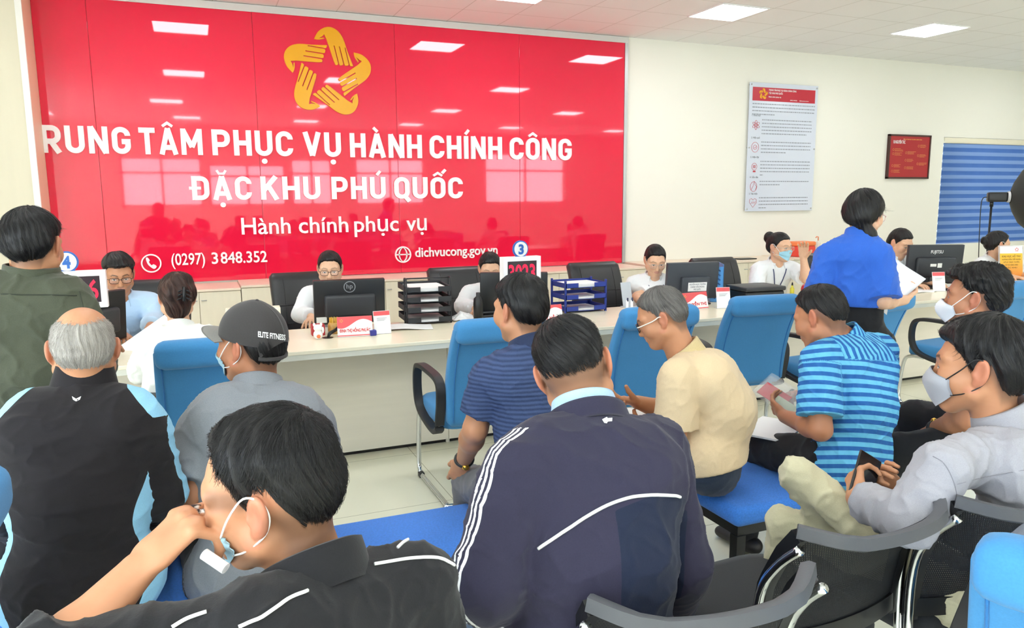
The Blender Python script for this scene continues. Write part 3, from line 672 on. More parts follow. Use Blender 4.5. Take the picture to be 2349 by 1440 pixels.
# ---- small desk things
def item(name, lab, cat, loc, rz=0, group=None): return thing(name, lab, cat, loc, rz, group)
t = item('lucky_cat', 'small white beckoning cat figure beside the cable hole', 'figurine', (.64, 4.56, ZD))
MB().ball((0, 0, .028), (.028, .024, .03), 8).ball((0, -.004, .068), (.026, .022, .022), 8).ball((-.02, 0, .088), (.008, .006, .012), 6).ball((.02, 0, .088), (.008, .006, .012), 6).ball((.028, -.01, .055), (.008, .008, .02), 6).build('body', m_paper, t, smooth=True)
MB().ball((0, -.022, .02), (.012, .006, .012), 6).build('orange_tag', mat('orange_tag', 'F08050', .5), t, smooth=True)
t = item('gift_box', 'small dark red box under the wide black monitor', 'box', (.66, 4.70, ZD)); MB().rbox((-.04, -.03, 0), (.04, .03, .07), .006).build('body', mat('dark_red_card', 'B8323C', .5), t)
t = item('snack_jar', 'clear jar of golden sweets beside the red box', 'jar', (.765, 4.72, ZD))
MB().lathe([(0, 0), (.034, .0), (.042, .02), (.042, .055), (.034, .07), (0, .07)], n=18).build('jar', mat('amber_jar', 'C89A54', .2, var=.4, vscale=60), t, smooth=True)
mb = MB(); random.seed(5)
for i in range(9):
    a = i*.7; mb.box((.025*math.cos(a)-.006, .025*math.sin(a)-.003, .06), (.025*math.cos(a)+.006, .025*math.sin(a)+.003, .1), rot=Matrix.Rotation(a, 3, 'Z'))
setp(mb.build('sweets', mat('gold_wrapper', 'E8B84C', .3), t), kind='stuff')
t = item('ink_pad', 'small dark blue ink pad between the name plate and card stand', 'ink pad', (.967, 4.545, ZD)); MB().rbox((-.02, -.02, 0), (.02, .02, .035), .006).build('body', mat('indigo_plastic', '3A3C96', .4), t)
t = item('paper_sheet', 'loose white sheet lying on the counter before the mesh trays', 'paper', (1.24, 4.72, ZD), math.radians(-12)); MB().grid(lambda u, v: ((u-.5)*.30, (v-.5)*.2, .008+.005*math.sin(u*5)), 10, 4, .001).build('sheet', m_paper, t)
t = item('sanitizer_bottle', 'black bottle standing on the counter right of the mesh trays', 'bottle', (1.735, 4.76, ZD)); MB().lathe([(0, 0), (.032, 0), (.034, .12), (.03, .16), (.014, .175), (.014, .2), (0, .2)], n=16).build('body', m_black, t, smooth=True)
MB().rbox((-.04, -.04, 0), (.04, .04, .012), .004).build('base', m_black, t)
t = item('tissue_wad', 'crumpled white tissue by the mesh trays', 'tissue', (1.67, 4.90, ZD))
random.seed(3); MB().grid(lambda u, v: ((u-.5)*.17+random.uniform(-.012, .012), (v-.5)*.13+random.uniform(-.01, .01), .008+.05*math.sin(math.pi*u)*math.sin(math.pi*v)*random.uniform(.6, 1.1)), 9, 7, .001).build('tissue', m_paper, t)
t = item('desk_phone', 'dark phone lying on the counter before the clerk at the 3023 display', 'phone', (1.83, 4.86, ZD)); MB().rbox((-.05, -.03, 0), (.09, .05, .03), .01).build('body', m_black, t)
MB().rbox((-.045, .0, .03), (.085, .02, .05), .01).build('handset', m_dk, t)
t = item('card_holder', 'grey upright card holder beside the clerk at the slate monitor', 'card holder', (3.02, 5.0-.06, ZD), math.radians(12))
MB().box((-.05, -.002, .005), (.05, .002, .19), rot=Matrix.Rotation(-.2, 3, 'X'), piv=(0, 0, 0)).build('panel', mat('grey_acrylic', 'C4CBD4', .3), t); MB().rbox((-.055, -.06, 0), (.055, .03, .008), .003).build('base', mat('grey_acrylic', 'C4CBD4', .3), t)
t = item('pen_stand', 'white pen stand with two chained blue pens on the counter', 'pen stand', (2.70, 4.40, ZD))
MB().rbox((-.035, -.03, 0), (.035, .03, .012), .005).build('base', m_paper, t)
for s_ in (-1, 1):
    MB().tube([(s_*.018, 0, .01), (s_*.018, 0, .135)], .009, 10).build('holder', m_paper, t, smooth=True)
    MB().tube([(s_*.018, -.012, .012), (s_*.018, -.012, .055)], .006, 8).build('pen', mat('blue_pen', '3034A0', .4), t, smooth=True)
    MB().tube([(s_*.018, -.004, .128), (s_*.018, -.004, .152)], .006, 8).build('pen_cap', mat('navy_cap', '2A2E50', .4), t, smooth=True)
t = item('laser_printer', 'low black printer between the slate monitor and the masked clerk', 'printer', (4.06, 4.76, ZD), math.radians(-4))
MB().rbox((-.17, -.14, 0), (.19, .12, .10), .018).build('body', m_black, t, auto=40); MB().rbox((-.175, -.15, .10), (.195, .13, .135), .012).build('scanner_lid', m_dk, t, auto=40)
MB().rbox((-.14, -.144, .03), (.12, -.130, .055), .004).build('paper_slot', mat('slot', '0C0C0D', .4), t); MB().box((.0, -.155, .0), (.06, -.142, .02)).build('label', mat('cyan_label', '8ED0EA', .4), t)
t = item('ring_binder', 'blue perforated file box standing behind the slate monitor', 'file box', (4.02, 5.3, ZD), math.radians(-8))
t.location = (3.855, 4.99, ZD); t.rotation_euler[2] = -.5
bb = MB().box((-.05, -.13, 0), (.05, .13, .005)); bb.box((-.05, -.13, 0), (-.046, .13, .30)).box((.046, -.13, 0), (.05, .13, .30)).box((-.05, -.13, 0), (.05, -.126, .28)); bb.build('box', mat('sky_blue_plastic', '4F94D4', .4), t)
mb = MB()
for i in range(7):
    for j in range(2): mb.box((-.032+.035*j, -.1315, .03+.036*i), (-.008+.035*j, -.1295, .042+.036*i), rot=Matrix.Rotation(.6, 3, 'Y'))
mb.build('slots', mat('slot_blue', '1E4E86', .5), t)
t = item('glue_bottle', 'small yellow bottle before the masked clerk', 'bottle', (4.62, 5.04-.1, ZD)); MB().lathe([(0, 0), (.018, 0), (.018, .06), (.008, .07), (.008, .085), (0, .085)], n=14).build('body', mat('yellow_plastic', 'EFE04A', .4), t, smooth=True)
MB().lathe([(0, .085), (.008, .085), (.005, .11), (0, .11)], n=10).build('cap', m_black, t)
t = item('tape_dispenser', 'black tape dispenser with a red roll on the counter', 'tape dispenser', (4.78, 4.93, ZD), .3)
MB().rbox((-.03, -.03, 0), (.12, .03, .03), .01).build('base', m_black, t); 
MB().tube([(.05, -.028, .06), (.05, .028, .06)], .055, 18).build('wheel', m_black, t); MB().tube([(-.03, -.02, .045), (-.03, .02, .045)], .045, 18).build('tape_roll', mat('red_tape', 'D23440', .4), t)
t = item('paper_sheet', 'white documents spread on the counter before the rightmost monitor', 'paper', (5.75, 4.72, ZD), -.3); MB().box((-.15, -.1, 0), (.15, .1, .006)).box((-.1, -.12, .006), (.18, .06, .01), rot=Matrix.Rotation(.3, 3, 'Z')).build('sheets', m_paper, t)
t = item('paper_sheet', 'white form tilted up beside the woman with the hair clip', 'paper', (-.27, 4.66, ZD+.055), .25); t.rotation_euler = (.35, -.55, .3); MB().box((-.16, -.11, 0), (.16, .11, .003)).build('sheet', m_paper, t)
t = item('keyboard', 'dark keyboard under the papers near the woman in blue', 'keyboard', (5.98, 4.50+.0, ZD), -.3); t.location = (6.22, 4.52, ZD); MB().rbox((-.2, -.06, 0), (.2, .06, .02), .006).build('body', m_dk, t)
# ---- things on the cream wall
po = thing('information_board', 'tall pale information board with red header and line icons on the cream wall', 'information board', (7.45, YW-.03, 2.24))
PW, PH = 1.17, 1.69
MB().rbox((-PW/2, -.008, -PH/2), (PW/2, 0, PH/2), .003, 2).build('panel', mat('pale_blue_acrylic', 'DCE3F0', .12, spec=.6), po)
MB().box((-PW/2+.05, -.0105, PH/2-.235), (PW/2-.05, -.0085, PH/2-.06)).build('red_header', mat('board_red', 'C8283C', .3), po)
for sx_ in (-1, 1):
    for z in (-PH/2+.03, 0, PH/2-.03): MB().tube([(sx_*(PW/2-.025), -.016, z), (sx_*(PW/2-.025), .028, z)], .011, 10).build('standoff', m_alu, po, smooth=True)
mb = MB()
for k in range(5):
    a = -2*math.pi*k/5; mb.poly([((x*math.cos(a)-y*math.sin(a))*.00026-.36, (x*math.sin(a)+y*math.cos(a))*.00026+PH/2-.145) for x, y in ho], .002, (0, -.0108, 0))
mb.build('emblem', m_gold, po)
mb = MB()
for w_, a, c, z, cp in (('TRUNG TÂM PHỤC VỤ HÀNH CHÍNH CÔNG', -.27, .2, -.10, .022), ('ĐẶC KHU PHÚ QUỐC', -.27, -.03, -.14, .022), ('Hành chính phục vụ', -.27, -.06, -.185, .016), ('(0297) 3 848.352', .1, .22, -.215, .012), ('dichvucong.gov.vn', .26, .42, -.215, .012)):
    lettering(mb, w_, (0, -.0106, 0), AX, AZ, a, c, PH/2+z, cp, .001, .02)
mb.build('header_lettering', m_wprint, po)
random.seed(11); mb = MB(); z = PH/2-.275
def para(x0, x1, z, n, last):
    for i in range(n):
        x = x0; xe = x1 if i < n-1 else x0+(x1-x0)*last
        while x < xe:
            w_ = random.uniform(.015, .045); mb.box((x, -.0095, z-.006-.045*i), (min(x+w_, xe), -.0083, z+.007-.045*i)); x += w_+.009
para(-.53, .54, z, 4, .35)
zz = [.325, .035, -.22, -.485, -.705]
for zc_, n, l_ in zip(zz, (5, 4, 5, 2, 4), (.9, .5, .06, .4, .15)): para(-.36, .5, zc_+.04, n, l_)
mb.build('printed_lines', mat('board_text_grey', '9AA0AC', .6), po)
mb = MB()
for w_, zc_ in zip(('1. Khoa học', '2. Hiệu quả', '3. Hiện đại', '4. Gần dân', '5. Thân thiện'), zz): lettering(mb, w_, (0, -.0086, 0), AX, AZ, -.53, -.39, zc_+.085, .022, .0006, .01)
mb.build('headings', mat('board_heading', '5E6470', .6), po)
m_ico = mat('icon_red', 'C43A48', .5)
for j, zc_ in enumerate(zz):
    mb = MB(); c0 = (-.46, -.009, zc_-.03); circ = lambda rx, rz_, ro, n=22: [(c0[0]+rx*math.cos(a)*math.cos(ro)-rz_*math.sin(a)*math.sin(ro), c0[1], c0[2]+rx*math.cos(a)*math.sin(ro)+rz_*math.sin(a)*math.cos(ro)) for a in np.linspace(0, 2*math.pi, n+1)[:-1]]
    if j == 0:
        for ro in (0, 1.05, 2.1): mb.tube(circ(.025, .075, ro), .003, 5, closed=True)
        mb.tube(circ(.014, .014, 0), .003, 5, closed=True)
    elif j == 1: mb.tube(circ(.07, .08, 0), .003, 5, closed=True); mb.tube(circ(.035, .035, 0), .003, 5, closed=True); mb.tube([(-.475, -.009, zc_-.03), (-.462, -.009, zc_-.045), (-.44, -.009, zc_-.015)], .003, 5)
    elif j == 2: mb.tube(circ(.05, .055, 0), .003, 5, closed=True); mb.tube(circ(.03, .012, .8), .003, 5, closed=True); mb.tube(circ(.03, .012, -.8), .003, 5, closed=True); mb.box((-.485, -.011, zc_-.12), (-.435, -.007, zc_-.095))
    elif j == 3: mb.tube(circ(.065, .08, 0), .003, 5, closed=True); mb.tube([(-.51, -.009, zc_-.09), (-.47, -.009, zc_-.02), (-.45, -.009, zc_+.06), (-.43, -.009, zc_-.0), (-.40, -.009, zc_-.03), (-.42, -.009, zc_-.08)], .003, 5)
    else:
        mb.tube([(-.46, -.009, zc_-.1), (-.53, -.009, zc_-.02), (-.525, -.009, zc_+.03), (-.49, -.009, zc_+.045), (-.46, -.009, zc_+.02), (-.43, -.009, zc_+.045), (-.395, -.009, zc_+.03), (-.39, -.009, zc_-.02)], .003, 5, closed=True)
        for q in range(3): mb.tube([(-.5+.03*q, -.009, zc_-.04), (-.47+.03*q, -.009, zc_-.005)], .003, 5)
    mb.v = [(c0[0]+(p_[0]-c0[0])*.85, p_[1], c0[2]+(p_[2]-c0[2])*.82) for p_ in mb.v]
    mb.build('icon', m_ico, po)
fr = thing('framed_notice', 'dark framed red notice with gold lines on the wall left of the blind', 'notice', (9.86, YW-.02, 2.16))
FW, FH = .855, .64
f = MB()
f.box((-FW/2, -.02, -FH/2), (FW/2, .02, -FH/2+.025)).box((-FW/2, -.02, FH/2-.025), (FW/2, .02, FH/2)).box((-FW/2, -.02, -FH/2), (-FW/2+.025, .02, FH/2)).box((FW/2-.025, -.02, -FH/2), (FW/2, .02, FH/2)).build('frame', mat('dark_brown_frame', '4A2A26', .4), fr)
MB().box((-FW/2+.02, -.012, -FH/2+.02), (FW/2-.02, .01, FH/2-.02)).build('red_print', mat('notice_red', 'B4232C', .3, spec=.5), fr)
mb = MB(); random.seed(4)
lettering(mb, '10 NGUYÊN TẮC', (0, -.0125, 0), AX, AZ, -.34, -.10, .19, .045, .001, .03)
mb.build('heading', m_wprint, fr)
mb = MB(); lettering(mb, 'TRUNG TÂM PHỤC VỤ HÀNH CHÍNH CÔNG', (0, -.0125, 0), AX, AZ, -.14, .24, .245, .014, .001, .02)
for cx_, zs in ((-.33, (.10, .04, -.13, -.21)), (-.07, (.06, -.05, -.16)), (.18, (.16, .02, -.10))):
    for z in zs:
        mb.tube([(cx_+.016*math.cos(a), -.0125, z+.016*math.sin(a)) for a in np.linspace(0, 6.28, 11)[:-1]], .0018, 4, closed=True)
        for q in range(3):
            x = cx_+.03; xe = x+random.uniform(.1, .17)
            while x < xe: w_ = random.uniform(.012, .03); mb.box((x, -.0135, z+.012-.016*q), (min(x+w_, xe), -.012, z+.017-.016*q)); x += w_+.006
mb.build('gold_lines', mat('notice_gold', 'E8A85C', .5), fr)
# ---- studio light on a stand by the window
sl = thing('studio_light', 'black studio lamp with a big umbrella softbox on a stand before the blind', 'studio light', (8.62, 6.0, 0))
sp_ = aty(2275, 462, 6.0); sl.location = (sp_[0], 6.0, 0); hz = sp_[2]; sl.rotation_euler = (0, 0, -.75)
MB().tube([(0, 0, .3), (0, 0, hz)], .012, 10).build('pole', m_black, sl, smooth=True)
for k in range(3):
    a = k*2.094+.4; MB().tube([(0, 0, .42), (.42*math.cos(a), .42*math.sin(a), .012)], .010, 8).build('leg', m_black, sl, smooth=True)
R_ = Matrix.Rotation(math.radians(5), 3, 'Y'); zc_ = hz+.05
MB().rbox((-.05, -.055, -.055), (.15, .055, .055), .02, rot=Matrix.Identity(3)).build('lamp_head', m_black, sl, auto=40, loc=(0, 0, zc_))
MB().tube([(0, 0, zc_-.11), (.0, 0, zc_-.04)], .02, 10).build('bracket', m_black, sl, smooth=True)

MB().tube([(.15, 0, zc_), (.175, 0, zc_)], .062, 20).build('mount_ring', mat('pale_ring', 'E6E6E6', .4), sl)
bx = MB(); prof = [(.07, .18), (.18, .22), (.32, .30), (.42, .42), (.46, .56)]; nn = 16
vs = [(x, r*math.cos(2*math.pi*j/nn), zc_+r*math.sin(2*math.pi*j/nn)) for r, x in prof for j in range(nn)]
fs = [(i*nn+j, (i+1)*nn+j, (i+1)*nn+(j+1) % nn, i*nn+(j+1) % nn) for i in range(4) for j in range(nn)]
bx.add(vs, fs).build('softbox', mat('softbox_black_nylon', '2B2D2C', .6), sl, auto=60)
MB().tube([(.561, r*math.cos(0)*0, zc_) for r in (0,)]+[(.575, 0, zc_)], .455, nn).build('front_diffuser', mat('softbox_white', 'EEEEEE', .8), sl)
MB().tube(spline([(-.05, 0, zc_), (-.09, .02, zc_-.02), (-.10, .02, zc_-.15), (-.085, .03, zc_-.55), (-.06, .05, .6), (-.03, .08, .05)], 6), .005, 6).build('power_cord', m_black, sl, smooth=True)

t = item('document_box', 'plain pale document box standing on the counter behind the capped man', 'box', (.30, 4.88, ZD), -.05)
MB().rbox((-.16, -.05, 0), (.16, .05, .17), .004, 2).build('box', mat('pale_box_card', 'EFE8D2', .5), t)
# ------------------------------------------------------------------ seats
def loft(mb, rings, m=0):
    """rings: (centre, ax, ay, a, b, exponent)"""
    n = 32; vs = []
    for c, ax, ay, a, b_, e in rings:
        c, ax, ay = np.array(c, float), np.array(ax, float), np.array(ay, float)
        for j in range(n):
            t = 2*math.pi*j/n; ct, st = math.cos(t), math.sin(t)
            vs.append(c+ax*a*math.copysign(abs(ct)**(2/e), ct)+ay*b_*math.copysign(abs(st)**(2/e), st))
    k = len(rings); fs = [(i*n+j, i*n+(j+1) % n, (i+1)*n+(j+1) % n, (i+1)*n+j) for i in range(k-1) for j in range(n)]
    fs += [tuple(range(n-1, -1, -1)), tuple(range((k-1)*n, k*n))]
    return mb.add(vs, fs, m)
m_bfab = fabric('blue_chair_fabric', '4489C0', scale=220, var=.1); m_bfab2 = fabric('blue_bench_fabric', '4080DC', scale=150, var=.22, bump=.5)
m_arm = mat('black_polyurethane', '222326', .5, bump=.1)
def cushion_rings(z0, z1, yc, hw, th, e=6, n=18, rnd=.03):
    R = []
    for i in range(n+1):
        u = i/n; z = z0+(z1-z0)*u
        q = min(1, min(z-z0, z1-z)/rnd+.02); k = math.sqrt(max(0, 1-(1-q)**2)) if q < 1 else 1
        y, sl = yc(z); w = hw(z)-rnd*(1-k); t = th(z)*(.25+.75*k)
        R.append(((0, y, z), (1, 0, 0), (0, 1, 0), w, t, e))
    return R
BP = thing('visitor_chair', '', 'chair', (0, 0, 0), 0)
loft(MB(), [((0, .035, z), (1, 0, 0), (0, 1, 0), .25*k, .245*k, 6) for z, k in ((.40, .9), (.405, .97), (.42, 1), (.46, 1), (.485, .985), (.495, .94), (.499, .8))]).build('seat', m_bfab, BP, smooth=True)
yb = lambda z: (-.235-.30*(z-.44)-.10*max(0, z-.8)**2+.05*math.sin((z-.42)*5.4), 0)
back = loft(MB(), cushion_rings(.43, .985, yb, lambda z: .238+.008*math.sin((z-.43)*5.6), lambda z: .034, 7)).build('backrest', m_bfab, BP, smooth=True)
for sx_ in (-1, 1):
    MB().tube([(sx_*.212, yb(z)[0]-.0335, z) for z in np.linspace(.46, .89, 14)], .0035, 6).build('piping', fabric('blue_piping', '2F74B4'), back, smooth=True)
loft(MB(), cushion_rings(.885, 1.005, lambda z: (yb(.94)[0]-.012, 0), lambda z: .236, lambda z: .055, 5, 12, .045)).build('head_roll', m_bfab, BP, smooth=True)
prof = [(-.022, -.012), (.022, -.012), (.026, 0), (.022, .013), (-.022, .013), (-.026, 0)]
for sx_ in (-1, 1):
    P = spline([(sx_*.268, -.20, .44), (sx_*.268, -.235, .60), (sx_*.268, -.20, .672), (sx_*.268, -.05, .69), (sx_*.268, .14, .685), (sx_*.268, .20, .64), (sx_*.268, .205, .52), (sx_*.268, .15, .44), (sx_*.268, .0, .40), (sx_*.268, -.14, .39), (sx_*.268, -.2, .42)], 5)
    MB().sweep(P, prof, (1, 0, 0)).build('armrest', m_arm, BP, auto=50)
MB().tube(spline([(-.245, .12, .40), (-.245, .22, .395), (-.245, .275, .34), (-.245, .30, .10), (-.245, .28, .03), (-.245, .22, .0145), (-.245, -.15, .0145), (-.245, -.22, .0145), (-.22, -.25, .0145), (.22, -.25, .0145), (.245, -.22, .0145), (.245, -.15, .0145), (.245, .22, .0145), (.245, .28, .03), (.245, .30, .10), (.245, .275, .34), (.245, .22, .395), (.245, .12, .40)], 5), .0135, 10).build('sled_base', m_chrome, BP, smooth=True)
for sx_ in (-1, 1):
    f_ = MB().rbox((sx_*.245-.016, .235, 0), (sx_*.245+.016, .28, .03), .006).build('glide', m_black, BP)
vis = [((.045, 3.80), 0, 'blue visitor chair behind the woman with the hair clip'), ((1.36, 3.80), 0, 'empty blue visitor chair with black armrest left of the navy polo man'),
       ((2.30, 3.80), -2, 'blue visitor chair behind the beige polo man'), ((3.15, 3.92), -6, 'empty blue visitor chair between the beige polo man and the striped shirt man'),
       ((3.83, 3.72), 4, 'blue visitor chair beside the standing woman in blue'), ((5.16, 3.78), 4, 'blue visitor chair at the right edge behind the white masked man')]
for i, ((x, y), a, lb) in enumerate(vis):
    o = BP if i == 0 else copy_tree(BP); o.location = (x, y, 0); o.rotation_euler = (0, 0, math.radians(a)); o['label'] = lb; o['group'] = 'blue visitor chairs along the counter'
o = copy_tree(BP); q = at(2235, 1225, 1.30); a = math.radians(-62)
o.rotation_euler = (0, 0, a); lc = Matrix.Rotation(a, 3, 'Z') @ Vector((-.235, -.41, 0)); o.location = (q[0]-lc.x, q[1]-lc.y, 0); o['label'] = 'blue visitor chair in the near right corner, only its back top showing'; o['group'] = 'near blue chairs'
o = copy_tree(BP); o.rotation_euler = (0, 0, math.radians(90)); o.location = (-.85, 1.74, 0); o['label'] = 'blue visitor chair cut by the left edge beside the white haired man'; o['group'] = 'near blue chairs'
# ---- benches
m_fr = mat('black_steel', '17181A', .4, .3)
def bench(x0, x1, y0, y1, lab):
    t = thing('waiting_bench', lab, 'bench', ((x0+x1)/2, (y0+y1)/2, 0), 0, 'blue waiting benches'); w, d_ = (x1-x0)/2, (y1-y0)/2
    MB().rbox((-w, -d_, .375), (w, d_, .452), .03, 5).build('seat_cushion', m_bfab2, t, smooth=True)
    MB().box((-w+.02, -d_+.02, .34), (w-.02, -d_+.05, .377)).box((-w+.02, d_-.05, .34), (w-.02, d_-.02, .377)).box((-w+.02, -d_+.05, .34), (-w+.05, d_-.05, .377)).box((w-.05, -d_+.05, .34), (w-.02, d_-.05, .377)).box((-w+.05, -.015, .345), (w-.05, .015, .377)).build('frame', m_fr, t)
    for sx_ in (-1, 1):
        for sy in (-1, 1): MB().box((sx_*(w-.035)-.02, sy*(d_-.035)-.02, 0), (sx_*(w-.035)+.02, sy*(d_-.035)+.02, .34)).build('leg', m_fr, t)
    return t
bench(-1.05, .93, 2.06, 2.585, 'blue upholstered bench under the white haired man and the capped man')
bench(1.02, 1.52, 2.06, 2.585, 'short blue upholstered seat under the navy polo man')
bench(1.76, 3.25, 2.10, 2.64, 'blue upholstered bench under the beige polo man and the striped shirt man')
# ---- black mesh chairs
t = NT('black_chair_mesh'); tc = t.n('ShaderNodeTexCoord'); sp_ = t.n('ShaderNodeSeparateXYZ'); t.l(tc.outputs['Object'], sp_.inputs[0])
wv = t.math('GREATER_THAN', t.math('FRACT', t.math('MULTIPLY', t.math('ADD', sp_.outputs[0], t.math('MULTIPLY', sp_.outputs[2], .6)), 190)), .2)
w2 = t.math('GREATER_THAN', t.math('FRACT', t.math('MULTIPLY', sp_.outputs[2], 160)), .3)
t.col(lin('1E1F22')); t.p(.6, 0, .3); t.l(t.math('MAXIMUM', wv, w2), t.b.inputs['Alpha']); m_mesh = t.m
m_bseat = fabric('black_seat_fabric', '2A2C30', scale=300); m_rail = mat('grey_black_rail', '505156', .5, bump=.15)
KP = thing('mesh_chair', '', 'chair', (0, 0, 0), 0)
loft(MB(), [((0, .27, z), (1, 0, 0), (0, 1, 0), .235*k, .235*k, 4.5) for z, k in ((.405, .9), (.415, .98), (.44, 1), (.46, .985), (.472, .94), (.476, .8))]).build('seat', m_bseat, KP, smooth=True)
def kprof(z):   # side profile of the back: y at height z
    return float(np.interp(z, [.44, .55, .68, .78, .86, .92], [.06, .05, .02, -.035, -.10, -.16]))
bow = lambda x: .055*(x/.23)**2
rp = []; ZRAIL = .822
for x in np.linspace(-.235, .235, 21): rp.append((x, kprof(.86)-.045+bow(x)+(.035*max(0, abs(x)-.17)/.065), ZRAIL+.022*max(0, abs(x)-.12)/.11))
MB().sweep(rp, [(-.014, -.012), (.013, -.016), (.018, -.004), (.014, .014), (-.014, .012), (-.017, 0)], (0, .35, 1)).build('top_rail', m_rail, KP, auto=40)
MB().grid(lambda u, v: ((u-.5)*.45, kprof(.50+.32*v+.02)-.035+bow((u-.5)*.45)*(.6+.4*v), .50+.325*v), 20, 14).build('mesh_panel', m_mesh, KP, smooth=True)
for s in (-1, 1):
    MB().sweep([(s*.232, kprof(z)-.03+bow(.232)*(.6+.4*(z-.52)/.35), z) for z in np.linspace(.48, .838, 14)], [(-.012, -.016), (.012, -.016), (.012, .016), (-.012, .016)], (1, 0, 0)).build('side_frame', m_black, KP, auto=50)
MB().sweep([(x, kprof(.52)-.035+bow(x)*.6, .515) for x in np.linspace(-.232, .232, 15)], [(-.025, -.01), (.025, -.01), (.025, .01), (-.025, .01)], (0, 0, 1)).build('lower_rail', m_black, KP, auto=50)
for s in (-1, 1):
    MB().tube(spline([(s*.250, kprof(.84)+.005, .815), (s*.252, kprof(.77)+.012, .75), (s*.252, .03, .66), (s*.252, .04, .5), (s*.252, .02, .25), (s*.252, .0, .05), (s*.252, .03, .0125), (s*.252, .4, .0125), (s*.252, .46, .03), (s*.24, .45, .2), (s*.23, .43, .40)], 5), .0115, 10).build('chrome_frame', m_chrome, KP, smooth=True)
MB().tube([(-.24, .3, .395), (.24, .3, .395)], .012, 8).build('cross_bar', m_chrome, KP, smooth=True)
ks = [((.865, 1.165), -7.5, 'empty black mesh chair nearest the camera, before the navy jacket man'), ((1.425, 1.29), 3, 'empty black mesh chair between the nearest one and the grey shirt man'), ((1.905, 1.235), -5, 'black mesh chair in which the grey shirt man sits')]
for i, ((x, y), a, lb) in enumerate(ks):
    o = KP if i == 0 else copy_tree(KP); o.location = (x, y, 0); o.rotation_euler = (0, 0, math.radians(a)); o['label'] = lb; o['group'] = 'black mesh chairs in the front row'
# ---- clerks' black leather chairs (facing the hall)
m_lea = mat('black_leather', '2A2B2E', .38, var=.1, bump=.25, bscale=90)
OP = thing('office_chair', '', 'chair', (0, 0, 0), 0)
oy = lambda z: (.22+.22*(z-.5)-.05*math.sin((z-.5)*6), 0)
bk = loft(MB(), cushion_rings(.50, 1.02, oy, lambda z: .235+.02*math.sin((z-.5)*4), lambda z: .05, 5)).build('backrest', m_lea, OP, smooth=True)
for z in (.64, .78): MB().tube([(x, oy(z)[0]-.05, z) for x in np.linspace(-.215, .215, 9)], .004, 6).build('seam', m_black, bk, smooth=True)
for sx_ in (-1, 1): MB().tube([(sx_*.16, oy(z)[0]-.05, z) for z in np.linspace(.54, .98, 9)], .003, 6).build('seam', m_black, bk, smooth=True)
loft(MB(), [((0, 0, z), (1, 0, 0), (0, 1, 0), .25*k, .24*k, 5) for z, k in ((.40, .9), (.41, .97), (.44, 1), (.48, .98), (.495, .9), (.50, .75))]).build('seat', m_lea, OP, smooth=True)
for sx_ in (-1, 1):
    MB().sweep(spline([(sx_*.28, .16, .46), (sx_*.29, .17, .60), (sx_*.29, .10, .67), (sx_*.29, -.14, .67), (sx_*.29, -.19, .60), (sx_*.28, -.16, .44)], 5), prof, (1, 0, 0)).build('armrest', m_arm, OP, auto=50)
MB().tube([(0, 0, .08), (0, 0, .40)], .028, 12).build('gas_lift', m_chrome, OP, smooth=True)
for k in range(5):
    a = 2*math.pi*k/5; MB().tube([(0, 0, .10), (.28*math.cos(a), .28*math.sin(a), .06)], [.03, .018], 8).build('base_leg', m_black, OP, smooth=True)
    MB().tube([(.28*math.cos(a)-.015*math.sin(a), .28*math.sin(a)+.015*math.cos(a), .026), (.28*math.cos(a)+.015*math.sin(a), .28*math.sin(a)-.015*math.cos(a), .026)], .026, 12).build('caster', m_black, OP)
OFF = [(-.34, 5.75, 'the clerk in the light blue shirt'), (.79, 5.85, 'the clerk in glasses at the wide monitor'), (2.02, 5.72, 'the clerk at the 3023 display'), (3.26, 5.62, 'the clerk at the slate monitor'), (4.50, 5.55, 'the clerk in the blue mask'), (5.85, 5.55, 'the clerk right of the woman in blue'), (7.10, 5.75, 'the clerk with the hair bun at the right edge')]
for i, (x, y, lb) in enumerate(OFF):
    o = OP if i == 0 else copy_tree(OP); o.location = (x, y, 0); o.rotation_euler = (0, 0, math.radians((i*37 % 13)-6)); o['label'] = 'black leather office chair behind '+lb; o['group'] = 'office chairs behind the counter'
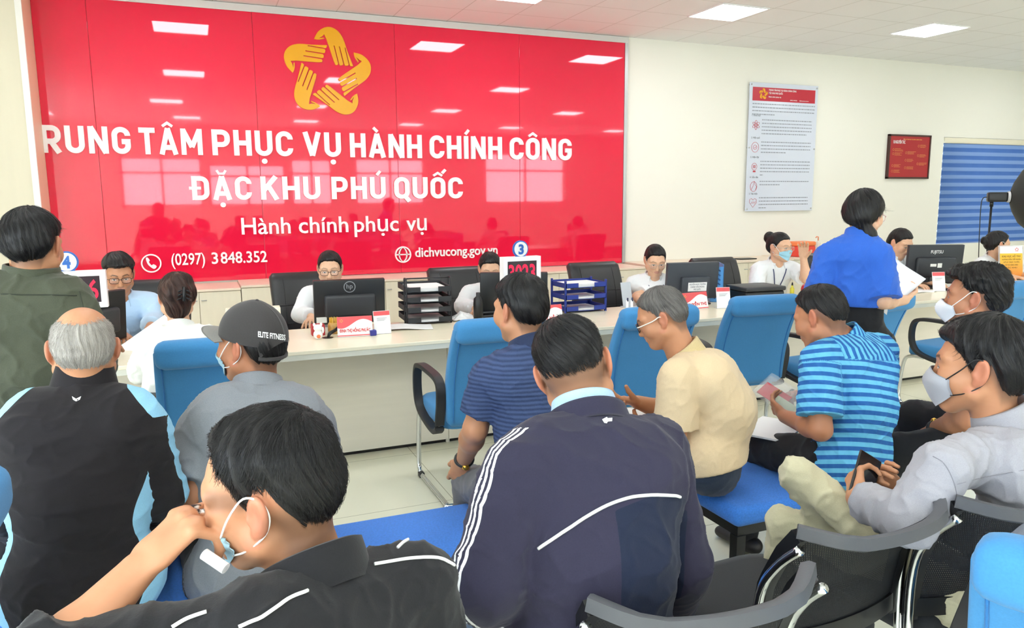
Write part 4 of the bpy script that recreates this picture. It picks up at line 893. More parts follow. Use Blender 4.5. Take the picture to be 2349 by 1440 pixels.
# ------------------------------------------------------------------ body building: blended volumes -> one smooth surface
f32 = np.float32
def unit(v): v = np.array(v, float); return v/max(np.linalg.norm(v), 1e-9)
def axis_pts(lo, hi, step, fines=()):
    out = [lo]; x = lo
    while x < hi:
        s = step
        for a, b, fs in fines:
            if a-1e-6 <= x <= b: s = min(s, fs)
            elif x < a: s = min(s, max(fs, (a-x)*.5+fs))
        x += s; out.append(x)
    return np.array(out, f32)
class Cone:
    def __init__(s, a, b, ra, rb, n=None, q=1.0, cut=None):
        s.a, s.b, s.ra, s.rb = np.array(a, float), np.array(b, float), ra, rb; s.n = None if n is None else unit(n); s.q = q; s.cut = cut
    def grow(s, o):
        r = max(s.ra, s.rb); q = 1.0 if s.n is None else min(1.0, (s.q*r+o)/(r+o))
        return Cone(s.a, s.b, s.ra+o, s.rb+o, s.n, q, s.cut)
    def bounds(s):
        r = max(s.ra, s.rb); return np.minimum(s.a, s.b)-r, np.maximum(s.a, s.b)+r
    def d(s, X, Y, Z):
        ba = s.b-s.a; l2 = max(ba@ba, 1e-9); px, py, pz = X-s.a[0], Y-s.a[1], Z-s.a[2]
        t = np.clip((px*ba[0]+py*ba[1]+pz*ba[2])/l2, 0, 1)
        vx, vy, vz = px-ba[0]*t, py-ba[1]*t, pz-ba[2]*t; r = s.ra+(s.rb-s.ra)*t; D2 = vx*vx+vy*vy+vz*vz
        if s.n is not None and s.q < .999:
            vn = vx*s.n[0]+vy*s.n[1]+vz*s.n[2]; D = np.sqrt(D2+(1/s.q**2-1)*vn*vn); dd = (D-r)*(.5+.5*s.q)
        else: dd = np.sqrt(D2)-r
        if s.cut is not None:
            for (o, n) in s.cut:
                n = unit(n); dd = np.maximum(dd, (X-o[0])*n[0]+(Y-o[1])*n[1]+(Z-o[2])*n[2])
        return dd
class Ell:
    def __init__(s, c, r, R=None): s.c = np.array(c, float); s.r = np.array(r, float); s.R = np.eye(3) if R is None else np.array(R, float)   # rows = axes
    def grow(s, o): return Ell(s.c, s.r+o, s.R)
    def bounds(s):
        e = np.sqrt(((s.R.T*s.r)**2).sum(1)); return s.c-e, s.c+e
    def d(s, X, Y, Z):
        p = (X-s.c[0], Y-s.c[1], Z-s.c[2]); k0 = 0; k1 = 0
        for i in range(3):
            w = p[0]*s.R[i, 0]+p[1]*s.R[i, 1]+p[2]*s.R[i, 2]; k0 = k0+(w/s.r[i])**2; k1 = k1+(w/s.r[i]**2)**2
        k0 = np.sqrt(k0); return k0*(k0-1)/np.maximum(np.sqrt(k1), 1e-6)
def xform(prims, c, Rc, s):
    """local prims -> world; Rc columns = right, forward, up"""
    out = []
    for op, P, k in prims:
        if isinstance(P, Cone): Q = Cone(c+Rc@P.a*s, c+Rc@P.b*s, P.ra*s, P.rb*s, None if P.n is None else Rc@P.n, P.q)
        else: Q = Ell(c+Rc@P.c*s, P.r*s, P.R@Rc.T)
        out.append((op, Q, k*s))
    return out
def field(prims, xs, ys, zs):
    V = np.full((len(xs), len(ys), len(zs)), .2, f32)
    for op, P, k in prims:
        lo, hi = P.bounds(); m = k+.02 if op == 'u' else .01
        sl = [slice(max(0, np.searchsorted(ax, lo[i]-m)-1), min(len(ax), np.searchsorted(ax, hi[i]+m)+1)) for i, ax in enumerate((xs, ys, zs))]
        if any(q.stop-q.start < 1 for q in sl): continue
        d = P.d(xs[sl[0]][:, None, None], ys[sl[1]][None, :, None], zs[sl[2]][None, None, :]).astype(f32); A = V[tuple(sl)]
        if op == 'u':
            h = np.clip(.5+.5*(A-d)/k, 0, 1); V[tuple(sl)] = A*(1-h)+d*h-k*h*(1-h)
        else:
            d = -d; h = np.clip(.5+.5*(d-A)/k, 0, 1); V[tuple(sl)] = A*(1-h)+d*h+k*h*(1-h)
    return V
def surface_net(V, xs, ys, zs, relax=1):
    s = V < 0; nx, ny, nz = V.shape
    c = s[:-1, :-1, :-1].astype(np.int8)
    for dx, dy, dz in ((1,0,0),(0,1,0),(0,0,1),(1,1,0),(1,0,1),(0,1,1),(1,1,1)): c += s[dx:nx-1+dx, dy:ny-1+dy, dz:nz-1+dz]
    act = (c > 0) & (c < 8); I, J, K = np.nonzero(act); idx = np.full(act.shape, -1, np.int32); idx[I, J, K] = np.arange(len(I))
    acc = np.zeros((len(I), 3)); cnt = np.zeros(len(I)); cs = [(a, b, d) for a in (0, 1) for b in (0, 1) for d in (0, 1)]
    for p in cs:
        for ax in range(3):
            if p[ax]: continue
            q = list(p); q[ax] = 1
            v0 = V[I+p[0], J+p[1], K+p[2]]; v1 = V[I+q[0], J+q[1], K+q[2]]; m = (v0 < 0) != (v1 < 0)
            t = np.where(m, v0/np.where(m, v0-v1, 1), 0)
            P0 = np.stack([xs[I+p[0]], ys[J+p[1]], zs[K+p[2]]], 1); P1 = np.stack([xs[I+q[0]], ys[J+q[1]], zs[K+q[2]]], 1)
            acc += np.where(m[:, None], P0+(P1-P0)*t[:, None], 0); cnt += m
    vert = acc/np.maximum(cnt, 1)[:, None]; quads = []
    for ax in range(3):
        a = s.take(range(V.shape[ax]-1), ax); b = s.take(range(1, V.shape[ax]), ax); ch = a != b
        i, j, k = np.nonzero(ch); o = [i, j, k]; u, w = [(1, 2), (2, 0), (0, 1)][ax]
        ok = (o[u] > 0) & (o[w] > 0) & (o[u] < V.shape[u]-1) & (o[w] < V.shape[w]-1); o = [q[ok] for q in o]; sg_ = a[i, j, k][ok]
        def g(du, dw):
            z = [q.copy() for q in o]; z[u] -= du; z[w] -= dw; return idx[z[0], z[1], z[2]]
        Q = np.stack([g(1, 1), g(0, 1), g(0, 0), g(1, 0)], 1); Q[~sg_] = Q[~sg_][:, ::-1]; quads.append(Q)
    Q = np.vstack(quads); Q = Q[(Q >= 0).all(1)]
    for _ in range(relax): vert = vert*.5+lap(vert, Q)*.5
    return vert, Q
def lap(v, Q):
    S = np.zeros_like(v); n = np.zeros(len(v))
    for a, b in ((0, 1), (1, 2), (2, 3), (3, 0)):
        np.add.at(S, Q[:, a], v[Q[:, b]]); np.add.at(n, Q[:, a], 1); np.add.at(S, Q[:, b], v[Q[:, a]]); np.add.at(n, Q[:, b], 1)
    return S/np.maximum(n, 1)[:, None]
def vnormals(v, Q):
    n = np.cross(v[Q[:, 2]]-v[Q[:, 0]], v[Q[:, 3]]-v[Q[:, 1]]); N = np.zeros_like(v)
    for a in range(Q.shape[1]): np.add.at(N, Q[:, a], n)
    return N/np.maximum(np.linalg.norm(N, axis=1, keepdims=True), 1e-9)
def np_mesh(name, v, Q, m, parent=None, base=None, attrs=None, smooth=True, fmat=None):
    if base is not None: v = v-np.array(base)
    me = bpy.data.meshes.new(name); k = Q.shape[1]
    me.vertices.add(len(v)); me.vertices.foreach_set('co', np.ascontiguousarray(v, f32).ravel())
    me.loops.add(Q.size); me.loops.foreach_set('vertex_index', np.ascontiguousarray(Q, np.int32).ravel())
    me.polygons.add(len(Q)); me.polygons.foreach_set('loop_start', np.arange(0, Q.size, k, dtype=np.int32)); me.polygons.foreach_set('loop_total', np.full(len(Q), k, np.int32))
    me.update(calc_edges=True)
    for an, av in (attrs or {}).items():
        at_ = me.attributes.new(an, 'FLOAT', 'POINT'); at_.data.foreach_set('value', np.ascontiguousarray(av, f32))
    o = link_mesh(name, me, m, parent, smooth)
    if fmat is not None: me.polygons.foreach_set('material_index', fmat.astype(np.int32))
    return o
def drop_faces(v, Q, keep_v, extra=()):
    Q = Q[keep_v[Q].all(1)]; used = np.zeros(len(v), bool); used[Q.ravel()] = True; mp = np.cumsum(used)-1
    return v[used], mp[Q], used
def sstep(a, b, x): t = np.clip((x-a)/(b-a), 0, 1); return t*t*(3-2*t)
_rs = np.random.RandomState(7)
_nd = [(unit(_rs.randn(3)), _rs.rand()*6.28, _rs.rand()*6.28) for _ in range(24)]
def wnoise(p, f, seed=0, n=6):
    """soft random waves, -1..1"""
    o = 0
    for i in range(n):
        d, a, b = _nd[(i+seed*5) % 24]; d2, a2, _ = _nd[(i*7+3+seed) % 24]
        o = o+np.sin((p@d)*f*(1+.25*i)+a+1.3*np.sin((p@d2)*f*.6+a2))
    return o/n*1.6
def folds(p, amp, f=38, seed=0):
    w = wnoise(p, f, seed); w2 = wnoise(p, f*.45, seed+3); r = 1-np.abs(w); w3 = wnoise(p, f*1.9, seed+5); r3 = 1-np.abs(w3); return amp*(.9*(r**4-.3)+.5*w2+.45*(r3**5-.25))
# ---- head
def head_prims(fem=0, jaw=1.0):
    P = [('u', Ell((0, -.016, .034), (.0755, .0955, .088)), .02), ('u', Ell((0, .040, -.004), (.060, .052, .080)), .03), ('u', Ell((0, -.045, .005), (.066, .060, .066)), .03)]
    for s in (-1, 1):
        P += [('u', Cone((s*.054*jaw, .010, -.050), (s*.012, .064, -.094), .026, .020), .03), ('u', Ell((s*.040, .058, -.022), (.030, .032, .034)), .02),
              ('u', Cone((s*.012, .084, .028), (s*.050, .066, .030), .013-.003*fem, .012), .014), ('s', Ell((s*.033, .107, .004), (.019, .016, .0125)), .010), ('u', Ell((s*.032, .077, .004), (.0150, .0135, .0135)), .004)]
    P += [('u', Cone((0, .084, .020), (0, .104, -.030), .0095, .0125), .012), ('u', Ell((-.013, .095, -.034), (.0085, .010, .0075)), .006), ('u', Ell((.013, .095, -.034), (.0085, .010, .0075)), .006),
          ('u', Ell((0, .080, -.058), (.030, .018, .022)), .015), ('u', Ell((0, .0925, -.0535), (.021, .0075, .0052)), .004), ('u', Ell((0, .0915, -.0635), (.018, .0080, .0060)), .004), ('s', Ell((0, .1005, -.0585), (.020, .006, .0013)), .002),
          ('u', Ell((0, .076, -.092), (.019, .016, .015)), .015)]
    for s in (-1, 1):
        Re = np.array([[math.cos(.42), s*-math.sin(.42)*-1, 0], [s*-math.sin(.42), math.cos(.42), .25], [0, -.25, 1]]); Re = np.array([unit(r) for r in Re])
        P += [('u', Ell((s*.0825, -.014, .002), (.0085, .0195, .034), Re), .008), ('s', Ell((s*.0915, -.0105, .006), (.0068, .0125, .022), Re), .004), ('u', Ell((s*.076, .002, -.004), (.006, .006, .009)), .005), ('u', Ell((s*.0765, -.004, -.026), (.0065, .010, .010)), .006)]
    return P
def Rot(yaw, pitch=0, roll=0):
    """columns right, forward, up. yaw: degrees from +Y toward +X, pitch up +, roll: right ear down +"""
    y, p, r = map(math.radians, (yaw, pitch, roll)); f = np.array([math.sin(y)*math.cos(p), math.cos(y)*math.cos(p), math.sin(p)])
    rt = np.array([math.cos(y), -math.sin(y), 0]); u = np.cross(rt, f); rt2 = rt*math.cos(r)-u*math.sin(r); u2 = rt*math.sin(r)+u*math.cos(r)
    return np.stack([rt2, f, u2], 1)
# ---- hand: wrist point, pointing direction, palm normal, thumb side (+1: thumb on cross(dir, palm) side)
def hand_prims(w, d, pn, side=1, curl=(30, 30, 25), s=1.0, thumb=(40, 25), spread=4, per=None):
    d = unit(d); pn = unit(np.array(pn)-d*np.dot(d, pn)); lat = np.cross(d, pn)*side; P = []
    w = np.array(w, float)
    P.append(('u', Cone(w-d*.005*s, w+d*.030*s, .026*s, .031*s, pn, .58), .012)); P.append(('u', Cone(w+d*.035*s-lat*.012*s, w+d*.078*s-lat*.018*s, .024*s, .0215*s, pn, .50), .012)); P.append(('u', Cone(w+d*.035*s+lat*.012*s, w+d*.082*s+lat*.020*s, .026*s, .0215*s, pn, .52), .012))
    ln = [1.0, 1.1, 1.02, .80]
    for i in range(4):
        off = (1.5-i)*.0205*s; a = math.radians((1.5-i)*spread); base = w+d*(.086-.004*abs(i-1.2))*s+lat*off-pn*.003*s
        fd = d*math.cos(a)+lat*math.sin(a); cur = base; ang = 0; c_ = per[i] if per else curl; r = .0098*s if i < 3 else .0085*s
        for j, L_ in enumerate((.044, .027, .022)):
            ang += math.radians(c_[j]); dv = fd*math.cos(ang)+pn*math.sin(ang); nx = cur+dv*L_*ln[i]*s
            P.append(('u', Cone(cur, nx, r*(1-.10*j), r*(.90-.10*j)), .0035)); cur = nx
    tb = w+d*.022*s+lat*.024*s+pn*.006*s; a, b = map(math.radians, thumb); t1 = unit(d*math.cos(a)+lat*math.sin(a)+pn*.35); t2 = unit(t1*math.cos(b)+d*.5*math.sin(b)+pn*math.sin(b)*.6-lat*.35*math.sin(b))
    m1 = tb+t1*.040*s; m2 = m1+t2*.032*s; m3 = m2+unit(t2+pn*.25)*.024*s
    P += [('u', Cone(tb, m1, .0150*s, .0118*s), .012), ('u', Cone(m1, m2, .0112*s, .0102*s), .004), ('u', Cone(m2, m3, .0100*s, .0082*s), .004)]
    return P
# ---- materials for people
def skin_mat(name, c, lipc='D69A88', browc='2A211E', rough=.48):
    t = NT(name); b = lin(c); n = t.noise(16, 4); n2 = t.noise(90, 2)
    base = t.mix(n, tuple(x*.90 for x in b[:3])+(1,), tuple(min(1, x*1.08) for x in b[:3])+(1,)); base = t.mix(t.math('MULTIPLY', n2, .25), base, lin('C07858'))
    base = t.mix(t.math('MULTIPLY', t.attr('red'), .45), base, lin('C8705C'))
    base = t.mix(t.math('MULTIPLY', t.attr('stub'), .72), base, lin('40352F'))
    base = t.mix(t.attr('lip'), base, lin(lipc)); base = t.mix(t.attr('brow'), base, lin(browc)); base = t.mix(t.attr('white'), base, lin('E8E2DC')); base = t.mix(t.attr('iris'), base, lin('1A1210'))
    t.col(base); t.p(rough, 0, .4, **{'Subsurface Weight': .0}); t.bump(n2, .12, .001); return t.m
def hair_mat(name, c, hi, rough=.38):
    t = NT(name); cx = t.n('ShaderNodeCombineXYZ'); t.l(t.attr('hu'), cx.inputs[0]); t.l(t.attr('hw'), cx.inputs[1]); t.l(t.attr('hv'), cx.inputs[2])
    n = t.noise(1, 3, vec=cx.outputs[0], stretch=(9, 9, 1.1)); n2 = t.noise(1, 2, vec=cx.outputs[0], stretch=(30, 30, 2.2)); k = t.math('POWER', t.math('MULTIPLY', t.math('ADD', n, n2), .5), 2.2)
    t.col(t.mix(t.math('MULTIPLY', k, 1.9), lin(c), lin(hi))); t.p(rough, 0, .3); t.l(t.math('GREATER_THAN', t.math('ADD', t.math('MULTIPLY', t.attr('hf'), 1.3), t.math('MULTIPLY', t.math('SUBTRACT', n2, .5), 1.5)), .5), t.b.inputs['Alpha']); t.bump(t.math('ADD', t.math('MULTIPLY', n, .6), t.math('MULTIPLY', n2, .5)), .75, .006); return t.m
H_BLACK = hair_mat('black_hair', '0B0A0B', '262425'); H_BROWN = hair_mat('dark_brown_hair', '1A100E', '5A3A30'); H_GREY = hair_mat('grey_hair', '3A3836', '8E8A86', .5); H_WHITE = hair_mat('white_hair', '6E6862', 'C8C2BA', .6)
SK = {'light': skin_mat('light_skin', 'E8BB9A'), 'mid': skin_mat('mid_skin', 'C48D69'), 'tan': skin_mat('tan_skin', 'B27A5A'), 'dark': skin_mat('brown_skin', 'A87052', '7E463C')}
m_sole = mat('dark_shoe', '1E1C1C', .5)
class Person:
    def __init__(s, name_label, base, skin='mid', res=.006, fine=.0032):
        s.base = np.array(base, float); s.label = name_label; s.skin = SK[skin]; s.res = res; s.fine = fine; s.P = []; s.fines = []; s.obj = None; s.sc = 1.0
    def torso(s, pel, c7, yaw, w=1.0, hunch=.03, depth=1.0, shw=.185, drop=.055, belly=0, sh=None, shyaw=None):
        s.pel, s.c7 = np.array(pel, float), np.array(c7, float); s.up = unit(s.c7-s.pel)
        yr = math.radians(yaw if shyaw is None else shyaw); R_ = np.array([math.cos(yr), -math.sin(yr), 0]); s.R = unit(R_-s.up*np.dot(R_, s.up)); s.F = np.cross(s.up, s.R)
        yp = math.radians(yaw); s.Rp = np.array([math.cos(yp), -math.sin(yp), 0]); s.Fp = np.array([math.sin(yp), math.cos(yp), 0])
        L_ = np.linalg.norm(s.c7-s.pel); s.L = L_; s.w = w
        s.mid = s.pel+(s.c7-s.pel)*.45-s.F*hunch; s.chest = s.c7-s.up*.135-s.F*hunch*.7
        s.shL = s.c7-s.R*shw*w-s.up*drop+s.F*.015; s.shR = s.c7+s.R*shw*w-s.up*drop+s.F*.015
        if sh is not None:
            if sh[0] is not None: s.shL = np.array(sh[0], float)
            if sh[1] is not None: s.shR = np.array(sh[1], float)
        q = .70*depth
        T = [('u', Cone(s.pel-s.Rp*.060*w, s.pel+s.Rp*.060*w, .112*w, .112*w, s.Fp, .90), .04),
             ('u', Cone(s.pel+s.up*.04-s.R*.028*w, s.mid-s.R*.028*w, .100*w, .102*w, s.F, q+.16), .04), ('u', Cone(s.pel+s.up*.04+s.R*.028*w, s.mid+s.R*.028*w, .100*w, .102*w, s.F, q+.16), .04),
             ('u', Cone(s.mid-s.R*.03*w, s.chest-s.R*.048*w, .102*w, .106*w, s.F, q+.12), .04), ('u', Cone(s.mid+s.R*.03*w, s.chest+s.R*.048*w, .102*w, .106*w, s.F, q+.12), .04),
             ('u', Cone(s.chest+s.up*.03-s.R*.085*w, s.chest+s.up*.03+s.R*.085*w, .085*w, .085*w, s.F, .80*depth), .04),
             ('u', Cone(s.shL+s.R*.02, s.shR-s.R*.02, .048, .048), .04), ('u', Cone(s.c7-s.up*.028, s.shL*.72+s.c7*.28, .046, .044), .03), ('u', Cone(s.c7-s.up*.028, s.shR*.72+s.c7*.28, .046, .044), .03)]
        if belly: T.append(('u', Ell(s.pel+(s.c7-s.pel)*.3+s.F*.05, (.13*w, .12*w*belly, .13)), .06))
        s.T = T; return s
    def head(s, c, yaw, pitch=0, roll=0, sc=1.0, fem=0, jaw=1.0):
        s.hc = np.array(c, float); s.Rh = Rot(yaw, pitch, roll); s.hs = sc; s.fem = fem
        s.HP = xform(head_prims(fem, jaw), s.hc, s.Rh, sc); nb = s.hl((0, -.022, -.062)); rn = .056-.008*fem
        s.NP = [('u', Cone(s.c7+s.F*.025, nb, rn+.004, rn, None), .035)]
        r = .135*sc; s.fines += [[(s.hc[i]-r, s.hc[i]+r, s.fine) for i in range(3)]]; return s
    def hl(s, p): return s.hc+s.Rh@(np.array(p, float)*s.hs)
    def arms(s, elL, wrL, elR, wrR, r=1.0):
        s.elL, s.wrL, s.elR, s.wrR = [np.array(q, float) for q in (elL, wrL, elR, wrR)]; s.ar = r; s.A = []
        for sh, el, wr in ((s.shL, s.elL, s.wrL), (s.shR, s.elR, s.wrR)):
            m1 = el+(wr-el)*.28
            s.A += [('u', Cone(sh, el, .050*r, .039*r), .035), ('u', Cone(el, m1, .040*r, .041*r), .02), ('u', Cone(m1, wr, .041*r, .0265*r), .02)]
        s.Hn = []; return s
    def hand(s, which, d, pn, side, fine=None, hs=1.0, **kw):
        w = s.wrL if which == 'L' else s.wrR; s.Hn += hand_prims(w, d, pn, side, s=hs, **kw); c = w+unit(d)*.08
        f_ = fine or s.fine; s.fines += [[(c[i]-.11, c[i]+.11, f_) for i in range(3)]]; return s
    def legs(s, knL, anL, knR, anR, hw=.085, r=1.0):
        s.hipL, s.hipR = s.pel-s.Rp*hw*s.w+s.Fp*.02, s.pel+s.Rp*hw*s.w+s.Fp*.02
        s.knL, s.anL, s.knR, s.anR = [np.array(q, float) for q in (knL, anL, knR, anR)]; s.G = []
        for h, k, a in ((s.hipL, s.knL, s.anL), (s.hipR, s.knR, s.anR)):
            f_ = unit(np.array([k[0]-h[0], k[1]-h[1], 0])+s.Fp*.2)
            s.G += [('u', Cone(h, k, .086*r, .060*r), .04), ('u', Cone(k, k+(a-k)*.35, .058*r, .057*r), .03), ('u', Cone(k+(a-k)*.35, a, .057*r, .040*r), .03)]
        return s
    def build(s, cat='person', extra=()):
        prims = s.T+s.A+s.G+s.NP+s.HP+s.Hn+list(extra)
        # the skin stays a little inside the clothes
        pr = []
        for op, P, k in s.T+s.G: pr.append((op, P.grow(-.016), k))
        for op, P, k in s.A: pr.append((op, P, k))
        pr += s.NP+s.HP+s.Hn+list(extra)
        lo = np.min([P.bounds()[0] for op, P, k in pr if op == 'u'], 0)-.02; hi = np.max([P.bounds()[1] for op, P, k in pr if op == 'u'], 0)+.02
        ax = [axis_pts(lo[i], hi[i], .012, [f_[i] for f_ in s.fines]) for i in range(3)]
        V = field(pr, *ax); v, Q = surface_net(V, *ax, relax=1)
        l = (v-s.hc)@s.Rh/s.hs; x, y, z = l.T; ax_ = np.abs(x); front = (y > .06)
        at_ = {}
        at_['lip'] = (sstep(1.15, .85, ((x/.0235)**2+((z+.0585)/.0115)**2))*front*(y > .078))
        bz = .026+.006*np.sin(np.clip((ax_-.012)/.040, 0, 1)*2.6)-.004*(ax_ > .045); at_['brow'] = sstep(.0048, .0022, np.abs(z-bz-.001))*sstep(.010, .014, ax_)*sstep(.054, .047, ax_)*front*(.85-.35*s.fem)
        ex, ez = (ax_-.032)/.0145, (z-.0035-.0015*np.abs((ax_-.032)/.014))/.0042; lens = ex**2+ez**2; at_['white'] = sstep(1.1, .8, lens)*front*(y > .07)
        iris = sstep(1.1, .8, ((ax_-.032)/.0055)**2+((z-.0035)/.0055)**2)*sstep(1.15, .9, lens); lash = sstep(.0022, .0012, np.abs(z-.0035-.0046*np.sqrt(np.clip(1-ex**2, 0, 1))))*(np.abs(ex) < 1.08); at_['iris'] = np.clip(iris+lash, 0, 1)*front*(y > .07)
        near = (np.linalg.norm(l, axis=1) < .16)
        for k_ in at_: at_[k_] = at_[k_]*near
        at_['red'] = (sstep(.07, .085, ax_)*(np.abs(z) < .05)*(y < .03)+sstep(1, .3, ((ax_-.042)/.02)**2+((z+.02)/.02)**2)*front*.6)*near
        az_ = np.abs(np.arctan2(l[:, 0], l[:, 1]+.012)); zl = np.interp(az_, [0, 1.2, 1.35, 1.5, 1.65, 1.9, 2.3, 3.14], [.09, .06, .02, .02, .03, .0, -.06, -.072])
        at_['stub'] = (s.stub(l) if getattr(s, 'stub', None) else sstep(zl-.035, zl+.006, z)*sstep(1.15, 1.4, az_)*sstep(.081, .076, ax_)*sstep(-.105, -.085, z)*(0 if s.fem else .85))*near
        s.obj = np_mesh('person', v, Q, s.skin, None, s.base, at_); s.obj.location = s.base; setp(s.obj, s.label, cat)
        s.bvh = BVHTree.FromPolygons([tuple(p) for p in v], [tuple(q) for q in Q.tolist()]); s.bv, s.bq = v, Q
        return s
    # ---- clothes from subsets of the volumes
    def garment(s, name, prims, o, m, k=None, res=None, wr=.004, wf=38, seed=0, attrs=None, relax=2, sub=(), label=None, clip=None, hole=None):
        res = res or s.res; pr = [(op, P.grow(o) if op == 'u' else P, kk if k is None else k) for op, P, kk in prims]+list(sub)
        lo = np.min([P.bounds()[0] for op, P, kk in pr if op == 'u'], 0)-.02; hi = np.max([P.bounds()[1] for op, P, kk in pr if op == 'u'], 0)+.02
        ax = [axis_pts(lo[i], hi[i], res) for i in range(3)]; V = field(pr, *ax)
        if clip:
            for (oo, n) in clip:
                n = unit(n); V = np.maximum(V, ((ax[0]-oo[0])*n[0])[:, None, None]+((ax[1]-oo[1])*n[1])[None, :, None]+((ax[2]-oo[2])*n[2])[None, None, :]).astype(f32)
        v, Q = surface_net(V, *ax, relax=relax); N = vnormals(v, Q)
        if wr:
            f_ = folds(v, wr, wf, seed)
            for (oo, n) in (clip or []): f_ = f_*sstep(.002, .03, -((v-np.array(oo))@unit(n)))
            v = v+N*(1.35*f_)[:, None]
        A = {}
        if attrs: A = attrs(v, N)
        ob = np_mesh(name, v, Q, m, s.obj, s.base, A)
        if label: ob['label'] = label
        return ob, v, Q
    def sleeve(s, which, upto, loose=.006, flare=.0):
        """sleeve volumes, cut flat at fraction 'upto' of the upper arm (<=1) or 1+fraction of the forearm"""
        sh, el, wr = (s.shL, s.elL, s.wrL) if which == 'L' else (s.shR, s.elR, s.wrR); a = s.ar; r0, r1, r2 = .050*a+loose*.5, .0405*a+loose, .029*a+loose
        if upto <= 1:
            e = sh+(el-sh)*upto; d = unit(el-sh); return [('u', Cone(sh, e+d*.06, r0, r0+(r1-r0)*upto+flare, cut=[(e, d)]), .02)]
        f_ = upto-1; e = el+(wr-el)*f_; d = unit(wr-el)
        return [('u', Cone(sh, el, r0, r1), .02), ('u', Cone(el, e+d*.05, r1, r1+(r2-r1)*f_+flare, cut=[(e, d)]), .02)]
    def collar(s, m, h=.042, r0=(.074, .068), r1=(.064, .060), fold=.0, gap=30, up=None, name='collar', off=(0, 0, 0), th=.004, tilt=0, stand=0):
        ax_ = unit(s.hl((0, -.03, -.05))-s.c7) if up is None else unit(up)
        ax_ = unit(ax_*.6+s.up*.4); R_ = unit(s.R-ax_*np.dot(s.R, ax_)); F_ = np.cross(ax_, R_); c = s.c7+s.F*.012+ax_*.007+np.array(off)
        prof = [(0.0, 0.0), (.5, .5), (1.0, 1.0)]
        def fn(u, v):
            a = math.radians(gap)+(2*math.pi-2*math.radians(gap))*u; dirv = R_*math.sin(a), F_*math.cos(a)
            fr = .5+.5*math.cos(a)
            if v < .45 or not fold: t = v/.45 if fold else v; rx, ry, hh = r0[0]+(r1[0]-r0[0])*t, r0[1]+(r1[1]-r0[1])*t, h*t
            else: t = (v-.45)/.55; rx, ry, hh = r1[0]+.004+fold*t, r1[1]+.004+fold*t, h-(h+.012+.018*fr)*t
            return c+dirv[0]*rx+dirv[1]*ry+ax_*(hh-.035*fr*(1 if fold or stand == 0 else .4))
        mb = MB(); mb.grid(fn, 48, 12, th); mb.v = [tuple(np.array(p)-s.base) for p in mb.v]
        return mb.build(name, m, s.obj, smooth=True)
    # ---- hair: a shell growing out of the skull, with hairline given by azimuth
    def hair(s, m, line, top=.020, side=.010, back=.012, quiff=0, extra=(), bald=None, wave=.0015, res=None, seed=0, name='hair', whorl=(0, -.05, .10), soft=.012, lf=55, swirl=1.0, strands=0, slen=.03, cut=None, srad=.00035, front=1.0, fade=None, rootmin=.0025):
        fade = fade or (.003 if s.fem else .0095)
        res = res or max(.0026, s.fine*.9); sk = head_prims()[:3]
        lo, hi = np.array((-.13, -.16, -.16)), np.array((.13, .16, .19))
        for op, P, k in extra: a, b = P.bounds(); lo = np.minimum(lo, a-.015); hi = np.maximum(hi, b+.015)
        ax = [axis_pts(lo[i], hi[i], res) for i in range(3)]; V = field([('u', P, k) for op, P, k in sk], *ax)
        X, Y, Z = np.meshgrid(*ax, indexing='ij', sparse=True)
        def thick(X, Y, Z):
            az = np.abs(np.arctan2(X, Y+.012)); L_ = np.interp(az, np.radians([p[0] for p in line]), [p[1] for p in line]); m_ = sstep(-soft, soft, Z-L_)
            up_ = sstep(.03, .10, Z); bk = sstep(1.4, 2.6, az); t = side+(top-side)*up_+(back-side)*bk*(1-up_)
            if quiff: t = t+quiff*sstep(.02, .085, Y)*sstep(.05, .10, Z)
            rp_ = np.where(az > 1.1, .22+.78*sstep(.0, .055, Z-L_), .5+.5*sstep(0, .025, Z-L_)); t = -.008+(t*rp_+.008)*m_
            if bald is not None: t = np.minimum(t, bald(X, Y, Z, m_))
            return t
        T_ = thick(X, Y, Z).astype(f32); V = V-T_
        if extra:
            for op, P, k in extra:
                d = P.d(X, Y, Z).astype(f32); h = np.clip(.5+.5*(V-d)/k, 0, 1); V = V*(1-h)+d*h-k*h*(1-h)
        if cut is not None: V = np.maximum(V, cut(X, Y, Z).astype(f32))
        v, Q = surface_net(V, *ax, relax=1)
        wv = np.array(whorl, float); rel = v-wv; u_ = np.arctan2(rel[:, 0], rel[:, 1]); ds = np.linalg.norm(rel, axis=1)
        N = vnormals(v, Q); ua = u_+swirl*6*ds+.12*wnoise(v, 30, seed); hu, hw = np.cos(ua), np.sin(ua); v = v+N*(wave*(wnoise(np.stack([hu*9, hw*9, ds*14], 1), 2.2, seed+1)+.6*wnoise(v, lf, seed)))[:, None]
        tk = thick(v[:, 0], v[:, 1], v[:, 2]); ex_ = np.zeros(len(v), bool)
        for op, P, k in extra: ex_ |= P.d(v[:, 0], v[:, 1], v[:, 2]) < .012
        keep = (tk > -.0045) | ex_; v, Q, used = drop_faces(v, Q, keep); hf = np.maximum(sstep(-.0045, fade, tk), ex_*1.0)[used]; hu, hw, ds = hu[used], hw[used], ds[used]; N = N[used]; tk = tk[used]
        w = s.hc+(v*s.hs)@s.Rh.T; s.hair_obj = np_mesh(name, w, Q, m, s.obj, s.base, {'hu': hu, 'hw': hw, 'hv': ds*10, 'hf': hf})
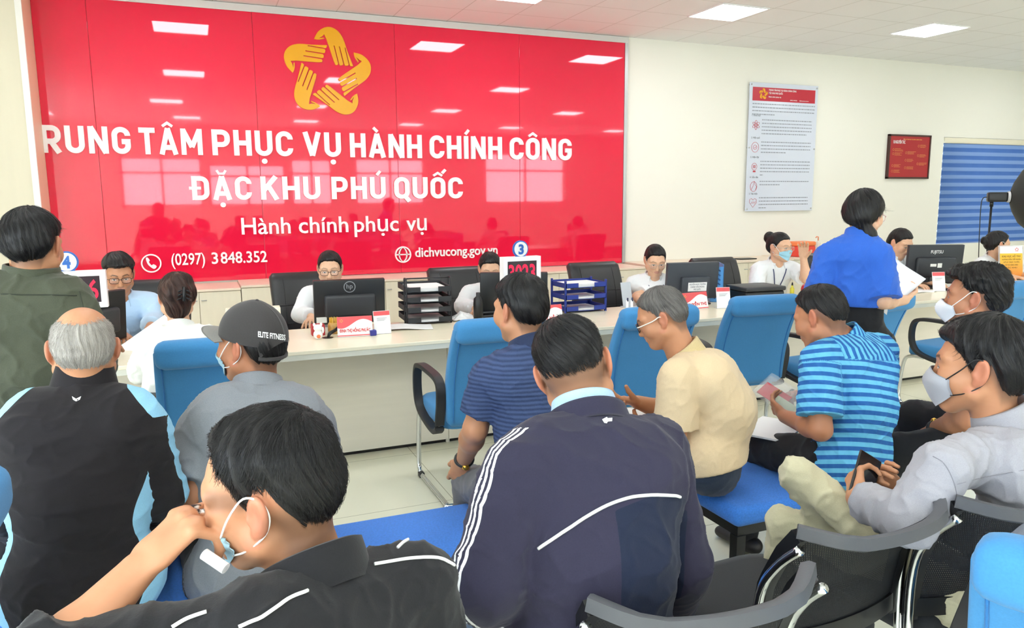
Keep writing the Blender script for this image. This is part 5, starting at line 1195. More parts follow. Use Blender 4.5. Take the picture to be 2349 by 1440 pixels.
        if strands:
            rs = np.random.RandomState(seed+11); ok = np.nonzero((tk > rootmin) & ~((v[:, 1] > .05) & (v[:, 2] < .082)))[0]; pk = rs.choice(ok, strands); K = 6
            p0 = v[pk]; n0 = N[pk]; rel = p0-wv; radial = rel-n0*(rel*n0).sum(1, keepdims=True); radial /= np.maximum(np.linalg.norm(radial, axis=1, keepdims=True), 1e-6)
            tang = np.cross(n0, radial); dirv = radial+tang*(.45*swirl)+rs.randn(strands, 3)*.10; wf_ = (sstep(.015, .06, p0[:, 1])*sstep(.03, .06, p0[:, 2])*front)[:, None]; dirv = dirv*(1-wf_)+wf_*(np.array((-.75*swirl, -.55, .35))+rs.randn(strands, 3)*.12); dirv -= n0*(dirv*n0).sum(1, keepdims=True); dirv /= np.linalg.norm(dirv, axis=1, keepdims=True)
            Ls = slen*(.55+.7*rs.rand(strands))*np.clip((tk[pk]+.003)/.011, .3, 1)*(1-.70*wf_[:, 0]); pts = np.zeros((strands, K, 3)); lift = .0024*(.2+rs.rand(strands)**2*1.6)
            for j in range(K):
                t = j/(K-1); drop = n0*(lift*math.sin(t*2.2)-.5*(Ls*t)**2/.095)[:, None]; pts[:, j] = p0+dirv*(Ls*t)[:, None]+drop-n0*.001
            W_ = s.hc+(pts.reshape(-1, 3)*s.hs)@s.Rh.T-s.base
            hc_ = bpy.data.hair_curves.new('hair_strands'); hc_.add_curves([K]*strands); hc_.attributes['position'].data.foreach_set('vector', np.ascontiguousarray(W_, f32).ravel())
            ra = hc_.attributes.get('radius') or hc_.attributes.new('radius', 'FLOAT', 'POINT'); ra.data.foreach_set('value', np.tile(np.linspace(srad, srad*.35, K), strands).astype(f32))
            hc_.materials.append(STRAND[m.name]); o = bpy.data.objects.new('hair_strands', hc_); C.objects.link(o); o.parent = s.hair_obj; o['kind'] = 'stuff'
        return s
    # ---- worn things
    def glasses(s, m, y=.105, w=.052, h=.036, cz=.002, r=.0016, name='glasses', temple=None):
        mb = MB()
        for sd in (-1, 1):
            c = np.array((sd*.034, y, cz)); q = []
            for a in np.linspace(0, 2*math.pi, 25)[:-1]:
                ca, sa = math.cos(a), math.sin(a); q.append(c+np.array((w/2*math.copysign(abs(ca)**.55, ca), -.004*abs(ca), h/2*math.copysign(abs(sa)**.55, sa))))
            mb.tube([s.hl(p)-s.base for p in q], r*s.hs, 6, closed=True)
            t_ = [(sd*.060, y-.004, cz+.008), (sd*.073, y-.022, cz+.008), (sd*.0805, .03, cz+.010), (sd*.083, -.005, cz+.016), (sd*.080, -.03, cz-.006)]
            mb.tube([s.hl(p)-s.base for p in spline(t_, 4)], r*1.2*s.hs, 6, m=1 if temple else 0)
        mb.tube([s.hl(p)-s.base for p in spline([(-.010, y, cz+.004), (0, y+.004, cz+.008), (.010, y, cz+.004)], 3)], r*s.hs, 6)
        g = mb.build(name, [m, temple] if temple else m, s.obj, smooth=True)
        mb = MB()
        for sd in (-1, 1):
            mb.add([s.hl((sd*.034+w*.46*math.cos(a), y-.002, cz+h*.46*math.sin(a)))-s.base for a in np.linspace(0, 2*math.pi, 17)[:-1]], [tuple(range(16))])
        mb.build('lens', LENS, g); return g
    def face_mask(s, m, kind='flat', loopm=None, top=-.006, bot=-.108, wide=62, name='face_mask', beak=.018, low=None):
        n, k = 28, 18; G = np.zeros((n+1, k+1, 3))
        axh = [axis_pts(s.hc[i]-.15*s.hs, s.hc[i]+.15*s.hs, .004) for i in range(3)]; hv, hq = surface_net(field(s.HP, *axh), *axh); hb = bvh_of(hv, hq)
        for i in range(n+1):
            a = math.radians(-wide+2*wide*i/n); ca = abs(i/n-.5)*2
            for j in range(k+1):
                v = j/k; zt = top-.024*ca**1.5; zb = bot+.050*ca**1.3; z = zt+(zb-zt)*v; o = s.hl((0, .012, z*.9-.004)); dv = unit(s.Rh@np.array((math.sin(a), math.cos(a), (z+.045)*.6)))
                hit = hb.ray_cast(Vector(o+dv*.2), Vector(-dv), .25); p = np.array(hit[0]) if hit[0] is not None else o+dv*.09; G[i, j] = p+dv*.0045
        for _ in range(10):
            H = G.copy(); H[1:-1] += .5*(G[:-2]+G[2:]-2*G[1:-1])*.6; H[:, 1:-1] += .5*(G[:, :-2]+G[:, 2:]-2*G[:, 1:-1])*.6; G = H
        f_ = s.Rh[:, 1]
        for i in range(n+1):
            for j in range(k+1):
                a = (i/n-.5)*2; v = j/k
                if kind == 'beak': G[i, j] += f_*(beak*max(0, 1-abs(a)*1.25)*math.sin(math.pi*min(1, v*.85+.1)))*s.hs+f_*.004
                elif kind == 'dome': G[i, j] += f_*(beak*max(0, math.cos(a*1.45))*math.sin(math.pi*(v*.8+.12)))*s.hs+f_*.003
                else: G[i, j] += f_*(.003+.004*math.sin(math.pi*v)*(1-abs(a))+.0016*math.sin(v*15))
        mb = MB(); Gs = G-s.base; mb.grid(lambda u, v: Gs[min(n, int(round(u*n))), min(k, int(round(v*k)))], n, k, .0016)
        o = mb.build(name, m, s.obj, smooth=True)
        for i, sd in ((1, -1), (n-1, 1)):
            mb = MB()
            e = [G[i, 1], s.hl((sd*.083, .030, .006)), s.hl((sd*.086, -.002, .034)), s.hl((sd*.087, -.026, .026)), s.hl((sd*.082, -.030, -.002)), s.hl((sd*.080, -.014, -.030)), s.hl((sd*.076, .022, -.052)), G[i, k-1]]
            mb.tube([p-s.base for p in spline(e, 5)], .0017*s.hs, 6); mb.build('ear_loop', loopm or m, o, smooth=True)
        return o
    def shoes(s, m=None, dirL=None, dirR=None):
        for an, d in ((s.anL, dirL), (s.anR, dirR)):
            d = unit(d if d is not None else s.Fp); a = np.array((an[0], an[1], .045)); pr = [('u', Cone(a-d*.05, a+d*.02, .038, .042), .02), ('u', Cone(a+d*.02, a+d*.15-np.array((0, 0, .012)), .042, .033, (0, 0, 1), .8), .03)]
            lo = np.min([P.bounds()[0] for _, P, _ in pr], 0)-.02; hi = np.max([P.bounds()[1] for _, P, _ in pr], 0)+.02; lo[2] = -.02
            ax = [axis_pts(lo[i], hi[i], .008) for i in range(3)]; V = field(pr, *ax); V = np.maximum(V, (.002-ax[2])[None, None, :]).astype(f32)
            v, Q = surface_net(V, *ax); np_mesh('shoe', v, Q, m or m_sole, s.obj, s.base)
        return s
    def snap(s, bv, pxs, d=0.0):
        """photo pixels -> points on a surface, lifted by d"""
        out = []
        for px, py in pxs:
            dr = unit(at(px, py, 1)-CAMP); h_ = bv.ray_cast(Vector(CAMP), Vector(dr), 20)
            if h_[0] is not None: out.append(np.array(h_[0])+np.array(h_[1])*d*(1 if np.dot(h_[1], dr) < 0 else -1))
        return out
LENS = clear('spectacle_lens', 'FFFFFF', .10, .02)
def strand_mat(n, c, r=.35):
    t = NT(n); hi_ = t.n('ShaderNodeHairInfo'); t.col(t.mix(hi_.outputs['Random'], tuple(x*.6 for x in lin(c)[:3])+(1,), tuple(min(1, x*1.35) for x in lin(c)[:3])+(1,))); t.p(r, 0, .4); return t.m
STRAND = {'black_hair': strand_mat('black_strand', '141315'), 'dark_brown_hair': strand_mat('brown_strand', '2C1C18'), 'grey_hair': strand_mat('grey_strand', '6A6663'), 'white_hair': strand_mat('white_strand', 'A39D96')}
def bvh_of(v, Q): return BVHTree.FromPolygons([tuple(p) for p in v], [tuple(q) for q in Q.tolist()])
HL_MAN = [(0, .084), (25, .082), (45, .068), (60, .046), (72, .010), (80, -.012), (92, .010), (104, .012), (115, -.030), (135, -.062), (180, -.075)]
HL_WOM = [(0, .078), (25, .076), (45, .062), (60, .032), (74, -.006), (86, -.004), (98, .004), (112, -.02), (130, -.06), (180, -.088)]
# ------------------------------------------------------------------ people
def panelmat(name, c0, layers, scale=240, rough=.85, var=.10, bump=.3, sheen=.1):
    """cloth whose panels are set by signed-distance attributes: layers = [(attribute, colour)]"""
    t = NT(name); n1 = t.noise(scale, 2); n2 = t.noise(5, 3); k = t.math('ADD', t.math('MULTIPLY', n1, .7), t.math('MULTIPLY', n2, .3))
    def tone(c): b = lin(c); return t.mix(k, tuple(x*(1-var*1.5) for x in b[:3])+(1,), tuple(min(1, x*(1+var*1.5)) for x in b[:3])+(1,))
    base = tone(c0)
    for a, c in layers: base = t.mix(t.math('GREATER_THAN', t.attr(a), 0.0), base, tone(c))
    t.col(base); t.p(rough, 0, .25, **{'Sheen Weight': sheen}); t.bump(n1, bump, .001); return t.m
def tube_on(p, bv, pxs, r, m, name, n=6, lift=.001, flat=False):
    px_ = [tuple(q[:2]) for q in spline([(a, b, 0) for a, b in pxs], 6)]; pts = p.snap(bv, px_, lift)
    if len(pts) < 2: return None
    pts = [pts[0]]+[(pts[i-1]+pts[i]*2+pts[i+1])/4 for i in range(1, len(pts)-1)]+[pts[-1]]; mb = MB().tube([q-p.base for q in pts], r, 6); return mb.build(name, m, p.obj, smooth=True)
m_whitetrim = mat('white_piping', 'F0F0EE', .6)
PEOPLE = []
def want(n): return ONLY is None or n in ONLY
ONLY = None
# ---- elderly man with white hair, black and light blue track jacket
def elder():
    p = Person('balding white haired person in black track jacket with light blue sides on the left bench', (-.28, 2.28, .45), 'mid', .006, .0036)
    p.torso(at(188, 1330, 2.02), at(192, 893, 2.02), 4, w=1.10, hunch=.03, shw=.185, sh=(at(62, 1000, 2.05), at(322, 990, 2.05)))
    p.head(at(192, 803, 2.03), -6, -4, 2, .95)
    p.arms(at(14, 1160, 2.05), at(95, 1230, 2.32), at(362, 1130, 2.12), at(300, 1210, 2.40), 1.12)
    p.hand('L', (.1, .9, -.3), (0, 0, -1), 1).hand('R', (-.3, .9, -.3), (0, 0, -1), -1)
    kL, kR = p.pel+np.array((-.16, .44, .02)), p.pel+np.array((.16, .44, .02))
    p.legs(kL, kL*[1, 1, 0]+[0, .05, .09], kR, kR*[1, 1, 0]+[0, .05, .09], r=1.05)
    p.stub = lambda l: l[:, 0]*0
    p.build()
    def crown(X, Y, Z, m_):
        r = np.sqrt((X/.066)**2+((Y-.005)/.105)**2+0*Z); return np.where(Z > .0, -.0065+.011*sstep(.55, 1.30, r+.35*sstep(.09, .02, Z)), 1)
    p.hair(H_WHITE, [(0, .2), (70, .2), (78, .03), (85, .03), (100, .03), (112, -.01), (122, -.035), (140, -.052), (180, -.058)], .005, .0035, .006, bald=crown, wave=.0012, strands=4200, slen=.020, seed=1, swirl=.2, srad=.00026, fade=.008, rootmin=-.003)
    mj = panelmat('black_track_jacket', '1E1B1E', [('blue', '93C9E8')], 300)
    R, F, up, c7, pel = p.R, p.F, p.up, p.c7, p.pel
    def at_(v, N):
        l = v-pel; h = (l@up)/p.L; x = l@R; y = l@F
        dL = np.minimum(seg_d(v, p.shL, p.elL), seg_d(v, p.elL, p.wrL)); dR = np.minimum(seg_d(v, p.shR, p.elR), seg_d(v, p.elR, p.wrR)); ax = np.abs(x)
        edge = .152+.016*np.sin(h*11.0+1.0); dA = np.minimum(dL, dR)
        side = np.minimum(np.minimum(ax-edge, (.60-h)*p.L), np.where(h < .9, dA-.086, 1)); shw_ = np.minimum(ax-.112-(1.02-h)*.42, (h-.86)*p.L)
        arm = np.minimum(((N@R)*np.sign(x)-.90)*.1, ax-.185); arm = np.where(dA < .085, arm, -.05)
        side, shw_, arm = [np.maximum(q, -.05) for q in (side, shw_, arm)]
        return {'blue': np.maximum(np.maximum(side, shw_), arm)}
    ob, v, Q = p.garment('jacket', p.T+p.sleeve('L', 1.92, 0.01)+p.sleeve('R', 1.92, 0.01), .018, mj, res=.0065, wr=.0045, wf=26, seed=1, attrs=at_)
    bv = bvh_of(v, Q)
    p.collar(mj, .062, (.082, .074), (.066, .061), gap=14, stand=1, th=.006)
    pts = p.snap(bv, [(166, 911), (176, 918), (187, 911)], .001)
    if len(pts) == 3: 
        c = pts[1]; mb = MB(); a = [q-p.base for q in p.snap(bv, [(165, 909), (175, 915), (186, 909), (183, 917), (175, 921), (168, 917)], .0012)]; mb.add(a, [tuple(range(6))]); mb.build('logo', m_whitetrim, p.obj)
    p.garment('trousers', p.G+[(o_, P_.grow(-.008), k_) for o_, P_, k_ in p.T[:1]], .012, fabric('dark_trousers', '26282E'), res=.010, wr=.004, wf=20)
    p.shoes(); return p
def seg_d(v, a, b):
    ba = b-a; t = np.clip(((v-a)@ba)/(ba@ba), 0, 1); return np.linalg.norm(v-a-t[:, None]*ba, axis=1)
# ---- young man in the foreground, black jacket with white piping, blue mask pulled from his nose
def young():
    p = Person('person in black jacket with white piping raising a hand to a light blue mask', (.20, 1.10, .45), 'mid', .006, .0030)
    hc = at(622, 1128, 1.20)
    p.torso(at(690, 1800, 1.12), at(735, 1330, 1.20), -30, w=1.05, hunch=.02, sh=(at(520, 1475, 1.08), at(955, 1345, 1.30)))
    p.head(hc, -62, -10, -6, 1.04)
    p.arms(at(105, 1540, 1.0), at(312, 1312, 1.10), at(1015, 1640, 1.30), at(900, 1750, 1.45), .98)
    d = unit(at(412, 1214, 1.14)-at(312, 1312, 1.10)); p.hand('L', d, at(500, 1284, 1.12)-at(430, 1220, 1.12)+.055*fwd, 1, thumb=(30, 30), hs=1.12, spread=6, fine=.003, per=[(40, 40, 20), (46, 44, 22), (54, 48, 24), (62, 52, 26)])
    kL, kR = p.pel+np.array((-.35, .36, .02)), p.pel+np.array((-.02, .46, .02))
    p.legs(kL, kL*[1, 1, 0]+[0, .05, .09], kR, kR*[1, 1, 0]+[0, .05, .09])
    p.stub = lambda l: np.clip(sstep(.03, -.02, l[:, 2])*sstep(.0, -.04, l[:, 1])*sstep(-.10, -.07, l[:, 2])+sstep(.0, .02, l[:, 2])*sstep(.045, .03, np.abs(l[:, 1]-.035))*sstep(.05, .03, l[:, 2])*.8, 0, 1)*.9
    p.build()
    p.hair(H_BLACK, [(0, .096), (20, .094), (40, .086), (58, .060), (70, .018), (80, -.006), (92, .022), (108, .022), (120, -.02), (140, -.066), (180, -.082)], .015, .005, .004, quiff=.008, wave=.0022, strands=9000, slen=.028, seed=2, whorl=(.01, -.075, .10), res=.0026)
    mj = fabric('black_jacket_fabric', '1F1F22', scale=300)
    ob, v, Q = p.garment('jacket', p.T+p.sleeve('L', 1.30, 0.0115, .006)+p.sleeve('R', 1.9, 0.0115), .016, mj, res=.0055, wr=.0045, wf=30, seed=4)
    bv = bvh_of(v, Q)
    p.collar(mj, .055, (.090, .084), (.078, .072), gap=18, fold=.010, th=.005)
    for i, q in enumerate([[(395, 1440), (470, 1412), (560, 1365), (640, 1340), (705, 1355)][:0] or [(548, 1440), (600, 1415), (660, 1375), (704, 1357)], [(858, 1295), (900, 1288), (960, 1280), (1010, 1282), (1040, 1298)], [(912, 1258), (925, 1246), (940, 1238)], [(395, 1440), (430, 1420), (475, 1405)]]):
        tube_on(p, bv, q, .0030, m_whitetrim, 'piping', lift=.0025)
    p.garment('trousers', p.G+[(o_, P_.grow(-.008), k_) for o_, P_, k_ in p.T[:1]], .012, fabric('black_trousers', '1C1D20'), res=.010, wr=.004, wf=20)
    mk = fabric('light_blue_mask', 'A9D4E6', rough=.7, var=.05, scale=400)
    p.face_mask(mk, 'flat', m_whitetrim, top=-.004, bot=-.112, wide=66)
    p.shoes()
    # rolled paper he holds
    t = thing('paper_roll', 'rolled white paper slip in the raised hand of the young man', 'paper', tuple(at(494, 1288, 1.13)))
    a, b_ = at(468, 1270, 1.13)-at(494, 1288, 1.13), at(518, 1304, 1.12)-at(494, 1288, 1.13)
    MB().tube([a, b_], .0085, 16).build('roll', m_paper, t, smooth=False)
    return p

def seat_legs(p, yaw, spread=.12, reach=.44, floor=.09, dz=.02, kz=None):
    y = math.radians(yaw); f = np.array([math.sin(y), math.cos(y), 0]); r = np.array([math.cos(y), -math.sin(y), 0])
    kL, kR = p.pel+f*reach-r*spread, p.pel+f*reach+r*spread; kL[2] = kR[2] = p.pel[2]+dz
    aL, aR = kL*[1, 1, 0]+f*.03+[0, 0, floor], kR*[1, 1, 0]+f*.03+[0, 0, floor]
    return p.legs(kL, aL, kR, aR)
# ---- man with the dark cap
def capman():
    p = Person('person in dark cap and grey polo with a light blue mask on the left bench', (.20, 2.30, .45), 'tan', .006, .0036)
    p.torso(at(590, 1310, 2.28), at(592, 885, 2.34), 0, w=1.12, hunch=.035, sh=(at(462, 985, 2.28), at(718, 975, 2.42)))
    p.head(at(574, 793, 2.36), -48, -2, 0, .98)
    p.arms(at(448, 1130, 2.22), at(450, 1175, 2.46), at(740, 1130, 2.42), at(700, 1200, 2.60), 1.05)
    p.hand('L', at(430, 1150, 2.5)-at(452, 1170, 2.4)+np.array((0, 0, -.05)), -p.R*-1, -1, curl=(25, 30, 20)).hand('R', (-.3, .8, -.4), (0, 0, -1), -1)
    seat_legs(p, -4, .15); p.build()
    p.hair(H_BLACK, [(0, .2), (70, .2), (78, .03), (86, .0), (94, .03), (108, .0), (125, -.05), (150, -.078), (180, -.085)], .004, .005, .010, wave=.003, strands=1800, slen=.03, seed=3)
    m = fabric('grey_heather_polo', '84878E', var=.18, scale=420)
    ob, v, Q = p.garment('polo_shirt', p.T+p.sleeve('L', .82, 0.014, .012)+p.sleeve('R', .82, 0.014, .012), .014, m, wr=.004, wf=28, seed=2)
    p.collar(m, .036, (.080, .074), (.066, .062), fold=.018, gap=22)
    p.garment('trousers', p.G+[(o_, P_.grow(-.008), k_) for o_, P_, k_ in p.T[:1]], .012, fabric('black_trousers', '1C1D20'), res=.010, wr=.004, wf=20); p.shoes()
    p.face_mask(fabric('light_blue_mask', 'A9D4E6', rough=.7, var=.05, scale=400), 'flat', m_whitetrim)
    # cap: crown, brim, rear opening with strap
    mc = fabric('charcoal_cap_cotton', '3E3B3B', var=.12, scale=300)
    def crown(u, v):
        a = -math.pi+2*math.pi*u; el = v*math.pi/2; rr = (.0905, .1125, .108); low = .036 if abs(a) > 2.35 else 0.0
        e0 = -.10-.42*(1-math.cos(a))/2+.56*max(0, math.cos((abs(a)-math.pi)*2.0))**.7 if abs(a) > 2.35 else -.10
        e = e0+(math.pi/2-e0)*v; k = math.cos(max(e, -.12))
        return hlc((rr[0]*k*math.sin(a), -.016+rr[1]*k*math.cos(a), .036+rr[2]*math.sin(e)+.004*math.exp(-((e-1.5)/.2)**2)))-p.base
    ct_, st_ = math.cos(.22), math.sin(.22); hl0 = p.hl
    def hlc(q): y_, z_ = q[1]+.016, q[2]-.03; return hl0((q[0], y_*ct_-z_*st_-.016, y_*st_+z_*ct_+.03))
    mb = MB().grid(crown, 56, 18, .003); cap = mb.build('cap', mc, p.obj, smooth=True)
    def brim(u, v):
        a = -1.05+2.1*u; k = 1+.78*v*math.cos(a)**.6; return hlc((.088*math.sin(a)*(1+.05*v), -.016+.107*math.cos(a)*k, .028-.010*v+.020*(abs(a)**2)*-.6))-p.base
    MB().grid(brim, 28, 8, .004).build('brim', fabric('grey_cap_brim', '7A7773', scale=300), cap, smooth=True)
    mb = MB().tube([hlc((.089*math.sin(a), -.016+.112*math.cos(a), -.012))-p.base for a in np.linspace(2.3, 3.98, 14)], .006, 6); mb.build('strap', mc, cap, smooth=True)
    mb = MB().ball(hlc((0, -.016, .146))-p.base, .007, 6)
    for k in range(6):
        a = k*math.pi/3+.5; mb.tube([hlc((.0905*math.cos(e)*math.sin(a), -.016+.1095*math.cos(e)*math.cos(a), .036+.106*math.sin(e)))-p.base for e in np.linspace(.0, 1.5, 10)], .0012, 5)
    mb.build('seam', mc, cap, smooth=True)
    bv = BVHTree.FromPolygons([tuple(Vector(q.co)+Vector(p.base)) for q in cap.data.vertices], [tuple(f.vertices) for f in cap.data.polygons])
    mb = MB(); tm = MB(); lettering(tm, 'ELITE FITNESS', (0, 0, 0), AX, AZ, 0, 1, 0, .2, 0, .03); V_ = np.array(tm.v)
    px = [(592+62*x, 772+8*x-z*62) for x, _, z in V_]; pts = p.snap(bv, px, .0015)
    if len(pts) == len(px): mb.add([q-p.base for q in pts], tm.f)
    mb.build('lettering', m_whitetrim, cap)
    return p
# ---- man in green jacket, standing at the counter
def greenman():
    p = Person('person standing in dark olive green jacket at the left edge, seen from behind', (-.55, 3.05, 0), 'mid', .007, .0038)
    hc = at(78, 566, 2.62); p.torso(at(70, 1010, 2.70), at(72, 632, 2.62), 4, w=1.10, hunch=.03, sh=(at(-70, 720, 2.6), at(178, 730, 2.64)))
    p.head(hc, 14, -12, 0, 1.0)
    p.arms(at(-110, 900, 2.62), at(-60, 960, 2.9), at(206, 862, 2.70), at(226, 782, 3.02), 1.08)
    p.hand('L', (.2, .9, -.2), (0, 0, -1), 1).hand('R', (.1, .95, -.1), (0, 0, -1), -1)
    x, y = p.pel[0], p.pel[1]; p.legs((x-.10, y+.02, .50), (x-.11, y, .09), (x+.10, y+.02, .50), (x+.11, y, .09)); p.build()
    p.hair(H_BLACK, [(0, .094), (30, .088), (55, .06), (72, .03), (84, .012), (98, .018), (112, -.02), (135, -.065), (180, -.085)], .016, .010, .018, wave=.0035, strands=4500, slen=.035, seed=4, quiff=.008)
    m = fabric('olive_green_cotton', '4B4F40', var=.14, scale=320)
    ob, v, Q = p.garment('jacket', p.T+p.sleeve('L', 1.9, 0.0165)+p.sleeve('R', 1.86, 0.0165), .022, m, res=.007, wr=.006, wf=24, seed=3)
    bv = bvh_of(v, Q); m_sm = mat('dark_olive_seam', '33382C', .8); tube_on(p, bv, [(2, 674), (60, 676), (120, 676), (176, 678)], .0022, m_sm, 'seam', lift=.0005); tube_on(p, bv, [(182, 668), (190, 705), (192, 750), (186, 800)], .0022, m_sm, 'seam', lift=.0005)
    p.collar(m, .05, (.092, .085), (.078, .072), gap=20, fold=.012, th=.006)
    p.garment('trousers', p.G+[(o_, P_.grow(-.008), k_) for o_, P_, k_ in p.T[:1]], .012, fabric('dark_trousers', '26282E'), res=.010, wr=.004, wf=20); p.shoes(); return p
# ---- woman with the hair clip
def clipwoman():
    p = Person('person with a dark hair clip and white shirt sitting at the counter, seen from behind', (-.02, 3.86, .49), 'light', .007, .004)
    p.torso(at(410, 985, 3.62), at(412, 752, 3.70), 2, w=.98, hunch=.03, sh=(at(345, 795, 3.66), at(492, 782, 3.74)))
    p.head(at(406, 686, 3.74), -4, -14, 4, .93, fem=1)
    p.arms(at(326, 848, 3.74), at(360, 800, 4.02), at(520, 840, 3.82), at(470, 770, 4.10), 1.0)
    p.hand('L', (.25, .9, .1), (0, 0, -1), 1).hand('R', (-.25, .95, .1), (0, 0, -1), -1)
    seat_legs(p, 0, .09, .40); p.build()
    ex = [('u', Ell((0, -.105, .03), (.055, .04, .06)), .03), ('u', Ell((0, -.06, -.055), (.06, .045, .06)), .04), ('u', Ell((.02, -.07, .10), (.045, .05, .03)), .03)]
    p.hair(H_BROWN, HL_WOM[:-1]+[(180, -.13)], .018, .014, .02, extra=ex, wave=.004, strands=1800, slen=.05, seed=5)
    mb = MB()
    for s_ in (-1, 1):
        for k in range(3): mb.tube([p.hl((.028+s_*.004, -.140, .03-.02*k))-p.base, p.hl((.028+s_*.022, -.152, .022-.02*k))-p.base, p.hl((.028+s_*.034, -.128, .018-.02*k))-p.base], .004, 6)
    mb.tube([p.hl((.028, -.147, .045))-p.base, p.hl((.028, -.149, -.03))-p.base], .007, 8); mb.build('hair_clip', m_black, p.hair_obj, smooth=True)
    m = fabric('white_blouse', 'ECECE6', var=.05, scale=260)
    p.garment('shirt', p.T+p.sleeve('L', 1.9, 0.0115)+p.sleeve('R', 1.9, 0.0115), .016, m, res=.008, wr=.006, wf=30, seed=5); p.collar(m, .035, (.07, .066), (.062, .058), fold=.012)
    p.garment('trousers', p.G+[(o_, P_.grow(-.008), k_) for o_, P_, k_ in p.T[:1]], .012, fabric('black_trousers', '1C1D20'), res=.011, wr=0); p.shoes(); return p
# ---- man in navy polo
def navypolo():
    p = Person('person in navy polo with a hand on the knee, seen from behind', (1.22, 2.36, .45), 'mid', .006, .0036)
    p.torso(at(1235, 1120, 2.62), at(1218, 795, 2.64), -8, w=1.06, hunch=.02, sh=(at(1122, 868, 2.60), at(1318, 862, 2.72)))
    p.head(at(1192, 712, 2.66), -20, -6, 0, .95)
    p.arms(at(1090, 985, 2.62), at(1063, 1058, 2.84), at(1350, 1000, 2.72), at(1330, 1060, 2.90), 1.05)
    p.hand('L', at(1044, 1108, 2.90)-at(1063, 1055, 2.84), p.R*.5+p.F*.8-np.array((0, 0, .5)), -1, curl=(22, 30, 20), thumb=(35, 20), spread=7).hand('R', (.1, .8, -.5), (0, 0, -1), -1)
    kL = at(1082, 1112, 2.92); kR = p.pel+np.array((.12, .44, .02)); p.legs(kL, kL*[1, 1, 0]+[0, .04, .09], kR, kR*[1, 1, 0]+[0, .04, .09]); p.build()
    p.hair(H_BLACK, HL_MAN, .020, .009, .010, quiff=.006, wave=.0025, strands=4500, slen=.028, seed=6)
    t = NT('navy_ribbed_polo'); w = t.n('ShaderNodeTexWave', wave_type='BANDS', bands_direction='Z'); w.inputs['Scale'].default_value = 22; w.inputs['Distortion'].default_value = .5; t.l(t.n('ShaderNodeTexCoord').outputs['Object'], w.inputs[0])
    n_ = t.noise(300, 2); t.col(t.mix(t.math('ADD', t.math('MULTIPLY', w.outputs['Fac'], .6), t.math('MULTIPLY', n_, .4)), lin('2A3654'), lin('4A5A80'))); t.p(.85, 0, .2); t.bump(w.outputs['Fac'], .4, .003)
    p.garment('polo_shirt', p.T+p.sleeve('L', .72, 0.01, .006)+p.sleeve('R', .72, 0.01, .006), .012, t.m, wr=.0045, wf=30, seed=6)
    p.collar(fabric('navy_collar', '28324E', scale=300), .045, (.076, .070), (.066, .061), fold=.012, gap=24)
    p.garment('trousers', p.G+[(o_, P_.grow(-.008), k_) for o_, P_, k_ in p.T[:1]], .012, fabric('grey_cargo_trousers', '6C6B6E', scale=260), res=.009, wr=.006, wf=26); p.shoes()
    c = p.wrL-unit(p.wrL-p.elL)*.02; ax_ = unit(p.wrL-p.elL); a1 = unit(np.cross(ax_, (0, 0, 1))); a2 = np.cross(ax_, a1); mb = MB()
    mb.tube([c+.033*(a1*math.cos(t_)+a2*math.sin(t_)*.85)-p.base for t_ in np.linspace(0, 6.28, 25)[:-1]], .007, 6, closed=True); wt = mb.build('watch', m_black, p.obj, smooth=True)
    MB().ball(c+a2*.030-p.base, .014, 8).build('watch_case', mat('gold_metal', 'E0B050', .25, 1), wt, smooth=True); return p
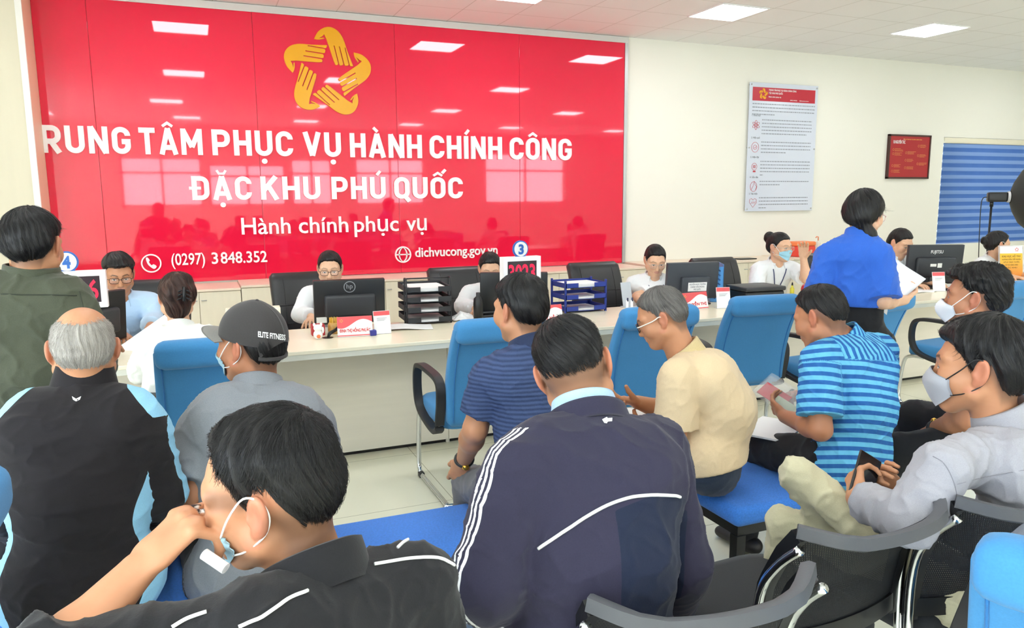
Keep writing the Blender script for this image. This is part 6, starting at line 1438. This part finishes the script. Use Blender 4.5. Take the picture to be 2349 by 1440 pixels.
# ---- big man in navy track jacket with three white stripes
def navyjacket():
    p = Person('person in navy track jacket with three white sleeve stripes, seen from behind in the middle', (.78, 1.38, .47), 'mid', .006, .0032)
    p.torso(at(1350, 1545, 1.56), at(1350, 972, 1.68), 12, w=1.12, hunch=.05, sh=(at(1192, 1090, 1.56), at(1500, 1035, 1.74)), shw=.19)
    p.head(at(1318, 852, 1.76), 36, -22, -18, .98)
    p.arms(at(1118, 1330, 1.50), at(1160, 1430, 1.78), at(1555, 1300, 1.72), at(1500, 1440, 1.95), 1.15)
    p.hand('L', (.3, .9, -.3), (0, 0, -1), 1).hand('R', (-.3, .9, -.3), (0, 0, -1), -1)
    seat_legs(p, -8, .15, .44)
    p.stub = lambda l: sstep(-.080, -.035, l[:, 2]-.35*np.maximum(0, l[:, 1]+.06))*sstep(.02, -.01, l[:, 1])*sstep(.081, .076, np.abs(l[:, 0]))*.9
    p.build()
    p.hair(H_BLACK, [(0, .088), (30, .084), (55, .06), (70, .035), (84, .03), (100, .036), (118, .008), (140, -.026), (180, -.034)], .013, .005, .008, wave=.004, strands=7500, slen=.022, seed=7, fade=.013, rootmin=.0012, whorl=(.0, -.045, .115), soft=.016, swirl=1.6)
    mj = panelmat('navy_track_jacket', '2E2C40', [('inset', '1A2238'), ('stripe', 'F0F0F0')], 320)
    R, F, up, c7, pel = p.R, p.F, p.up, p.c7, p.pel; elL, wrL, shL = p.elL, p.wrL, p.shL
    q0 = [at(x, y, 1.6) for x, y in ((1236, 1258), (1300, 1215), (1380, 1165), (1450, 1140), (1530, 1135), (1575, 1148), (1597, 1172))]
    def at_(v, N):
        l = v-c7; x = l@R; h = l@up
        # lower back inset under the piping arc
        sx = np.array([(q-c7)@R for q in q0]); sh_ = np.array([(q-c7)@up for q in q0]); o_ = np.argsort(sx); arc = np.interp(x, sx[o_], sh_[o_])
        xc = sx.mean()+.03; ins = np.minimum(arc-h, (.105-.05*np.clip(arc-h, 0, .3))-np.abs(x-xc-.015)); ins = np.where(N@F < -.1, ins, -1)
        u1 = unit(elL-shL); dl = v-shL; t1 = dl@u1; per = dl-t1[:, None]*u1; latv = unit(np.cross(u1, -F)*1.0); cc = per@unit(R*-.35-F*.9-up*.0)*0+per@unit(np.cross(u1, unit(-R*.8-F*.55)))
        on = (np.minimum(seg_d(v, shL, elL), seg_d(v, elL, wrL)) < .10) & ((N@unit(-R*.85-F*.5)) > .1)
        st = np.where(on, .0040-np.abs(np.abs(cc-.010)-.0)*1.0, -1); st = np.maximum(st, np.where(on, .0040-np.abs(cc-.026), -1)); st = np.maximum(st, np.where(on, .0040-np.abs(cc+.006), -1))
        return {'inset': ins, 'stripe': st}
    ob, v, Q = p.garment('jacket', p.T+p.sleeve('L', 1.95, 0.0115)+p.sleeve('R', 1.95, 0.0115), .018, mj, res=.006, wr=.005, wf=24, seed=8, attrs=at_)
    bv = bvh_of(v, Q); tube_on(p, bv, [(1236, 1258), (1300, 1215), (1380, 1165), (1450, 1140), (1530, 1135), (1558, 1140)], .0035, m_whitetrim, 'piping', lift=.0028)
    pts = p.snap(bv, [(1381, 963), (1392, 957), (1394, 960), (1404, 959), (1404, 967), (1394, 968), (1392, 972), (1386, 971)], .0015)
    if len(pts) == 8: MB().add([q-p.base for q in pts], [tuple(range(8))]).build('logo', m_whitetrim, p.obj)
    p.collar(mj, .036, (.098, .088), (.086, .078), gap=18, fold=.010, th=.006)
    p.collar(fabric('pale_blue_check_collar', 'A8C4E6', var=.2, scale=500), .058, (.082, .075), (.070, .065), gap=18, th=.004, stand=1, name='shirt_collar')
    p.garment('trousers', p.G+[(o_, P_.grow(-.008), k_) for o_, P_, k_ in p.T[:1]], .012, fabric('faded_jeans', '6A7A92', var=.2), res=.010, wr=.005, wf=24); p.shoes(); c = at(1155, 1432, 1.62); t = thing('plastic_bag', 'white plastic bag at the left wrist of the navy jacket man', 'bag', tuple(c)); rs = np.random.RandomState(3)
    MB().grid(lambda u, v: ((.035+.03*v)*math.sin(u*6.28)*(1+.12*math.sin(u*19)), (.03+.025*v)*math.cos(u*6.28)*(1+.1*math.sin(u*23)), .04-.13*v), 26, 8, .0015).build('bag', fabric('white_plastic_film', 'F2F2EE', var=.03), t, smooth=True); return p
# ---- man in beige polo with glasses
def beige():
    p = Person('person in beige polo and glasses reading, in profile at the end of the right bench', (1.98, 2.38, .45), 'mid', .006, .0034)
    p.torso(at(1640, 1055, 2.92), at(1580, 812, 2.93), -50, w=1.04, hunch=.075, depth=1.15, sh=(at(1555, 868, 2.78), at(1600, 850, 3.10)), belly=1.0)
    p.head(at(1517, 730, 2.92), -54, -25, 0, .91)
    p.arms(at(1548, 1020, 2.80), at(1480, 985, 3.00), at(1532, 945, 3.16), at(1462, 922, 3.10), 1.05)
    p.hand('L', at(1420, 950, 3.05)-at(1480, 985, 3.0), (.3, .3, .8), 1).hand('R', at(1425, 915, 3.08)-at(1462, 922, 3.1), (0, .2, 1), -1, curl=(20, 25, 20))
    seat_legs(p, -45, .10, .42); p.build()
    p.hair(H_GREY, [(0, .082), (25, .080), (45, .064), (62, .050), (72, .020), (82, -.004), (92, .020), (106, .018), (118, -.025), (138, -.055), (180, -.066)], .014, .006, .008, wave=.0022, strands=4000, slen=.022, seed=9)
    m = fabric('beige_polo', 'D8C09C', var=.07, scale=320)
    p.garment('polo_shirt', p.T+[('u', Cone(p.hipL+p.up*.03, p.hipR+p.up*.03, .098, .098), .03)]+p.sleeve('L', .74, 0.018, .012)+p.sleeve('R', .74, 0.018, .012), .013, m, wr=.003, wf=34, seed=9, clip=[(p.pel-p.up*.015, -p.up)])
    p.collar(fabric('beige_collar', 'CDB88A', scale=300), .048, (.076, .070), (.065, .061), fold=.014, gap=26)
    p.garment('trousers', p.G+[(o_, P_.grow(-.018), k_) for o_, P_, k_ in p.T[:1]], .012, fabric('dark_denim', '2B3648', var=.2), res=.009, wr=.004, wf=24); p.shoes()
    p.glasses(m_black, r=.0022, temple=mat('ivory_temple', 'EEE9DC', .3))
    b_ = p.pel+p.up*.03; mb = MB(); mb.tube([b_+.150*p.R*math.cos(a)+.122*p.F*math.sin(a)-p.base for a in np.linspace(0, 6.28, 37)[:-1]], .012, 6, closed=True); mb.build('belt', m_black, p.obj, smooth=True)
    t = thing('paper_sheet', 'white paper the beige polo man is reading on his lap', 'paper', tuple(at(1455, 965, 3.12)), -.6); MB().box((-.12, -.09, 0), (.12, .09, .003), rot=Matrix.Rotation(.3, 3, 'X')).build('sheet', m_paper, t); return p
# ---- man in striped shirt
def striped():
    p = Person('person in turquoise and blue striped shirt holding a bag of red booklets', (2.42, 2.34, .45), 'tan', .0055, .0034)
    p.torso(at(1945, 1050, 2.96), at(1942, 778, 3.00), -6, w=1.06, hunch=.055, sh=(at(1882, 830, 2.86), at(2016, 802, 3.12)))
    p.head(at(1880, 730, 2.98), -20, -24, 4, .96)
    p.arms(at(1882, 985, 2.80), at(1800, 955, 3.06), at(2000, 950, 3.24), at(1850, 905, 3.30), 1.02)
    p.hand('L', at(1768, 925, 3.16)-at(1800, 955, 3.06), at(0, -1, 0)-at(0, 0, 0)+np.array((.5, .4, .3)), 1, curl=(30, 32, 22), thumb=(45, 25), spread=6).hand('R', at(1805, 900, 3.24)-at(1850, 905, 3.30), (0, -.4, -.9), -1, curl=(42, 45, 30), spread=3)
    kL, kR = at(1730, 1030, 3.32), at(1880, 1040, 3.42); p.legs(kL, kL*[1, 1, 0]+[0, .03, .09], kR, kR*[1, 1, 0]+[0, .03, .09]); p.build()
    p.hair(H_BLACK, [(0, .088), (25, .086), (45, .072), (62, .050), (74, .020), (84, .006), (94, .026), (108, .022), (122, -.01), (142, -.040), (180, -.048)], .016, .007, .008, wave=.0025, strands=4000, slen=.02, seed=10, soft=.014)
    t = NT('turquoise_blue_stripes'); fr = t.math('FRACT', t.attr('s')); g = t.math('GREATER_THAN', fr, .52); n_ = t.noise(220, 2); n2 = t.noise(40, 2, stretch=(1, 1, .1))
    t.col(t.mix(g, t.mix(n2, lin('58A8D4'), lin('74C2E4')), t.mix(n2, lin('1F5296'), lin('356EB0')))); t.p(.85, 0, .2); t.bump(n_, .3, .001)
    R, F, up, c7 = p.R, p.F, p.up, p.c7; PER = .033
    def at_(v, N):
        l = v-c7; h = l@up; x = l@R; s_ = (h+.10*(l@F)+.012*np.sin(x*9))/PER
        yoke = (h > -.085) & (np.abs(x) < .16); s_ = np.where(yoke, (x+.1*h)/(PER*.85), s_)
        for sh, el in ((p.shL, p.elL), (p.shR, p.elR)):
            u = unit(el-sh); t_ = (v-sh)@u; sd_ = np.sign((sh-c7)@R); out_ = ((v-sh)@R)*sd_; arm = (out_ > -.02+.25*np.maximum(0, t_-.02)*0) & (t_ > .01) & (seg_d(v, sh, el) < .10); s_ = np.where(arm, t_/PER, s_)
        return {'s': s_}
    ob, v, Q = p.garment('striped_shirt', p.T+p.sleeve('L', .80, 0.018, .012)+p.sleeve('R', .80, 0.018, .012), .014, t.m, res=.0045, wr=.0045, wf=28, seed=10, attrs=at_)
    mc = NT('striped_collar'); w = mc.n('ShaderNodeTexWave', wave_type='BANDS', bands_direction='X'); w.inputs['Scale'].default_value = 14; mc.l(mc.n('ShaderNodeTexCoord').outputs['Object'], w.inputs[0]); mc.col(mc.mix(mc.math('GREATER_THAN', w.outputs['Fac'], .5), lin('64B4DC'), lin('2860A4'))); mc.p(.85, 0, .2)
    p.collar(mc.m, .046, (.076, .070), (.066, .061), fold=.013, gap=24)
    p.garment('trousers', p.G+[(o_, P_.grow(-.008), k_) for o_, P_, k_ in p.T[:1]], .013, fabric('black_trousers', '1C1D20'), res=.009, wr=.004, wf=24); p.shoes()
    c = at(1790, 912, 3.17); t = thing('plastic_bag', 'clear plastic bag with red booklets held by the striped shirt man', 'bag', tuple(c))
    e1 = unit(at(1845, 960, 3.12)-at(1760, 905, 3.22)); e2 = unit(at(1785, 870, 3.24)-at(1745, 925, 3.16)); e2 = unit(e2-e1*np.dot(e1, e2)); nn = np.cross(e1, e2)
    if np.dot(nn, fwd) > 0: nn = -nn
    def quad(mb, x0, x1, y0, y1, z, th): 
        P = [e1*x+e2*y+nn*(z+dz) for dz in (0, th) for x, y in ((x0, y0), (x1, y0), (x1, y1), (x0, y1))]; return mb.add(P, [(0,3,2,1),(4,5,6,7),(0,1,5,4),(1,2,6,5),(2,3,7,6),(3,0,4,7)])
    MB().grid(lambda u, v: e1*(-.10+.20*u)+e2*(-.055+.135*v)+nn*(.010+.006*math.sin(u*11)*math.sin(v*7)), 14, 8, .001).grid(lambda u, v: e1*(-.10+.20*u)+e2*(-.055+.135*v)-nn*(.008), 6, 4, .001).build('bag_film', clear('bag_film', 'FFFFFF', .13, .12), t, smooth=True)
    quad(MB(), -.085, .035, -.045, .03, .002, .004).build('cover', mat('red_booklet_cover', 'C8384A', .5), thing('booklet', 'red booklet inside the clear bag held by the striped shirt man', 'booklet', tuple(c)))
    o = thing('document_slip', 'pale green slip inside the clear bag below the red booklet', 'document', tuple(c)); quad(MB(), -.01, .095, -.05, .0, .007, .001).build('slip', mat('pale_green_paper', 'C6CDB4', .6), o)
    t = thing('paper_sheet', 'white papers on the lap of the striped shirt man', 'paper', tuple(at(1772, 985, 3.26)+[0, 0, .0]), .5); MB().box((-.15, -.10, 0), (.15, .10, .008)).build('sheets', m_paper, t); return p
# ---- man in grey shirt with a grey mask and phone
def greyman():
    p = Person('person in light grey shirt, khaki trousers and grey mask holding a phone', (2.0, 1.42, .47), 'mid', .006, .0032)
    p.torso(at(2330, 1440, 2.03), at(2312, 985, 2.07), -30, w=1.12, hunch=.045, sh=(at(2165, 1075, 1.91), at(2420, 1040, 2.25)))
    p.head(at(2250, 846, 2.07), -27, -4, 2, 1.09)
    p.arms(at(2085, 1200, 1.89), at(1965, 1142, 2.09), at(2330, 1290, 2.23), at(2060, 1130, 2.23), 1.08)
    p.hand('L', at(1960, 1070, 2.17)-at(1965, 1142, 2.09), at(2010, 1100, 2.15)-at(1960, 1100, 2.13), 1, curl=(48, 52, 35), thumb=(35, 30)).hand('R', at(2015, 1085, 2.21)-at(2060, 1130, 2.23), (-.6, -.2, .6), -1, curl=(40, 45, 30))
    kL, kR = at(1828, 1088, 2.25), at(1800, 1200, 2.33)
    p.legs(kL, at(1985, 1330, 2.29), kR, kR*[1, 1, 0]+[-.02, .06, .09], r=.66); p.build()
    p.hair(H_BLACK, [(0, .072), (25, .070), (45, .058), (60, .038), (70, .004), (80, -.012), (92, .014), (106, .014), (118, -.03), (138, -.066), (180, -.078)], .022, .010, .012, quiff=.004, wave=.003, strands=7000, slen=.032, seed=12)
    m = fabric('light_grey_shirt', 'A4A3AA', var=.12, scale=420)
    ob, v, Q = p.garment('shirt', p.T+p.sleeve('L', 1.86, .006)+p.sleeve('R', 1.9, .006), .010, m, wr=.006, wf=28, seed=12)
    bv = bvh_of(v, Q); m_sm = mat('grey_seam', '8C8B92', .8); tube_on(p, bv, [(2140, 1046), (2165, 1062), (2186, 1100), (2196, 1145), (2194, 1180)], .0011, m_sm, 'seam', lift=.0004); tube_on(p, bv, [(2196, 1110), (2260, 1094), (2349, 1078)], .0011, m_sm, 'seam', lift=.0004)
    p.collar(m, .066, (.084, .078), (.074, .069), fold=.012, gap=20, off=(0, 0, .016))
    p.garment('trousers', p.G+[(o_, P_.grow(-.008), k_) for o_, P_, k_ in p.T[:1]], .009, fabric('khaki_trousers', 'C4BD9E', var=.08, scale=300), res=.008, wr=.008, wf=24, seed=3); p.shoes()
    p.face_mask(fabric('grey_cloth_mask', 'B4B6BE', rough=.8, var=.06, scale=400), 'dome', m_black, top=.004, bot=-.112, wide=62, beak=.022)
    c = at(1985, 1092, 2.13); t = thing('smartphone', 'black smartphone held up by the grey shirt man', 'phone', tuple(c))
    u_ = unit(at(2000, 1055, 2.16)-at(1980, 1130, 2.10)); s_ = unit(at(2045, 1082, 2.16)-at(1985, 1092, 2.13)); s_ = unit(s_-u_*np.dot(u_, s_)); R_ = Matrix(np.stack([s_, np.cross(u_, s_), u_], 1).tolist())
    MB().rbox((-.035, -.0045, -.072), (.035, .0045, .072), .004, 3, rot=R_, piv=(0, 0, 0)).build('case', m_black, t, auto=40); MB().box((-.032, -.0052, -.068), (.032, -.0046, .068), rot=R_, piv=(0, 0, 0)).build('screen', mat('phone_glass', '14161A', .08), t); return p
# ---- man with white mask at the far right
def whitemask():
    p = Person('person in light blue polo with white folded mask at the right bench end', (2.98, 2.28, .45), 'tan', .0065, .0036)
    p.torso(at(2320, 1010, 2.98), at(2296, 765, 2.98), -30, w=1.12, hunch=.04, sh=(at(2210, 830, 2.84), at(2380, 800, 3.16)))
    p.head(at(2236, 684, 2.96), -28, -2, 0, .97)
    p.arms(at(2215, 960, 2.86), at(2140, 985, 3.06), at(2400, 960, 3.1), at(2260, 1000, 3.2), 1.05)
    p.hand('L', at(2095, 1000, 3.14)-at(2140, 985, 3.06), (0, .1, -1), 1, curl=(15, 20, 15)).hand('R', (-.6, .6, -.3), (0, 0, -1), -1)
    kL, kR = at(2052, 1040, 3.08), at(2098, 960, 3.36); p.legs(kL, kL*[1, 1, 0]+[-.02, .05, .09], kR, kR*[1, 1, 0]+[-.02, .05, .09], r=1.1); p.build()
    p.hair(H_BLACK, [(0, .078), (25, .080), (42, .078), (58, .058), (70, .022), (82, -.002), (94, .022), (108, .018), (120, -.03), (140, -.062), (180, -.07)], .026, .010, .012, quiff=.012, wave=.007, strands=4000, slen=.026, seed=13, lf=95, swirl=2.5)
    m = fabric('light_blue_polo', '7EA4DA', var=.08)
    p.garment('polo_shirt', p.T+p.sleeve('L', .78, 0.014, .008)+p.sleeve('R', .78, 0.014, .008), .014, m, wr=.004, wf=28, seed=13); p.collar(m, .042, (.080, .074), (.070, .065), fold=.013, gap=24)
    p.garment('trousers', p.G+[(o_, P_.grow(-.008), k_) for o_, P_, k_ in p.T[:1]], .012, fabric('black_trousers', '1C1D20'), res=.009, wr=.004, wf=24); p.shoes()
    p.face_mask(fabric('white_mask', 'F2F2F4', rough=.7, var=.03, scale=400), 'beak', m_whitetrim, top=-.004, bot=-.112, wide=58, beak=.034)
    c = p.wrL-unit(p.wrL-p.elL)*.02; ax_ = unit(p.wrL-p.elL); a1 = unit(np.cross(ax_, (0, 0, 1))); a2 = np.cross(ax_, a1); mb = MB()
    mb.tube([c+.033*(a1*math.cos(t_)+a2*math.sin(t_)*.85)-p.base for t_ in np.linspace(0, 6.28, 25)[:-1]], .007, 6, closed=True); wt = mb.build('watch', m_black, p.obj, smooth=True)
    MB().ball(c-a2*.030-p.base, .014, 8).build('watch_case', mat('gold_metal', 'E0B050', .25, 1), wt, smooth=True); return p
# ---- standing woman in blue
def bluewoman():
    p = Person('person standing in a royal blue shirt with a low ponytail, carrying white papers', (3.26, 3.02, 0), 'light', .0065, .004)
    p.torso(at(1972, 790, 4.03), at(1972, 542, 3.98), 62, w=.86, hunch=.03, sh=(at(1902, 590, 4.05), at(2010, 594, 3.93)))
    p.head(at(1984, 493, 4.0), 76, -12, 0, .98, fem=1)
    p.arms(at(1880, 680, 4.05), at(1925, 730, 4.15), at(2026, 690, 3.88), at(2075, 688, 4.05), 1.0)
    p.hand('L', (.5, .5, -.3), (0, 0, -1), 1).hand('R', at(2105, 668, 4.12)-at(2075, 688, 4.05), (-.5, .5, .5), -1, curl=(35, 40, 25))
    x, y = p.pel[0], p.pel[1]; p.legs((x-.03, y+.09, .50), (x-.03, y+.09, .09), (x+.05, y-.08, .50), (x+.05, y-.08, .09)); p.build()
    ex = [('u', Cone((.02, -.08, -.04), (.058, -.03, -.11), .042, .034), .03), ('u', Cone((.058, -.03, -.11), (.085, .055, -.20), .032, .020), .03)]
    p.hair(H_BLACK, [(0, .09), (30, .086), (55, .05), (68, .0), (80, -.045), (100, -.06), (120, -.08), (180, -.10)], .020, .018, .024, extra=ex, wave=.003, strands=2500, slen=.05, seed=14)
    m = fabric('royal_blue_shirt', '3164C6', var=.10, scale=260)
    p.garment('shirt', p.T+p.sleeve('L', .98, 0.019, .012)+p.sleeve('R', .98, 0.019, .014), .022, m, res=.0075, wr=.007, wf=24, seed=14, clip=[(at(1985, 699, 4.0), (0, 0, -1))]); p.collar(m, .045, (.078, .072), (.068, .063), fold=.014, gap=24)
    p.garment('trousers', p.G+p.T[:3], .010, fabric('black_trousers', '1C1D20'), res=.009, wr=.004, wf=22, clip=[(at(1985, 690, 4.0), (0, 0, 1))]); p.shoes()
    p.glasses(mat('pink_frame', 'E8C8C8', .3), y=.106)
    t = thing('paper_sheet', 'large white sheets carried by the standing woman in blue', 'paper', tuple(at(2070, 640, 4.08)))
    A = [at(2046, 586, 4.18), at(2122, 640, 4.12), at(2062, 692, 4.02), at(2030, 650, 4.08)]; cc = np.array(t.location)
    MB().grid(lambda u, v: ((A[0]*(1-u)+A[1]*u)*(1-v)+(A[3]*(1-u)+A[2]*u)*v)-cc+fwd*.012*math.sin(u*4), 8, 6, .003).build('sheets', m_paper, t, smooth=True)
    B = [at(2006, 700, 3.98), at(2040, 690, 4.0), at(2034, 722, 4.0), at(2022, 712, 3.99)]; mb = MB(); mb.grid(lambda u, v: ((B[0]*(1-u)+B[1]*u)*(1-v)+(B[3]*(1-u)+B[2]*u)*v)-cc, 4, 3, .002); mb.build('lower_sheet', m_paper, t); return p
# ---- clerks behind the counter
m_lany = mat('navy_lanyard', '2E3A66', .6)
def clerk(label, px, py, d, yaw, pitch, shirt, hair, fem=1, roll=0, arms=None, mask=None, gl=None, skin='light', face=0, sc=1.0, sleeve=.8, lany=True, lean=.10, tyaw=None, seed=0, hands=None):
    hc = at(px, py, d); f_ = Rot(tyaw if tyaw is not None else yaw)[:, 1]; c7 = hc-f_*.055+np.array((0, 0, -.130)); pel = c7-f_*lean+np.array((0, 0, -.47)); pel[2] = max(pel[2], .56)
    p = Person(label, (pel[0], pel[1], .49), skin, .009, .0036); p.torso(pel, c7, tyaw if tyaw is not None else yaw, w=.92 if fem else 1.0, hunch=.02, shw=.175)
    p.head(hc, yaw, pitch, roll, sc*.96, fem)
    if arms: eL, wL, eR, wR = [at(*q) for q in arms]
    else:
        eL, eR = p.shL+f_*.10-p.R*.05+[0, 0, -.26], p.shR+f_*.10+p.R*.05+[0, 0, -.26]; wL, wR = eL+f_*.20+p.R*.10, eR+f_*.20-p.R*.10; wL[2] = wR[2] = .80; eL[2] = max(eL[2], .80); eR[2] = max(eR[2], .80)
    p.arms(eL, wL, eR, wR, .95)
    hd = hands or (None, None); p.hand('L', hd[0] if hd[0] is not None else f_, (0, 0, -1), 1, fine=.0045, curl=(18, 25, 18)); p.hand('R', hd[1] if hd[1] is not None else f_, (0, 0, -1), -1, fine=.0045, curl=(18, 25, 18))
    seat_legs(p, tyaw if tyaw is not None else yaw, .09, .40, dz=0.0); p.build()
    if hair == 'man': p.hair(H_BLACK, [(0, .072), (25, .074), (45, .070), (62, .046), (74, .012), (84, -.004), (95, .02), (115, -.02), (140, -.06), (180, -.07)], .026, .010, .012, quiff=.006, wave=.004, seed=seed, strands=1200, slen=.02)
    else:
        ex = [('u', Ell((0, -.095, -.03), (.045, .035, .05)), .03)]
        if hair == 'pony': ex = [('u', Cone((0, -.10, -.02), (.0, -.10, -.16), .032, .022), .03)]
        if hair == 'bun': ex = [('u', Ell((0, -.118, .075), (.055, .045, .052)), .02)]
        if hair == 'lowbun': ex = [('u', Ell((0, -.125, .025), (.042, .036, .040)), .012)]
        p.hair(H_BLACK, HL_WOM, .013, .009, .013, extra=ex, wave=.0018, seed=seed, strands=600, slen=.03)
        if hair == 'lowbun': MB().tube([p.hl((.036*math.cos(a), -.100-.004*math.cos(a), .03+.038*math.sin(a)))-p.base for a in np.linspace(0, 6.28, 17)[:-1]], .010, 8, closed=True).build('scrunchie', mat('cream_scrunchie', 'F0E6D6', .8), p.hair_obj, smooth=True)
    ob, v, Q = p.garment('shirt', p.T+p.sleeve('L', sleeve, .008, .010)+p.sleeve('R', sleeve, .008, .010), .013, shirt, res=.009, wr=.0032, wf=30, seed=seed); p.collar(shirt, .046, (.072, .067), (.064, .060), fold=.018, gap=34)
    if lany:
        bv = bvh_of(v, Q); pts = []
        for t_ in np.linspace(0, 1, 9):
            for_ = p.c7+p.F*.3-p.R*(.06*(1-t_))-p.up*(.03+.26*t_); h_ = bv.ray_cast(Vector(for_), Vector(-p.F), .5); pts.append((np.array(h_[0])+p.F*.004) if h_[0] is not None else None)
        l1 = [q for q in pts if q is not None]; pts = []
        for t_ in np.linspace(0, 1, 9):
            for_ = p.c7+p.F*.3+p.R*(.06*(1-t_))-p.up*(.03+.26*t_); h_ = bv.ray_cast(Vector(for_), Vector(-p.F), .5); pts.append((np.array(h_[0])+p.F*.004) if h_[0] is not None else None)
        l2 = [q for q in pts if q is not None]; mb = MB()
        for l_ in (l1, l2):
            if len(l_) > 2: mb.tube([q-p.base for q in l_], .004, 5)
        if mb.v: mb.build('lanyard', m_lany, p.obj, smooth=True)
    p.garment('trousers', p.G+[(o_, P_.grow(-.008), k_) for o_, P_, k_ in p.T[:1]], .012, fabric('black_trousers', '1C1D20'), res=.012, wr=0); p.shoes()
    if mask: p.face_mask(mask, 'flat', m_whitetrim)
    if gl: p.glasses(gl)
    return p
m_cw = fabric('white_office_shirt', 'EEF0F2', var=.04, scale=300); m_cb = fabric('pale_blue_shirt', 'BDD8F2', var=.05, scale=300)
def clerk_a(): return clerk('person in glasses and light blue shirt behind the counter looking down', 273, 632, 4.72, 172, -14, m_cb, 'man', 0, gl=m_black, skin='mid', sc=1.04, lany=False, seed=1, arms=((352, 735, 4.80), (345, 750, 4.55), (225, 760, 4.8), (285, 770, 4.55)), sleeve=1.85)
def clerk_b(): return clerk('person in glasses behind the wide black monitor with a round logo', 757, 618, 5.30, 192, -10, m_cw, 'low', gl=m_black, seed=2, sleeve=1.8, sc=1.02)
def clerk_c(): return clerk('person in white blouse half hidden by the 3023 display', 1124, 618, 5.62, 196, -18, m_cw, 'pony', seed=3, sleeve=1.8)
def clerk_d(): return clerk('person in white shirt looking down behind the slate grey monitor', 1503, 598, 6.0, 200, -22, m_cw, 'pony', seed=4, gl=mat('thin_frame', 'C8B8A8', .4), sleeve=.85, arms=((1462, 680, 5.98), (1480, 698, 5.75), (1560, 690, 6.0), (1560, 690, 5.8)))
def clerk_e(): return clerk('person in blue mask behind the counter with one hand raised to the forehead', 1789, 568, 6.30, 170, -4, m_cw, 'bun', seed=5, mask=fabric('sky_blue_mask', 'A6DAEE', rough=.7, var=.04, scale=400), gl=mat('thin_frame', 'C8B8A8', .4), tyaw=190, arms=((1850, 640, 6.18), (1843, 592, 6.16), (1735, 668, 6.25), (1765, 680, 6.05)), hands=(np.array((-.25, -.2, .9)), None))
def clerk_f(): return clerk('person looking down between the woman in blue and the black monitor', 2066, 558, 6.98, 178, -26, m_cw, 'low', seed=6, lany=False, sc=1.06)
def clerk_g(): return clerk('person in profile with white mask and a cream scrunchie at the right edge', 2289, 562, 7.55, 118, -8, m_cw, 'lowbun', seed=7, mask=fabric('white_mask', 'F2F2F4', rough=.7, var=.03, scale=400), lany=False, tyaw=178, sc=1.10)
for fn in (elder, young, capman, greenman, clipwoman, navypolo, navyjacket, beige, striped, greyman, whitemask, bluewoman, clerk_a, clerk_b, clerk_c, clerk_d, clerk_e, clerk_f, clerk_g):
    if want(fn.__name__): PEOPLE.append(fn())
